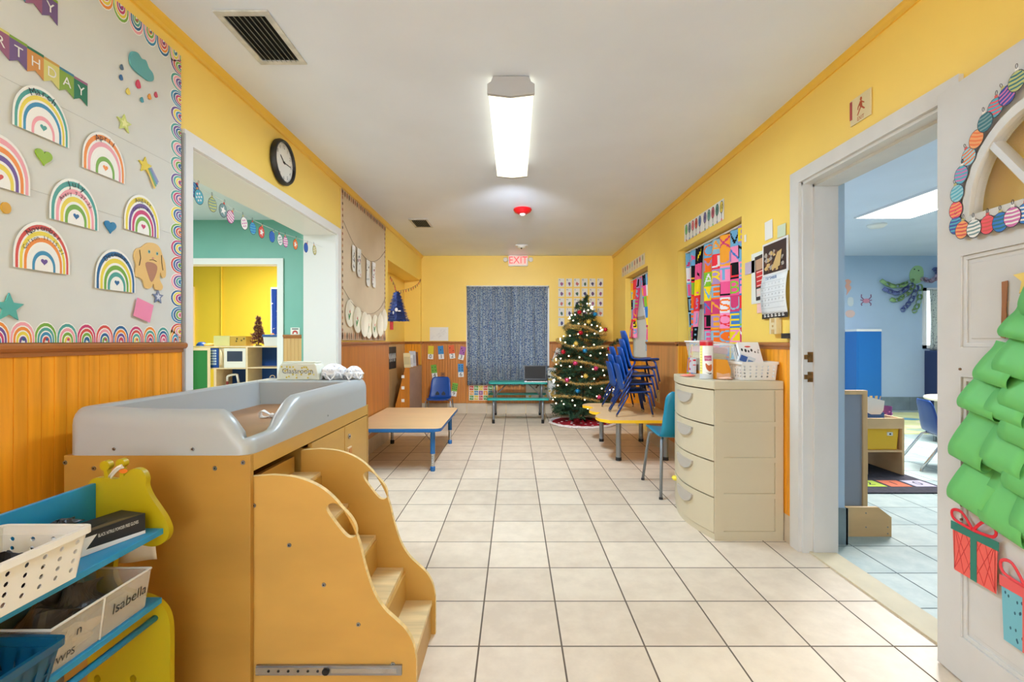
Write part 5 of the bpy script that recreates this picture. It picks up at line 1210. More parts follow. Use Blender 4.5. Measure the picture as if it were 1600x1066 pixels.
bstrip(-bw+.02, -bh_, .052, 0, 26, .054, .085); bstrip(-bw+.02+25*.052, bh_, -.052, 0, 26, .054, .065); bstrip(bw, -bh_+.02, 0, .05, 25, .052, .035); bstrip(-bw, bh_-.02, 0, -.05, 25, .052, .035)
mb.M = None; mb.build('leaf_border', BR, b2)
def hang_line(name, label, pts, r=.0018, m=None):
    th = thing(name, label, 'string', (0, 0, 0)); mb = MB(); mb.tube(smooth_path(pts, 5), r, 5); mb.build('cord', m or C((120, 100, 80)), th); return th
def lw3(px, py, off): Y, z = LW(px, py); return (XL+off, Y, z)
hang_line('hanging_string', 'string of paper stockings across the beige board', [lw3(533, 345, .018), lw3(547, 378, .022), lw3(561, 396, .022), lw3(572, 407, .022), lw3(583, 408, .022), lw3(592, 402, .020), lw3(600, 391, .018)])
for i, (u, z1, h, w_, lab) in enumerate(((4.205, 1.955, .22, .085, 'leftmost paper stocking, narrow, on the beige board'), (4.355, 1.955, .25, .12, 'second paper stocking with black and pink spots'), (4.62, 1.895, .245, .115, 'third paper stocking from the left, plain topped'), (4.81, 1.905, .245, .12, 'rightmost paper stocking with black spots'))):
    th = thing('paper_stocking', lab, 'stocking', mat=wall_frame('L', u, z1, .026), group='paper stockings on the string'); w2 = w_/2
    mb = MB(); mb.sheet([(-w2*.8, 0), (w2*.8, 0), (w2*.8, -h*.55), (w2*1.1, -h*.8), (w2*.9, -h), (-w2*.4, -h), (-w2*.9, -h*.85), (-w2*.8, -h*.5)], 0, 0, .001); mb.build('paper', PAPER, th)
    mb = MB(); mb.sheet(rect(-w2*.85, w2*.85, -.035, .004), .001, 0, .002); mb.build('cuff', C((244, 242, 240)), th)
    mb = MB(); rn = random.Random(i+40)
    for k in range(11 if i != 2 else 5): x, y = rn.uniform(-.6, .6)*w2, -rn.uniform(.06, h-.02); mb.sheet(ell(x, y, rn.uniform(.005, .010), rn.uniform(.006, .014), 8), .0012, rn.choice((0, 0, 1)), .0004)
    mb.build('spots', [INK, C((214, 110, 120)) if i % 2 else C((120, 110, 120))], th)
hang_line('hanging_string', 'string of decorated paper plates low on the beige board', [lw3(533, 451, .018), lw3(545, 472, .022), lw3(556, 484, .03), lw3(568, 490, .03), lw3(580, 489, .03), lw3(592, 480, .024), lw3(600, 465, .018)])
cols = [((60, 140, 70), (206, 90, 80)), ((60, 140, 70), (206, 60, 60)), ((226, 220, 200), (226, 220, 200)), ((40, 130, 60), (200, 70, 60)), ((60, 130, 70), (220, 120, 120)), ((226, 220, 200), (226, 220, 200)), ((226, 220, 200), (226, 220, 200)), ((226, 220, 200), (226, 220, 200))]
pls = ['leftmost paper plate', 'second paper plate from left, with a green V shape', 'third paper plate from the left, plain', 'fourth paper plate, with a green and red tree', 'fifth paper plate, with a small green and pink mark', 'sixth paper plate from the left, plain', 'seventh paper plate from the left, plain', 'rightmost paper plate next to the leaf border']
for i, (u, z) in enumerate(((4.13, 1.36), (4.30, 1.31), (4.47, 1.275), (4.65, 1.262), (4.83, 1.268), (4.98, 1.285), (5.08, 1.31), (5.155, 1.345))):
    th = thing('paper_plate', pls[i]+' on the string', 'plate', mat=wall_frame('L', u, z, .014+.0065*((i*3) % 8)/2), group='paper plates on the string')
    mb = MB(); mb.lathe([(0, 0), (.078, .0), (.086, .005), (.117, .008), (.118, .0095), (.086, .0068), (.077, .002), (0, .002)], n=40); mb.build('plate', C((238, 230, 208)), th, smooth=True, auto=.5)
    if cols[i][0] != cols[i][1]:
        mb = MB(); mb.sheet([(-.03, -.01), (-.012, -.06), (.03, .0), (.018, .005), (-.010, -.035), (-.018, -.005)], .0025, 0, .002); mb.sheet([(-.005, .01), (.012, .03), (.02, .0)], .0025, 1, .002); mb.build('decoration', [C(cols[i][0]), C(cols[i][1])], th)
# tinsel tree and small flag string in front of the niche
tt = thing('tinsel_tree', 'dark blue tinsel tree decoration with a red trunk hanging at the niche', 'decoration', mat=wall_frame('F', -1.378, 1.352, 0, Y=5.62))
mb = MB(); rn = random.Random(6)
for k in range(2600):
    t_ = rn.random()**1.3; z = t_*.34; hw = .115*(1-t_)+.018; x = rn.uniform(-1, 1)*hw; a = rn.uniform(-.5, .5)+(PI if x < 0 else 0); l_ = .03
    p = Vector((x, z+.005*math.sin(z*160), rn.uniform(.0, .02))); d = Vector((math.cos(a), math.sin(a)*.6-.2, rn.uniform(-.2, .5))).normalized(); s_ = Vector((-d.y, d.x, 0))*.0016; mb.poly([p-s_, p+s_, p+d*l_], k % 3)
mb.sheet([(-.11, 0), (.11, 0), (.02, .35), (-.02, .35)], 0, 0, .003); mb.build('tinsel', [M('navy_foil', (20, 36, 96), .35, .3), M('blue_foil', (30, 70, 150), .3, .3), M('navy_dark', (14, 22, 56), .4)], tt)
mb = MB(); mb.box(-.085, -.045, -.10, .0, 0, .006); mb.build('trunk', C((196, 60, 60)), tt)
mb = MB(); mb.sheet(ell(-.005, .135, .018, .022, 10), .022, 0); mb.sheet(ell(.03, .12, .02, .008, 8), .022, 0); mb.sheet(ell(-.04, .10, .008, .02, 8), .022, 0); mb.build('white_ornaments', PAPER, tt)
fl_ = thing('mini_garland', 'thin string of tiny brown pegs hanging across the niche', 'garland', (0, 0, 0))
gpt = smooth_path([lw3(609, 432, .006), lw3(614, 445, .02), lw3(617, 454, .02), lw3(628, 453, .02), lw3(640, 450, .02), lw3(650, 444, .02), lw3(656.5, 436, .006)], 6)
mb = MB(); mb.tube(gpt, .002, 5); mb.build('cord', C((110, 84, 60)), fl_)
mb = MB()
for i, p in enumerate(gpt[::2]): mb.box(p[0]-.003, p[0]+.003, p[1]-.012, p[1]+.012, p[2]-.035, p[2], i % 3)
mb.build('pegs', [C((176, 110, 60)), C((206, 90, 60)), C((150, 120, 80))], fl_)
po = thing('poster', 'black chalkboard poster on the beadboard inside the niche', 'poster', mat=wall_frame('L', 6.55, .90, .013, X=-1.69)); mb = MB(); mb.sheet(rect(-.3, .22, -.16, .14), 0, 0, .003); mb.build('board', C((36, 38, 40)), po)
mb = MB()
for k in range(5): mb.tube([(-.2+.08*k, -.06, .004), (-.17+.08*k, .05, .004), (-.14+.08*k, -.02, .004)], .004, 4)
mb.build('chalk_marks', PAPER, po)
crumple('tissue', 'white tissue below the black poster in the niche', 'tissue', (-1.60, 6.5, .60), .05, .09, .12, PAPER, 41, 20) if False else None
# book display rack at the niche
rk = thing('book_rack', 'wooden book display rack standing in front of the niche', 'book rack', (-1.41, 6.43, 0))
x0 = AT(618, 0, 6.43)[0]+1.41
for y in (0, .84):
    mb = MB(); mb.prism([(x0-.03, 0), (0, 0), (0, .76), (-.06, .76), (x0, .26)], y, y+.018, 'y'); mb.build('end_panel', PLY if y == 0 else MAPLE, rk)
mb = MB(); mb.box(-.018, 0, .018, .84, 0, .75); mb.build('front_panel', M('rack_front', (170, 140, 120), .45, grain=(3, 3, 8), amt=.1), rk)
for k in range(4):
    z = .10+.16*k; mb = MB(); mb.box(x0+.01+.035*k, -.018, .018, .84, z, z+.015); mb.build('shelf', MAPLE, rk)
mb = MB()
for z in (.30, .47, .62): mb.box(x0+.06+.02, x0+.10+.02, -.001, 0, z, z+.04)
mb.build('label_tags', PAPER, rk)
for i, (y, c_, h, lab) in enumerate(((6.50, (226, 210, 160), .20, 'cream folder standing foremost on the book rack'), (6.66, (236, 234, 230), .17, 'white folder standing in the middle of the book rack'), (6.86, (206, 206, 210), .22, 'grey folder standing at the back of the book rack'), (7.02, (130, 84, 60), .20, 'brown book standing last on the book rack'))):
    th = thing('folder', lab, 'folder', (-1.455, y, .762)); mb = MB(); mb.M = Matrix.Rotation(.25, 4, 'X'); mb.box(-.045, .045, 0, .012, -.004, h); mb.box(-.04, .04, -.001, .0, h*.2, h*.75, 1); mb.build('cover', [C(c_), C(tuple(int(v*.9) for v in c_))], th)

# ================================================================== FAR WALL
def fwall(name, label, cat, px, py, w_, h, mat, rot=0, group=None, off=.014, t=.001):
    u, z = FW(px, py, YF-off); th = thing(name, label, cat, mat=wall_frame('F', u, z, off, rot), group=group)
    mb = MB(); mb.sheet(rect(-w_/2, w_/2, -h/2, h/2), 0, 0, t); mb.build('card', mat, th); return th
def dice(n):
    return {0: [], 1: [(0, 0)], 2: [(-.5, .5), (.5, -.5)], 3: [(-.5, .6), (0, 0), (.5, -.6)], 4: [(-.5, .5), (.5, .5), (-.5, -.5), (.5, -.5)], 6: [(-.5, .7), (.5, .7), (-.5, 0), (.5, 0), (-.5, -.7), (.5, -.7)], 9: [(a, b) for a in (-.6, 0, .6) for b in (-.6, 0, .6)]}[n]
for n, px, py, c_, r_ in ((0, 673, 551, (216, 196, 40), -.05), (1, 689, 551, (50, 130, 190), .08), (2, 706, 550, (222, 96, 44), .12), (3, 722, 552, (160, 90, 160), -.22), (4, 678.5, 580.5, (110, 170, 50), .12), (6, 720, 579, (60, 140, 200), .03), (9, 710, 609, (120, 180, 60), -.15)):
    th = fwall('number_card', '%s card with the number %s on the far wall' % ({0: 'yellow', 1: 'blue', 2: 'orange', 3: 'purple', 4: 'green', 6: 'blue', 9: 'lime'}[n], ('zero', 'one', 'two', 'three', 'four', '', 'six', '', '', 'nine')[n]), 'card', px, py, .085, .205, PAPER, r_, 'number cards on the far wall')
    mb = MB(); mb.sheet(rect(-.0425, .0425, -.025, .1025), .001, 0, .0006); mb.build('colour_field', C(c_), th)
    mb = MB()
    for a, b in dice(n): mb.sheet(ell(a*.045, .04+b*.05, .008, .008, 10), .0018, 0, .0004)
    mb.text(str(n), 0, -.062, .085, .0022); mb.build('lettering', INK, th)
sp = fwall('outlet_cover', 'small brown outlet cover on the beadboard between the number cards', 'outlet', 692, 587, .07, .10, C((150, 96, 50)), t=.005)
mb = MB(); mb.sheet(rect(-.016, .016, .008, .034), .005, 0); mb.sheet(rect(-.016, .016, -.034, -.008), .005, 0); mb.build('socket', C((110, 70, 40)), sp)
dw = fwall('drawing', 'white sheet with a faint pencil drawing beside the far left corner', 'drawing', 686, 522, .285, .21, PAPER)
mb = MB(); rn = random.Random(2)
for k in range(9):
    x, y = rn.uniform(-.1, .1), rn.uniform(-.06, .06); mb.tube([(x+.03*math.cos(a), y+.02*math.sin(a*1.3), .0015) for a in [i*.7 for i in range(8)]], .0008, 4)
mb.build('pencil_lines', C((170, 168, 170)), dw)
al = fwall('alphabet_poster', 'colourful alphabet chart under the blue curtain left of the teal table', 'poster', 755, 614, .44, .235, C((236, 224, 200)), off=.013)
APC = [(200, 70, 60), (226, 150, 50), (90, 150, 70), (70, 130, 170), (220, 190, 60), (150, 90, 140)]
mb = MB(); m2 = MB()
for i in range(6):
    for j in range(3):
        x, y = -.18+.072*i, .075-.075*j; mb.sheet(rect(x-.031, x+.031, y-.033, y+.033), .001, (i*2+j) % 6, .0005); m2.text('AaBbCcDdEeFfGgHhIiJjKkLlMmNnOoPpQqRr'[(j*6+i)*2:(j*6+i)*2+2], x, y, .045, .002)
mb.build('letter_squares', [C(c) for c in APC], al); m2.build('lettering', PAPER, al)
an_ = fwall('poster', 'white animal poster hanging behind the teal table and laptop', 'poster', 845, 600, .46, .50, C((232, 230, 222)), off=.0125)
mb = MB(); mb.text('ANIMALS', .08, .215, .06, .0016); mb.build('lettering', INK, an_)
mb = MB(); rn = random.Random(8)
for k in range(26):
    x, y = rn.uniform(-.2, .2), rn.uniform(-.22, .17); mb.sheet(smooth_path([(x+rn.uniform(.012, .026)*math.cos(a), y+rn.uniform(.01, .022)*math.sin(a)) for a in [i*PI/3 for i in range(6)]], 2, True), .001+.0002*k, rn.randrange(4), .0002)
mb.build('animal_pictures', [C((60, 60, 60)), C((96, 140, 80)), C((214, 180, 70)), C((120, 100, 80))], an_)
tr = fwall('tilted_card', 'tilted white card with red dots left of the tree', 'card', 872, 556, .13, .22, C((236, 224, 214)), -.35)
mb = MB()
for k in range(6): mb.sheet(ell(-.03+.03*(k % 3), -.05+.08*(k//3), .009, .009, 8), .001, 0)
mb.build('dots', C((206, 60, 60)), tr)
LET = 'ABCDEFGHIJKLMNOPQRSTUVWXY'; HC = [(160, 90, 140), (120, 80, 130), (200, 110, 110), (70, 110, 90), (70, 70, 120), (100, 70, 120)]
for k, ch in enumerate(LET):
    i, j = k % 6, k//6
    if (i, j) in ((3, 2), (4, 2), (3, 3), (4, 3)): pass
    px = 877+12.15*i; py = 441.8+15.4*j
    th = fwall('alphabet_card', 'small white sign language card with the letter %s on the far wall' % ch, 'card', px, py, .092, .128, PAPER, .02*math.sin(k), 'sign language letter cards', off=.003)
    mb = MB(); mb.text(ch, -.026, .042, .034, .0016); mb.build('lettering', INK, th)
    rn = random.Random(k); mb = MB(); mb.sheet(smooth_path([(.006+rn.uniform(.014, .028)*math.cos(a), -.018+rn.uniform(.018, .034)*math.sin(a)) for a in [q*PI/3.5 for q in range(7)]], 3, True), .001, 0)
    mb.sheet(rect(.0, .014, -.05, -.03), .001, 0); mb.build('hand_picture', C(HC[(i+j) % 6]), th)

# ================================================================== RIGHT WALL PAPERS
def rwall(name, label, cat, px0, px1, py0, py1, mat, rot=0, off=.003, t=.001, group=None, part='sheet'):
    """py0, py1 are taken at the sheet's centre column"""
    Ya, Yb = RW(px0, 0)[0], RW(px1, 0)[0]; uc = (Ya+Yb)/2; pc = CX+F*XR/uc; z1, z0 = RW(pc, py0)[1], RW(pc, py1)[1]; w_, h = Ya-Yb, z1-z0
    th = thing(name, label, cat, mat=wall_frame('R', uc, (z0+z1)/2, off, rot), group=group); mb = MB(); mb.sheet(rect(-w_/2, w_/2, -h/2, h/2), 0, 0, t); mb.build(part, mat, th); return th, w_, h
c1, w_, h = rwall('balloon_strip', 'white paper strip of numbered balloons above the near window', 'strip', 1070, 1132, 333, 362, PAPER)
Ya, Yb = RW(1070, 0)[0], RW(1132, 0)[0]
mb = MB(); mL = MB(); PC = [(120, 190, 120), (110, 130, 150), (236, 120, 130), (214, 90, 80), (90, 130, 190), (120, 110, 160), (110, 160, 150), (190, 90, 110), (90, 140, 130), (226, 200, 80)]
for i in range(10):
    x = -w_/2+.06+(w_-.12)*i/9+(.02 if i > 4 else -.01); y = .022; mb.sheet(ell(x, y, .030, .045, 16), .001, 10, .0004); mb.sheet(ell(x, y, .026, .040, 16), .0014, i, .0004); mb.sheet([(x-.004, y-.044), (x+.004, y-.044), (x+.001, -.065), (x-.001, -.065)], .001, 10, .0004); mb.sheet(ell(x, -.07, .010, .012, 8), .001, (i+3) % 10, .0004); mL.text(str(i+1), x, y, .05, .0022)
mb.build('balloons', [C(c) for c in PC]+[INK], c1); mL.build('lettering', INK, c1)
c2_, w_, h = rwall('picture_strip', 'faded paper strip of small pictures above the farther window', 'strip', 972, 1008, 408, 424, C((226, 212, 186)))
mb = MB()
for i in range(9): x = -w_/2+.09+(w_-.18)*i/8; mb.sheet(ell(x, .02, .026, .035, 12), .001, i % 5); mb.sheet(rect(x-.004, x+.004, -.06, -.02), .001, (i+1) % 5)
mb.build('pictures', [C((190, 120, 100)), C((120, 110, 110)), C((200, 90, 90)), C((150, 160, 120)), C((150, 180, 190))], c2_)
for a in (('note', 'white handwritten list taped high beside the door', 'note', 1196, 1208, 345, 374, PAPER, .03), ('note', 'pale mint note taped beside the door casing', 'note', 1216, 1229, 351, 370, C((206, 218, 190)), -.03), ('note', 'tiny white tape strip on the yellow wall right of the near window', 'note', 1164, 1167, 367, 378, PAPER, 0),
          ('note', 'lavender note left of the white sheet', 'note', 1165, 1180, 409, 428, C((190, 172, 190)), 0), ('note', 'pink note under the red flyer', 'note', 1184, 1196, 474, 489, C((238, 190, 180)), 0), ('paper_sheet', 'long white sheet behind the red flyer', 'paper', 1175, 1197, 394, 474, C((226, 228, 218)), 0)):
    rwall(*a[:8], rot=a[8], off=.003 if a[1][0] != 'p' else .004)
fy, w_, h = rwall('flyer', 'dark flyer with a red text block beside the calendar', 'flyer', 1182, 1200, 398, 468, C((60, 48, 46)), .06, .006)
mb = MB(); mb.sheet(rect(-w_/2+.01, w_/2-.005, -h*.20, h*.16), .001, 0); mb.sheet(rect(-w_/2+.01, w_/2-.005, h*.18, h*.42), .001, 1); mb.sheet(rect(-w_/2+.01, -.01, -h*.42, -h*.24), .001, 2); mb.build('panels', [C((206, 40, 44)), C((190, 150, 120)), C((220, 210, 200))], fy)
mb = MB()
for k in range(6): mb.sheet(rect(-w_/2+.02, w_/2-.02, h*.12-.028*k, h*.12-.028*k+.006), .002, 0)
mb.build('text_lines', C((240, 200, 190)), fy)
Ya, Yb = 2.925, 2.632; z1, z0 = 1.705, 1.275
ca = thing('wall_calendar', 'wall calendar with a dark photo above the December grid', 'calendar', mat=wall_frame('R', (Ya+Yb)/2, (z0+z1)/2, .006, 0)); w_, h = Ya-Yb, z1-z0
ca.matrix_world = ca.matrix_world @ Matrix.Rotation(-.04, 4, 'Y')
mb = MB(); mb.box(-w_/2, w_/2, .02, h/2, .004, .010); mb.build('photo_page', C((226, 224, 222)), ca)
mb = MB(); mb.grid(lambda u, v: (-w_/2+w_*u, .02-(h/2+.02)*v, .011+.012*math.sin(PI*v)), 4, 10); mb.build('month_page', C((226, 228, 228)), ca, solid=.001, smooth=True)
mb = MB(); mb.box(-w_/2+.015, w_/2-.015, .03, h/2-.012, .0102, .0108, 0); rn = random.Random(9)
for k in range(34):
    x, y = rn.uniform(-.10, .10), rn.uniform(.045, h/2-.05)
    if k < 12: x = rn.uniform(-.11, .02); y = rn.uniform(.05, .12)
    mb.sheet(smooth_path([(x+rn.uniform(.008, .028)*math.cos(a), y+rn.uniform(.006, .02)*math.sin(a)) for a in [q*PI/3 for q in range(6)]], 2, True), .0108+.0001*k, 1+k % 3, .0001)
mb.sheet([(-.02, .06), (.04, .14), (.09, .15), (.07, .06), (.02, .05)], .0145, 3, .0003)
mb.build('photo', [C((54, 34, 32)), C((96, 60, 44)), C((170, 160, 150)), C((206, 172, 110))], ca)
mb = MB(); mb.box(-w_/2, w_/2, -h/2-.022, -h/2+.012, .010, .0125); mb.build('bottom_strip', C((44, 40, 38)), ca)
mb = MB(); mb.text('DECEMBER', -.03, -.003, .034, .016, squeeze=.8); mb.build('lettering', C((60, 110, 170)), ca)
mb = MB(); dn = 1
for j in range(5):
    for i in range(7):
        if dn <= 31 and (j or i >= 0): mb.text(str(dn), -.12+.04*i, -.035-.031*j, .014, .0245); dn += 1
for i in range(6):
    mb.sheet(rect(-w_/2+.01, w_/2-.01, -.022-.031*i, -.0212-.031*i), .0236, 0, .0003)
mb.build('date_grid', C((110, 112, 118)), ca)
mb = MB()
for i in range(6): mb.sheet(rect(-.12+.042*i, -.095+.042*i, -h/2-.012, -h/2-.006), .0127, 0); mb.sheet(rect(-.12+.042*i, -.10+.042*i, -h/2-.002, -h/2+.003), .0127, 0)
mb.build('strip_text', PAPER, ca)
ou, w_, h = rwall('outlet', 'ivory outlet box on the wall above the leaning books', 'outlet', 1211, 1222, 497, 522, C((226, 206, 160)), t=.03, part='box')
mb = MB(); mb.cyl((0, 0, .031), (0, 0, .034), .006, n=8); mb.sheet(rect(-.015, .015, .02, .045), .031, 0); mb.sheet(rect(-.015, .015, -.045, -.02), .031, 0); mb.build('socket', C((206, 170, 110)), ou)
bxx, w_, h = rwall('wall_box', 'small black box on the chair rail beside the door casing', 'box', 1230, 1240, 521, 529, C((50, 46, 44)), t=.03, part='housing', off=.004)
mb = MB(); mb.box(-w_/2+.004, w_/2-.004, -.003, .003, .030, .0305); mb.build('slot', BLACK, bxx)
pl, w_, h = rwall('outlet', 'ivory outlet plate low on the wood panel behind the yellow-edged table', 'outlet', 1028, 1033, 610, 629, C((224, 200, 140)), off=.013, t=.006, part='plate')
mb = MB(); mb.sheet(rect(-.014, .014, .02, .05), .006, 0); mb.sheet(rect(-.014, .014, -.05, -.02), .006, 0); mb.build('socket', C((190, 160, 100)), pl)
# raised evacuation sign over the doorway
xs, w_, h = rwall('exit_plaque', 'cream plaque with a walking figure and EXIT above the doorway', 'sign', 1331, 1363, 148, 189, C((222, 206, 160)), t=.005, part='plate', off=.002)
s_ = h; RED = C((176, 74, 30))
mb = MB(); mb.sheet(rect(-w_/2, -w_/2+.012, -h*.26, h*.44), .005, 0, .003); mb.build('side_stripe', C((176, 70, 70)), xs)
mb = MB(); z_ = .0052
mb.sheet(ell(.005, h*.33, .006, .0085, 12), z_); mb.sheet([(-.002, h*.25), (.010, h*.25), (.013, h*.05), (.003, h*.02), (-.003, h*.08)], z_)
for q in ([(0, h*.24), (.004, h*.20), (-.010, h*.05), (-.012, -.03*h), (-.016, -.02*h), (-.014, h*.08)], [(.008, h*.25), (.026, h*.13), (.024, h*.10), (.008, h*.19)], [(.002, h*.05), (.008, h*.03), (-.008, -h*.17), (-.015, -h*.24), (-.018, -h*.22), (-.010, -h*.12)], [(.010, h*.06), (.030, -h*.11), (.024, -h*.13), (.004, h*.02)]): mb.sheet(q, z_+.0004)
mb.build('walking_figure', RED, xs)
mb = MB(); mb.text('EXIT', .004, -h*.385, .024, .0062, squeeze=.85); mb.build('lettering', RED, xs)
# ================================================================== OPEN DOOR LEAF (door_1), folded back towards the camera
HN = Vector((1.475, 1.67, 0)); ang = math.atan2(.113, .9936)
dd = Vector((-math.sin(ang), -math.cos(ang), 0)); nn = Vector((-math.cos(ang), math.sin(ang), 0))
DM = Matrix(((dd.x, 0, nn.x, HN.x), (dd.y, 0, nn.y, HN.y), (0, 1, 0, 0), (0, 0, 0, 1)))
DP = M('worn_door_paint', (206, 205, 203), .38, grain=(5, 5, 5), amt=.04)
door = bpy.data.objects.new('door_1', None); COL.objects.link(door); door.matrix_world = DM; struct(door)
def dpx(px, py):
    k = (px-CX)/F; s = (HN.y*k-HN.x)/(-dd.y*k+dd.x); Y = HN.y+dd.y*s; return s, CH+(CY-py)*Y/F
LW_, LT, Z0, Z1 = .80, .030, .006, 1.975
fa_ = [(.37+.225*math.cos(t), 1.52+.258*math.sin(t)) for t in [PI*i/28 for i in range(29)]]
up = rect(.10, .70, 1.10, 1.398); lo = rect(.10, .70, .15, 1.003)
mb = MB(); mb.prism(rect(0, LW_, Z0, Z1), -LT, 0, 'z', 0, [fa_, up, lo]); mb.build('door_leaf', DP, door, mat=None)
mb = MB()
for (a, b, c_, d) in ((.10, .70, 1.10, 1.398), (.10, .70, .15, 1.003)):
    mb.prism(rect(a, b, c_, d), -.020, -.012, 'z'); q = .028
    mb.prism(rect(a, b, c_, d), -.0125, -.006, 'z', 0, [rect(a+q*.5, b-q*.5, c_+q*.5, d-q*.5)]); mb.prism(rect(a+q, b-q, c_+q, d-q), -.0125, -.009, 'z')
mb.build('recessed_panels', DP, door, bevel=.002)
o_ = [(.37+.252*math.cos(t), 1.52+.286*math.sin(t)) for t in [PI*i/28 for i in range(29)]]
mb = MB(); mb.prism([(.37+.252, 1.495)]+o_+[(.37-.252, 1.495)], -.004, .012, 'z', 0, [[(.37+.222*math.cos(t), 1.52+.255*math.sin(t)) for t in [PI*i/28 for i in range(29)]]]); mb.build('fanlight_frame', M('greyed_door_paint', (206, 204, 198), .4, grain=(8, 8, 8), amt=.1), door, bevel=.002)
mb = MB()
for t in (PI*.27, PI*.5, PI*.73, ):
    c0 = Vector((.37, 1.525)); c1_ = Vector((.37+.232*math.cos(t), 1.525+.263*math.sin(t))); n_ = Vector((-(c1_-c0).y, (c1_-c0).x)).normalized()*.010
    mb.prism([tuple(c0-n_), tuple(c1_-n_), tuple(c1_+n_), tuple(c0+n_)], -.026, .008, 'z')
mb.prism(ell(.37, 1.52, .04, .045, 20, 0, PI, False), -.026, .009, 'z'); mb.build('muntins', DP, door, bevel=.002)
mb = MB(); mb.prism(fa_, -.020, -.017, 'z'); mb.build('fanlight_glass', GLASS, door)
mb = MB(); mb.lathe([(.025, .0), (.025, .004), (.01, .008), (.009, .03), (.022, .042), (.026, .055), (.018, .066), (0, .068)], (0, 0, 0), 20)
kn = mb.build('door_knob', M('brass_knob', (180, 140, 70), .25, 1), door, smooth=True, auto=.7); kn.location = (.735, .95, .001)
mb = MB()
for px, py in ((1501, 577), (1503, 781), (1503, 790), (1503, 812)): s, z = dpx(px, py); mb.cyl((s, z, .0), (s, z, .004), .004, n=8)
mb.build('nail_holes', M('rust_spot', (110, 76, 50), .7), door)
def on_door(name, label, cat, s, z, off=.002, rot=0, group=None):
    return thing(name, label, cat, mat=DM @ Matrix.Translation((s, z, off)) @ Matrix.Rotation(rot, 4, 'Z'), group=group)
# ornament cutouts round the fanlight
gl = [(1500.7, 352, 0, 1, 'blue ornament cutout low at the corner of the fanlight'), (1511, 359, 12, 5, 'orange and red ornament cutout at the corner under the fanlight'), (1530, 357, 10, 3, 'white and grey striped ornament cutout under the fanlight'), (1550.6, 351, 13, 5, 'red ornament cutout under the fanlight'), (1571.6, 347, 6, 11, 'blue and green ornament cutout under the fanlight'), (1591, 339, 4, 10, 'pink plaid ornament cutout under the fanlight'),
      (1500.7, 328, 13, 12, 'red and orange ornament cutout left of the fanlight'), (1503, 302, 14, 1, 'light blue ornament cutout left of the fanlight'), (1510, 273, 1, 4, 'blue ornament cutout with a purple band left of the fanlight'), (1521, 244.5, 14, 7, 'pale blue and orange ornament cutout on the arch'), (1533.5, 217, 12, 7, 'orange ornament cutout with brown stripes on the arch'),
      (1548, 190.6, 11, 3, 'dark teal ornament cutout on the arch'), (1563, 168, 1, 13, 'teal ornament cutout with pink stripes on the arch'), (1582, 148.6, 8, 4, 'royal blue ornament cutout with a pink stripe high on the arch'), (1598, 126, 2, 11, 'green and cream ornament cutout at the right edge of the picture'),
      (1611, 333, 6, 10, 'ornament cutout under the fanlight just past the picture edge')]
for i, (px, py, a, b, lab) in enumerate(gl):
    s, z = dpx(px, py); rt = (0, -.1, .05, 0, .02, -.03, .1, .25, -.1, .35, -.35, .15, -.1, .45, 0, 0)[i]
    th = on_door('ornament_cutout', lab, 'cutout', s, z, .0135+.0008*(i % 3), rt, 'ornament cutouts round the door fanlight'); mb = MB(); ornament(mb, .0262, a, b, (5, 9, 10)[i % 3]); mb.build('paper', ORM, th)
s, z = dpx(1566, 484); th = on_door('paper_strip', 'brown paper strip taped to the upper door panel', 'paper', s, z, -.006, -.02)
mb = MB(); mb.sheet([(-.009, -.082), (.006, -.085), (.010, -.05), (.007, .0), (.010, .085), (-.009, .083), (-.007, .02)], 0, 0, .002); mb.build('strip', C((156, 100, 56)), th)
s, z = dpx(1600, 436); th = on_door('star_cutout', 'yellow paper star at the right edge of the door', 'cutout', s+.02, z, .003); mb = MB(); mb.sheet(star(0, 0, .05), 0, 0, .002); mb.build('paper', C((236, 206, 110)), th)
# green paper-loop Christmas tree
pt_ = on_door('paper_tree', 'Christmas tree of curled green paper loops stuck on the open door', 'decoration', 0, 0, .001)
GP = M('green_paper', (104, 190, 104), .6); GP.use_backface_culling = False
def loop(px, py0, py1, wdt, tilt, out=.042, lay=0):
    """hanging folded strip: attached at its top centre (px, py0), bottom of the curl at py1"""
    s, z1 = dpx(px, py0); s += .030; _, z0 = dpx(px, py1); L_ = z1-z0; mb = MB()
    prof = smooth_path([(0, .003+.003*lay), (-.18*L_, .008+.003*lay), (-.45*L_, .65*out), (-.75*L_, out), (-.95*L_, .85*out), (-1.0*L_, .5*out), (-.92*L_, .16*out), (-.70*L_, .008), (-.35*L_, .004), (-.1*L_, .002+.003*lay)], 4)
    n = len(prof)-1
    def fn(u, v):
        k = u*n; i = min(int(k), n-1); f = k-i; y = prof[i][0]+(prof[i+1][0]-prof[i][0])*f; d = prof[i][1]+(prof[i+1][1]-prof[i][1])*f
        x = (v-.5)*wdt; return (s+x-tilt*y*.0+tilt*x*0+(-y)*tilt, z1+y+(-.20)*x, d)
    mb.grid(fn, n, 4); mb.build('paper_loop', GP, pt_, smooth=True, solid=.0008)
for q in ((1628, 425, 500, .12, .1), (1606, 482, 532, .11, -.25), (1572, 538, 602, .115, -.35), (1600, 520, 590, .11, -.25), (1545, 588, 648, .13, -.30), (1580, 600, 660, .12, -.1), (1610, 575, 645, .12, -.2), (1534, 643, 728, .125, -.30), (1577, 660, 740, .13, -.1), (1612, 615, 700, .12, -.2), (1535, 715, 800, .135, -.32), (1578, 735, 835, .14, -.1), (1615, 690, 780, .13, -.1), (1622, 760, 850, .13, 0), (1660, 600, 680, .13, .1), (1665, 700, 790, .13, .2), (1670, 780, 870, .13, .2)):
    loop(*q, lay=gl.index(gl[0]))
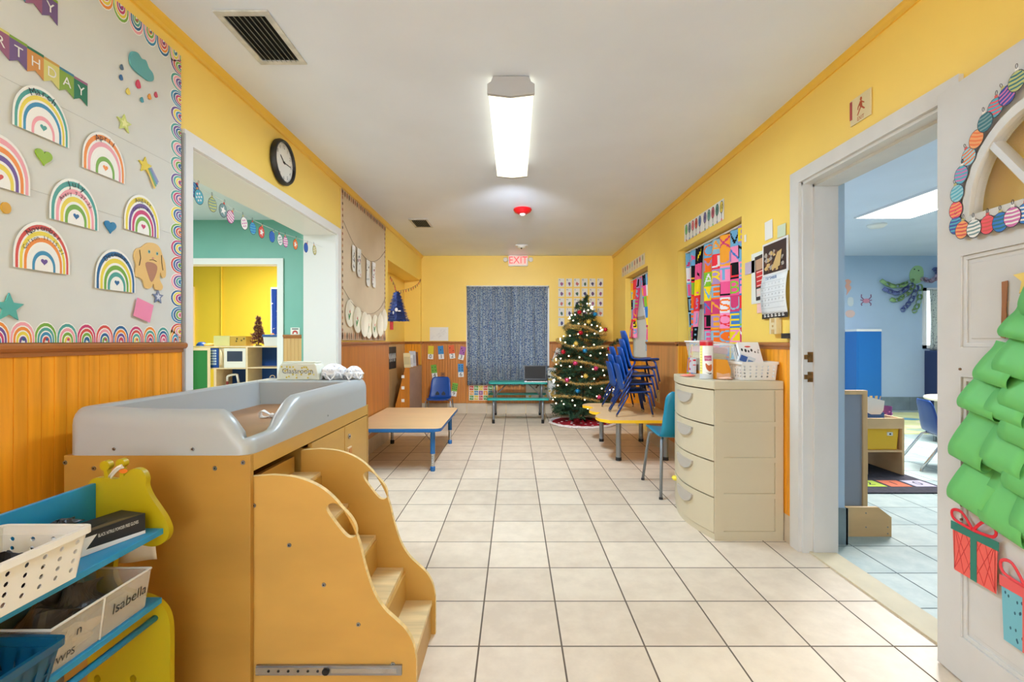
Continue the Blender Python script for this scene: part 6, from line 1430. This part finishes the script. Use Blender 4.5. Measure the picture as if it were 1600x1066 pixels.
# paper presents
def gift(s0, s1, z0, z1, label, body, band, hatch, bow_c, dots=False):
    th = on_door('gift_cutout', label, 'cutout', (s0+s1)/2, (z0+z1)/2, .002); w_, h = (s1-s0)/2, (z1-z0)/2
    mb = MB(); mb.sheet([(-w_, h), (w_, h), (w_*.94, -h), (-w_*.9, -h)], 0, 0, .001); mb.build('paper', [C(body)], th)
    mb = MB()
    if dots:
        rn = random.Random(3)
        for k in range(40): mb.sheet(ell(rn.uniform(-.85, .85)*w_, rn.uniform(-.85, .85)*h, .0028, .005, 6), .001, 0, .0004)
    else:
        for k in range(-3, 5):
            for sg in (1, -1):
                a = k*w_*.45; pts = [(a-h*.5*sg, -h*.95), (a+h*.5*sg, h*.95)]; pts = [(max(-w_*.9, min(w_*.9, x)), y) for x, y in pts]; mb.tube([(x, y, .0012) for x, y in pts], .0009, 4)
    mb.build('printed_pattern', C(hatch), th)
    mb = MB(); mb.sheet(rect(-w_*.14, w_*.14, -h, h), .0016, 0, .0006); mb.sheet(rect(-w_*1.06, w_*1.06, h*.72, h*1.08), .0016, 0, .0008); mb.build('ribbon_band', C(band), th)
    mb = MB()
    for sg in (-1, 1): mb.tube(smooth_path([(0, h*1.1, .004), (sg*w_*.5, h*1.65, .006), (sg*w_*.95, h*1.55, .006), (sg*w_*.85, h*1.2, .005), (0, h*1.1, .004)], 5), .005, 6)
    mb.v = [(x, y, z if z < .004 else .004+(z-.004)*.4) for x, y, z in mb.v]; mb.build('bow', C(bow_c), th, smooth=True)
gift(.070, .240, .360, .513, 'red hatched gift cutout with a green band low on the door', (232, 96, 86), (36, 120, 104), (200, 60, 60), (226, 30, 50))
gift(.252, .41, .24, .42, 'blue dotted gift cutout with a red bow lowest on the door', (110, 180, 196), (226, 90, 90), (40, 90, 110), (226, 60, 70), True)

# ================================================================== SIDE ROOM SEEN THROUGH THE DOORWAY
lt = thing('ceiling_light', 'bright rectangular light panel in the side room ceiling', 'light', (4.08, 4.7, 0))
mb = MB(); mb.prism(rect(-.31, .31, -.62, .62), 2.478, 2.5, 'z', 0, [rect(-.295, .295, -.605, .605)]); mb.build('frame', WHT, lt)
mb = MB(); mb.box(-.295, .295, -.605, .605, 2.493, 2.499); mb.build('diffuser', M('lit_panel', (255, 252, 244), .5, emit=1.3), lt)
sd = thing('smoke_detector', 'round white detector on the side room ceiling', 'smoke detector', AT(1370, 351, 5.67)[:2]+(0,))
mb = MB(); mb.lathe([(.10, 2.5), (.10, 2.485), (.07, 2.462), (0, 2.46)], n=24); mb.build('housing', WPL, sd, smooth=True, auto=.7)
def fw2(px, py, Y=7.75): return FW(px, py, Y)
bl = thing('cabinet', 'tall blue cabinet with a white top against the side room wall', 'cabinet', (5.53, 7.6, 0))
mb = MB(); mb.box(-.195, .195, -.13, .13, 0, 1.27); mb.build('body', M('blue_laminate', (36, 110, 184), .4), bl)
mb = MB(); mb.box(-.195, .195, -.135, .13, 1.27, 1.305); mb.build('top', WHT, bl); mb = MB(); mb.box(-.17, .17, -.136, -.13, .04, 1.25); mb.build('door', MATS['blue_laminate'], bl, bevel=.002)
nb = thing('cabinet', 'low navy cabinet under the side room window', 'cabinet', (6.95, 7.55, 0))
mb = MB(); mb.box(-.33, .33, -.18, .18, .02, .95); mb.build('body', M('navy_laminate', (38, 52, 92), .5), nb); mb = MB(); mb.box(-.33, .33, -.18, .18, .95, .965); mb.build('top', M('navy_top', (44, 60, 104), .4), nb)
mb = MB(); mb.box(-.31, -.01, -.186, -.18, .05, .92); mb.box(.01, .31, -.186, -.18, .05, .92); mb.build('doors', MATS['navy_laminate'], nb)
wx0 = 6.60; wn = sroot('window_4')
mb = MB()
for q in ((wx0, wx0+.05, 1.0, 1.98), (7.55, 7.6, 1.0, 1.98), (wx0, 7.6, 1.93, 1.98), (wx0, 7.6, 1.0, 1.05)): mb.box(q[0], q[1], 7.725, 7.75, q[2], q[3])
mb.build('window_frame', WHT, wn); mb = MB(); mb.box(wx0+.05, 7.55, 7.735, 7.745, 1.05, 1.93); mb.build('window_pane', M('bright_window', (232, 240, 248), .3, emit=1.4), wn)
GC = pattern_material('grey_leaf_curtain', (200, 206, 200), (70, 80, 96), 34, .42, .9, trans=.3)
curtain('curtain', 'grey leaf-print curtain over the side room window', 'F', (6.67, 7.4), .98, 1.95, 7, .018, GC, X=7.75, off=.06, seed=2)
# octopus of paper-chain arms
oc = thing('paper_octopus', 'green paper octopus with paper-chain arms on the side room wall', 'decoration', mat=wall_frame('F', 0, 0, .004, Y=7.75))
hx, hz = fw2(1430, 430); GH = C((160, 196, 140))
mb = MB(); mb.sheet(smooth_path([(hx-.10, hz-.02), (hx-.075, hz+.08), (hx, hz+.15), (hx+.10, hz+.13), (hx+.13, hz+.02), (hx+.10, hz-.08), (hx+.05, hz-.13), (hx-.06, hz-.13)], 4, True), 0, 0, .006); mb.build('head', GH, oc)
mb = MB()
for px, py in ((1428, 421), (1434.5, 423)): x, z = fw2(px, py); mb.sheet(ell(x, z, .012, .010, 8), .0065, 0)
mb.build('eyes', INK, oc)
arms = [([(1422, 438), (1408, 446), (1395, 448), (1384, 445), (1374, 439)], 0), ([(1421, 444), (1412, 452), (1400, 459), (1388, 456), (1378, 452)], 1), ([(1424, 446), (1418, 456), (1408, 464), (1398, 470), (1389, 468)], 0), ([(1429, 448), (1425, 460), (1418, 473), (1411, 480), (1406, 486)], 1), ([(1434, 446), (1434, 458), (1433, 468), (1429, 480), (1424, 488)], 0), ([(1437, 436), (1444, 438), (1450, 440), (1457, 437), (1461, 430)], 2), ([(1456, 420), (1460, 424), (1463, 430)], 1)]
for P_, c_ in arms:
    mb = MB(); pp = smooth_path([fw2(*q) for q in P_], 3); pp = pp[::2] if len(pp) > 8 else pp
    for i in range(len(pp)-1):
        a = Vector(pp[i]); b = Vector(pp[i+1]); mid = (a+b)/2; d = (b-a); L_ = d.length*.62; an = math.atan2(d.y, d.x)
        mb.M = Matrix.Translation((mid.x, mid.y, .04)) @ Matrix.Rotation(an, 4, 'Z') @ Matrix.Rotation((.9 if i % 2 else .2), 4, 'X')
        R = ell(0, 0, L_*1.1, .030, 14); A = [mb.av((x, y, -.024)) for x, y in R]; B = [mb.av((x, y, .024)) for x, y in R]
        for k in range(14): mb.face((A[k], A[(k+1) % 14], B[(k+1) % 14], B[k]))
    mb.M = None; mb.build('chain_arm', [C((140, 176, 120)), C((104, 116, 170)), C((170, 150, 170))][c_], oc, solid=.002)
def fshape(name, label, cat, px, py, pts, mat):
    x, z = fw2(px, py); th = thing(name, label, cat, mat=wall_frame('F', x, z, .004, Y=7.75)); mb = MB(); mb.sheet(smooth_path(pts, 3, True), 0, 0, .003); mb.build('paper', mat, th); return th
fshape('seahorse_cutout', 'orange seahorse cutout high at the left of the side room wall', 'cutout', 1325, 448, [(-.05, .10), (0, .12), (.05, .08), (.02, .03), (.05, -.02), (0, -.10), (-.03, -.14), (-.02, -.06), (-.05, 0), (-.03, .06)], C((226, 170, 150)))
fshape('shell_cutout', 'pale pink shell cutout under the penguin picture', 'cutout', 1328, 490, [(-.08, 0), (-.04, .05), (.04, .05), (.08, 0), (.04, -.06), (-.04, -.06)], C((220, 190, 180)))
fshape('picture_card', 'small white picture card between the seahorse and the shell', 'card', 1328.5, 471.5, [(-.04, -.06), (.04, -.06), (.04, .06), (-.04, .06)], C((206, 214, 216)))
cr = fshape('crab_cutout', 'pink crab cutout left of the paper octopus', 'cutout', 1353, 470, [(-.06, .0), (-.03, .03), (.04, .03), (.06, 0), (.03, -.035), (-.03, -.035)], C((206, 140, 160)))
mb = MB()
for s in (-1, 1):
    for q in ([(.04, .02), (.08, .06), (.075, .10)], [(.05, 0), (.09, .01)], [(.045, -.02), (.08, -.05), (.07, -.08)]): mb.tube([(s*x, y, .002) for x, y in q], .008, 5)
mb.build('legs', C((150, 110, 140)), cr)
# rugs
rg = thing('rug', 'dark number rug on the side room floor', 'rug', (0, 0, 0))
ry0 = .0+F*CH/(772-CY); ry1 = ry0+1.55
mb = MB(); mb.box(2.10, 3.25, ry0, ry1, 0, .010); mb.build('pile', M('dark_rug', (58, 56, 66), .95, grain=(40, 40, 40), amt=.2, bump=.5), rg)
m1 = MB(); m2 = MB(); RC = [(170, 190, 70), (206, 110, 80), (176, 170, 190), (120, 180, 190), (220, 190, 90)]
for j, y in enumerate((ry0+.22, ry1-.3)):
    for i in range(5):
        x = 3.14-.19*i; m1.box(x-.08, x+.08, y-.08, y+.08, .010, .012, (2, 1, 0, 3, 4)[(i+j*3) % 5]); m2.text(str(i) if j == 0 else str(i+5), x, y, .12, .0125)
m1.build('colour_squares', [C(c, .9) for c in RC], rg); m2.build('lettering', C((40, 40, 46), .9), rg)
r2 = thing('rug', 'pale yellow-green patterned rug at the far end of the side room', 'rug', (0, 0, 0))
mb = MB(); mb.box(4.4, 7.6, 5.75, 7.45, 0, .010); mb.build('pile', M('pale_rug', (206, 208, 150), .95, grain=(3, 3, 3), amt=.12), r2)
mb = MB(); rn = random.Random(5)
for k in range(22): x, y = rn.uniform(4.6, 7.4), rn.uniform(5.9, 7.3); mb.prism(smooth_path([(x+rn.uniform(.08, .22)*math.cos(a), y+rn.uniform(.05, .12)*math.sin(a)) for a in [i*PI/3 for i in range(6)]], 3, True), .010, .0115+.0001*k, 'z', k % 4)
mb.build('printed_shapes', [C((96, 150, 170), .9), C((190, 200, 130), .9), C((220, 214, 180), .9), C((160, 180, 160), .9)], r2)
# easel with grey board
ea = thing('easel', 'wooden easel with a grey board just inside the side room', 'easel', (0, 0, 0))
def xa(px, Y): return (px-CX)/F*Y
EY = 3.05; ex0, ex1 = 1.86, xa(1352, EY); et = CH+(CY-610)*EY/F; eb = CH+(CY-795)*EY/F
mb = MB(); mb.box(ex1-.028, ex1, EY-.02, EY+.02, .0, et); mb.box(ex0, ex1-.028, EY-.02, EY+.02, et-.025, et); mb.box(ex0, ex0+.02, EY-.02, EY+.02, eb, et); mb.build('frame', M('easel_birch', (222, 182, 130), .5, grain=(20, 20, 3), amt=.1), ea)
mb = MB(); mb.box(ex0+.02, ex1-.028, EY-.008, EY+.008, eb+.02, et-.025); mb.build('board', M('grey_board', (150, 154, 164), .4), ea)
mb = MB(); mb.box(ex0, ex1-.028, EY-.02, EY+.02, eb, eb+.02); mb.build('tray', MATS['easel_birch'], ea)
fb = thing('foot_board', 'pale wooden base board with cut corners at the foot of the easel', 'board', (0, 0, 0)); FY = 2.74
fx0, fx1 = 1.845, xa(1393, FY); H_ = CH+(CY-793)*FY/F
mb = MB(); mb.prism([(fx0+.0, 0), (fx1, 0), (fx1, H_*.66), (fx1-.075, H_), (fx0+.05, H_), (fx0, H_*.72)], FY, FY+.018, 'y'); mb.build('board', M('base_birch', (226, 186, 132), .5, grain=(3, 3, 12), amt=.08), fb)
for px, py in ((1353, 802), (1353, 824), (1387, 824), (1387, 834)): x, y, z = AT(px, py, FY); screw(fb, (x, FY, z), r=.004)
# craft table with a yellow bin
tb = thing('craft_table', 'small wooden sand table with a shelf in the side room', 'table', (0, 0, 0)); BI = M('birch_ply', (222, 184, 134), .5, grain=(3, 3, 9), amt=.08)
TY0 = 3.95; tz = CH+(CY-654)*TY0/F; tx1 = xa(1413, TY0); tx0 = 2.3; ty1 = TY0+.62
mb = MB(); mb.box(tx0, tx1-.018, TY0, TY0+.018, tz-.085, tz); mb.box(tx0, tx1, ty1-.018, ty1, tz-.085, tz); mb.box(tx1-.018, tx1, TY0, ty1, tz-.085, tz); mb.box(tx0, tx1, TY0+.018, ty1-.018, tz-.085, tz-.07); mb.build('tray', BI, tb)
mb = MB(); mb.box(tx1-.018, tx1, TY0+.0, TY0+.50, .013, tz-.085); mb.build('end_panel', BI, tb); mb = MB(); mb.box(tx0, tx0+.018, TY0, ty1, .013, tz-.085); mb.build('end_panel', BI, tb)
sz = CH+(CY-704)*TY0/F; mb = MB(); mb.box(tx0+.018, tx1-.018, TY0+.0, ty1-.02, sz-.014, sz); mb.build('shelf', BI, tb)
mb = MB(); mb.box(tx1-.30, tx1-.285, TY0+.02, TY0+.5, .0135, sz-.014); mb.build('inner_panel', BI, tb)
yb = thing('storage_bin', 'yellow plastic bin on the shelf of the sand table', 'bin', (0, 0, 0)); bx1 = xa(1403, TY0+.03)
mb = MB(); zt = CH+(CY-672)*TY0/F; mb.prism([(tx0+.04, sz+.002), (bx1-.015, sz+.002), (bx1, zt), (tx0+.03, zt)], TY0+.02, TY0+.42, 'y'); mb.build('body', YELPL, yb, bevel=.006)
mb = MB(); mb.box(tx0+.03, bx1+.003, TY0+.020, TY0+.43, zt-.004, zt+.008); mb.build('lid_rim', YELPL, yb, bevel=.004); mb = MB(); x, y, z = AT(1391.5, 678.5, TY0+.008); mb.box(x-.022, x+.022, TY0+.012, TY0+.020, z-.014, z+.014); mb.box(x-.008, x+.008, TY0+.011, TY0+.012, z-.006, z+.006, 1); mb.build('label', [PAPER, INK], yb)
tp_ = thing('storage_box', 'blue and white tapered box on the sand table', 'box', (0, 0, 0)); x0, x1 = xa(1350, 4.1), xa(1376, 4.1); zz = tz-.068
mb = MB(); mb.box(x0, x1, 4.06, 4.26, zz, zz+.10); mb.build('base', M('cornflower_plastic', (44, 96, 160), .4), tp_)
mb = MB(); mb.prism([(x0, zz+.10), (x0, zz+.235), (x1, zz+.20), (x1-.01, zz+.12), (x1-.035, zz+.085), (x0+.03, zz+.085)], 4.055, 4.20, 'y'); mb.build('white_front', WPL, tp_)
pk = thing('pencil_cup', 'purple cup on the sand table beside the blue box', 'cup', AT(1384, 640, 4.35)[:2]+(zz,)); mb = MB(); mb.lathe([(0, 0), (.042, 0), (.047, .115), (.044, .115), (.040, .004), (0, .004)], n=20); mb.build('cup', C((140, 70, 130)), pk, smooth=True, auto=.7)
mb = MB()
for k in range(5): mb.ball((.044*math.cos(-2.6+.5*k), .044*math.sin(-2.6+.5*k), .03+.02*(k % 3)), .008, 6)
mb.build('dots', C((206, 120, 170)), pk)
st_ = thing('craft_sticks', 'bunch of wooden craft sticks behind the blue and white box', 'sticks', AT(1368, 640, 4.32)[:2]+(zz,)); mb = MB()
for k in range(7): mb.tube([(0, 0, 0), (-.05+.016*k, .01*(k % 3), .21)], .004, 5)
mb.build('sticks', C((214, 180, 120)), st_)
# blue chair and round table
ch_ = child_chair('blue shell chair on chrome legs beside the round table in the side room', (3.80, 4.22, 0), -.3, h=.30, w=.34, bh=.30, m=BLUEPL, lm=CHROME, lr=.011, seat_d=.16)
ro = thing('round_table', 'round pale table partly hidden behind the open door', 'table', (4.88, 5.15, 0))
mb = MB(); mb.lathe([(0, .475), (.36, .475), (.37, .485), (.37, .50), (.36, .51), (0, .51)], n=40); mb.build('tabletop', C((226, 214, 190), .4), ro, smooth=True, auto=.6)
for k in range(4):
    a = PI/4+k*PI/2; mb = MB(); mb.cyl((.27*math.cos(a), .27*math.sin(a), 0), (.26*math.cos(a), .26*math.sin(a), .475), .016, n=12); mb.build('leg', CHROME, ro, smooth=True)
crumple('grey_bag', 'grey cloth bundle on the floor behind the easel board', 'bag', (1.885, 2.93, 0), .03, .06, .30, M('grey_cloth', (150, 154, 160), .9), 51, 24)

# ================================================================== PLAY KITCHEN IN THE YELLOW ROOM
KY = 5.80; kx = lambda px: (px-CX)*KY/F; kz = lambda py: CH+(CY-py)*KY/F
BIR = M('kitchen_birch', (226, 204, 168), .5, grain=(4, 4, 10), amt=.06); KB = M('kitchen_blue', (16, 70, 150), .4)
kt = thing('play_kitchen', 'wooden toy kitchen with a blue back in the yellow room', 'toy kitchen', (0, 0, 0))
mb = MB(); mb.box(kx(322), kx(440), KY, KY+.35, kz(541)-.016, kz(541)); mb.box(kx(300), kx(322), KY, KY+.35, kz(541)-.016, kz(541)); mb.build('top_board', BIR, kt)
mb = MB(); mb.box(kx(322), kx(385), KY, KY+.35, kz(575)-.014, kz(575)); mb.box(kx(387), kx(440), KY+.0, KY+.35, kz(574)-.014, kz(574)); mb.build('shelf', BIR, kt)
mb = MB(); mb.box(kx(384), kx(387), KY, KY+.35, 0, kz(541)-.016); mb.build('divider', BIR, kt)
mb = MB(); mb.box(kx(334), kx(338), KY, KY+.35, 0, kz(575)-.014); mb.build('divider', BIR, kt); mb = MB(); mb.box(kx(440), kx(442), KY, KY+.35, 0, kz(541)); mb.build('side_panel', BIR, kt)
mb = MB(); mb.box(kx(338), kx(440), KY+.33, KY+.345, .0, kz(575)-.014); mb.box(kx(387), kx(440), KY+.33, KY+.345, kz(575), kz(541)-.016); mb.build('back_panel', KB, kt)
mb = MB(); mb.box(kx(338), kx(384), KY, KY+.33, kz(604)-.014, kz(604)); mb.build('worktop', BIR, kt)
ko = thing('toy_microwave', 'white toy microwave with a blue keypad in the play kitchen', 'toy microwave', (0, 0, 0)); z0, z1 = kz(575)+.001, kz(543)
mb = MB(); mb.box(kx(322), kx(384)-.004, KY+.03, KY+.30, z0, z1-.008); mb.build('body', BIR, ko)
mb = MB(); mb.box(kx(323), kx(340), KY+.015, KY+.03, z0, z1-.01); kp = mb.build('keypad_panel', KB, ko)
for i in range(3):
    for j in range(6):
        mb = MB(); x = kx(326.5)+.029*i; z = z0+.035+.032*j; mb.box(x, x+.023, KY+.011, KY+.015, z, z+.022); mb.build('key', C((190, 206, 220)), kp)
mb = MB(); mb.box(kx(349), kx(384)-.008, KY+.012, KY+.03, z0, z1-.01, 0); mb.box(kx(354), kx(378), KY+.010, KY+.012, kz(565), kz(549), 1); mb.build('door', [WPL, M('dark_window', (52, 60, 84), .3)], ko)
mb = MB(); mb.tube([(kx(343), KY+.012, z0+.02), (kx(347), KY-.02, z0+.05), (kx(347), KY-.02, z1-.06), (kx(343), KY+.012, z1-.03)], .011, 8); mb.build('handle', BIR, ko, smooth=True)
gr = thing('chalk_panel', 'green board in a wooden frame standing left of the play kitchen', 'board', (0, 0, 0))
gm = Matrix.Translation((kx(334)-.01, KY-.05, 0)) @ Matrix.Rotation(.5, 4, 'Z'); gw = .30
mb = MB(); mb.M = gm; mb.prism(rect(-gw, 0, 0, kz(541)-.02), 0, .03, 'y', 0, [rect(-gw+.03, -.03, .45, kz(541)-.05)]); mb.build('frame', BIR, gr); mb = MB(); mb.M = gm; mb.box(-gw+.03, -.03, .012, .018, .45, kz(541)-.05); mb.build('board', C((24, 120, 52), .5), gr)
fc = thing('toy_faucet', 'white toy tap arching over the play kitchen worktop', 'toy tap', (0, 0, 0)); zt = kz(604)+.002
mb = MB(); mb.tube([(kx(346), KY+.12, zt), (kx(346), KY+.12, zt+.05)], .014, 10); mb.build('knob', C((140, 50, 46)), fc)
mb = MB(); mb.tube([(kx(346)+.0, KY+.12, zt+.05), (kx(346), KY+.12, zt+.10)]+[(kx(346)+.0+.12*(1-math.cos(a)), KY+.12, zt+.10+.035*math.sin(a)) for a in [PI*i/10*.5 for i in range(1, 11)]]+[(kx(346)+.14, KY+.12, zt+.03)], .014, 10); mb.build('spout', WPL, fc, smooth=True)
K1 = kz(541)+.001
cbx = thing('cardboard_box', 'long patterned cardboard box on the play kitchen', 'box', (0, 0, 0)); mb = MB(); mb.box(kx(329), kx(354), KY+.06, KY+.24, K1, K1+.125, 0); mb.box(kx(354), kx(379), KY+.07, KY+.24, K1, K1+.12, 1)
mb.build('carton', [C((206, 200, 140)), C((186, 150, 60))], cbx)
mb = MB()
for x, z in ((363, .06), (364, .09), (371, .07), (375, .09)): mb.box(kx(x), kx(x)+.018, KY+.0685, KY+.07, K1+z-.012, K1+z+.008)
mb.build('printed_marks', C((90, 80, 30)), cbx)
sb = thing('storage_bin', 'white bin with a blue lid on the play kitchen', 'bin', (0, 0, 0)); mb = MB(); mb.prism([(kx(409), K1), (kx(437), K1), (kx(440), K1+.11), (kx(407), K1+.11)], KY+.06, KY+.26, 'y'); mb.build('body', M('milky_plastic', (214, 214, 216), .35), sb); mb = MB(); mb.box(kx(406), kx(441), KY+.05, KY+.27, K1+.11, K1+.14); mb.build('lid', C((50, 90, 150), .4), sb, bevel=.004)
mt_ = thing('small_tree', 'small brown tinsel tree on the play kitchen', 'decoration', (kx(393)-.005, KY+.17, K1))
needle_tree(mt_, (0, 0), .05, .36, lambda z: .095*(1-z/.40)+.006, 110, 8, .022, [C((96, 44, 36)), C((64, 28, 24)), C((150, 90, 76))], dens=60)
mb = MB(); mb.cyl((0, 0, 0), (0, 0, .36), .006, .002, 6); mb.lathe([(0, 0), (.04, 0), (.03, .012), (0, .014)], n=12); mb.build('stem', C((60, 36, 26)), mt_)
tb_ = thing('toy_bowl', 'blue toy bowl upside down at the left end of the play kitchen', 'toy', (kx(305), KY+.12, K1)); mb = MB(); mb.lathe([(.06, 0), (.055, .02), (.035, .045), (0, .05)], n=20); mb.build('bowl', BLUEPL, tb_, smooth=True)
tb2 = thing('toy_food', 'flat tan toy food left of the cardboard box', 'toy', (kx(319), KY+.10, K1)); mb = MB(); mb.lathe([(0, 0), (.055, .0), (.06, .015), (.045, .03), (0, .034)], n=20); mb.build('body', C((222, 180, 90)), tb2, smooth=True)
# window with curtain in the yellow room
yw = sroot('window_5'); x0, x1 = (420-CX)*7.78/F, (470-CX)*7.78/F; za, zb = CH+(CY-524)*7.78/F, CH+(CY-449)*7.78/F
mb = MB(); mb.box(x0, x0+.03, 7.77, 7.80, za, zb); mb.box(x0, x1, 7.77, 7.8, zb, zb+.03); mb.build('window_frame', YEL2, yw); mb = MB(); mb.box(x0+.03, x1, 7.785, 7.79, za, zb); mb.build('window_pane', M('bright_window', (232, 240, 248), .3), yw)
NC = pattern_material('navy_white_curtain', (40, 70, 150), (236, 232, 236), 9, .35, .9)
curtain('curtain', 'navy and white curtain at the yellow room window', 'F', ((425-CX)*7.75/F, (455-CX)*7.75/F), za, zb-.03, 4, .02, NC, X=7.8, off=.06)
ob_ = thing('toy', 'orange toy on the window ledge above the white bin', 'toy', ((427-CX)*7.70/F, 7.66, za-.04)); mb = MB(); mb.lathe([(0, 0), (.05, 0), (.045, .04), (.02, .07), (0, .072)], n=14); mb.build('body', C((236, 130, 70)), ob_, smooth=True)
sg = thing('wall_card', 'small white card with a red arch on the teal wall', 'card', mat=wall_frame('F', (461.5-CX)*TY/F, CH+(CY-518.5)*TY/F, .003, Y=TY)); mb = MB(); mb.sheet(rect(-.05, .05, -.045, .045), 0, 0, .003); mb.build('plate', PAPER, sg); mb = MB(); mb.sheet(arch(0, -.025, .03, .04), .003, 0); mb.sheet(arch(0, -.025, .015, .02), .0038, 1); mb.sheet(rect(-.035, .035, .025, .035), .003, 2); mb.build('printed_arch', [C((190, 70, 60)), PAPER, INK], sg)
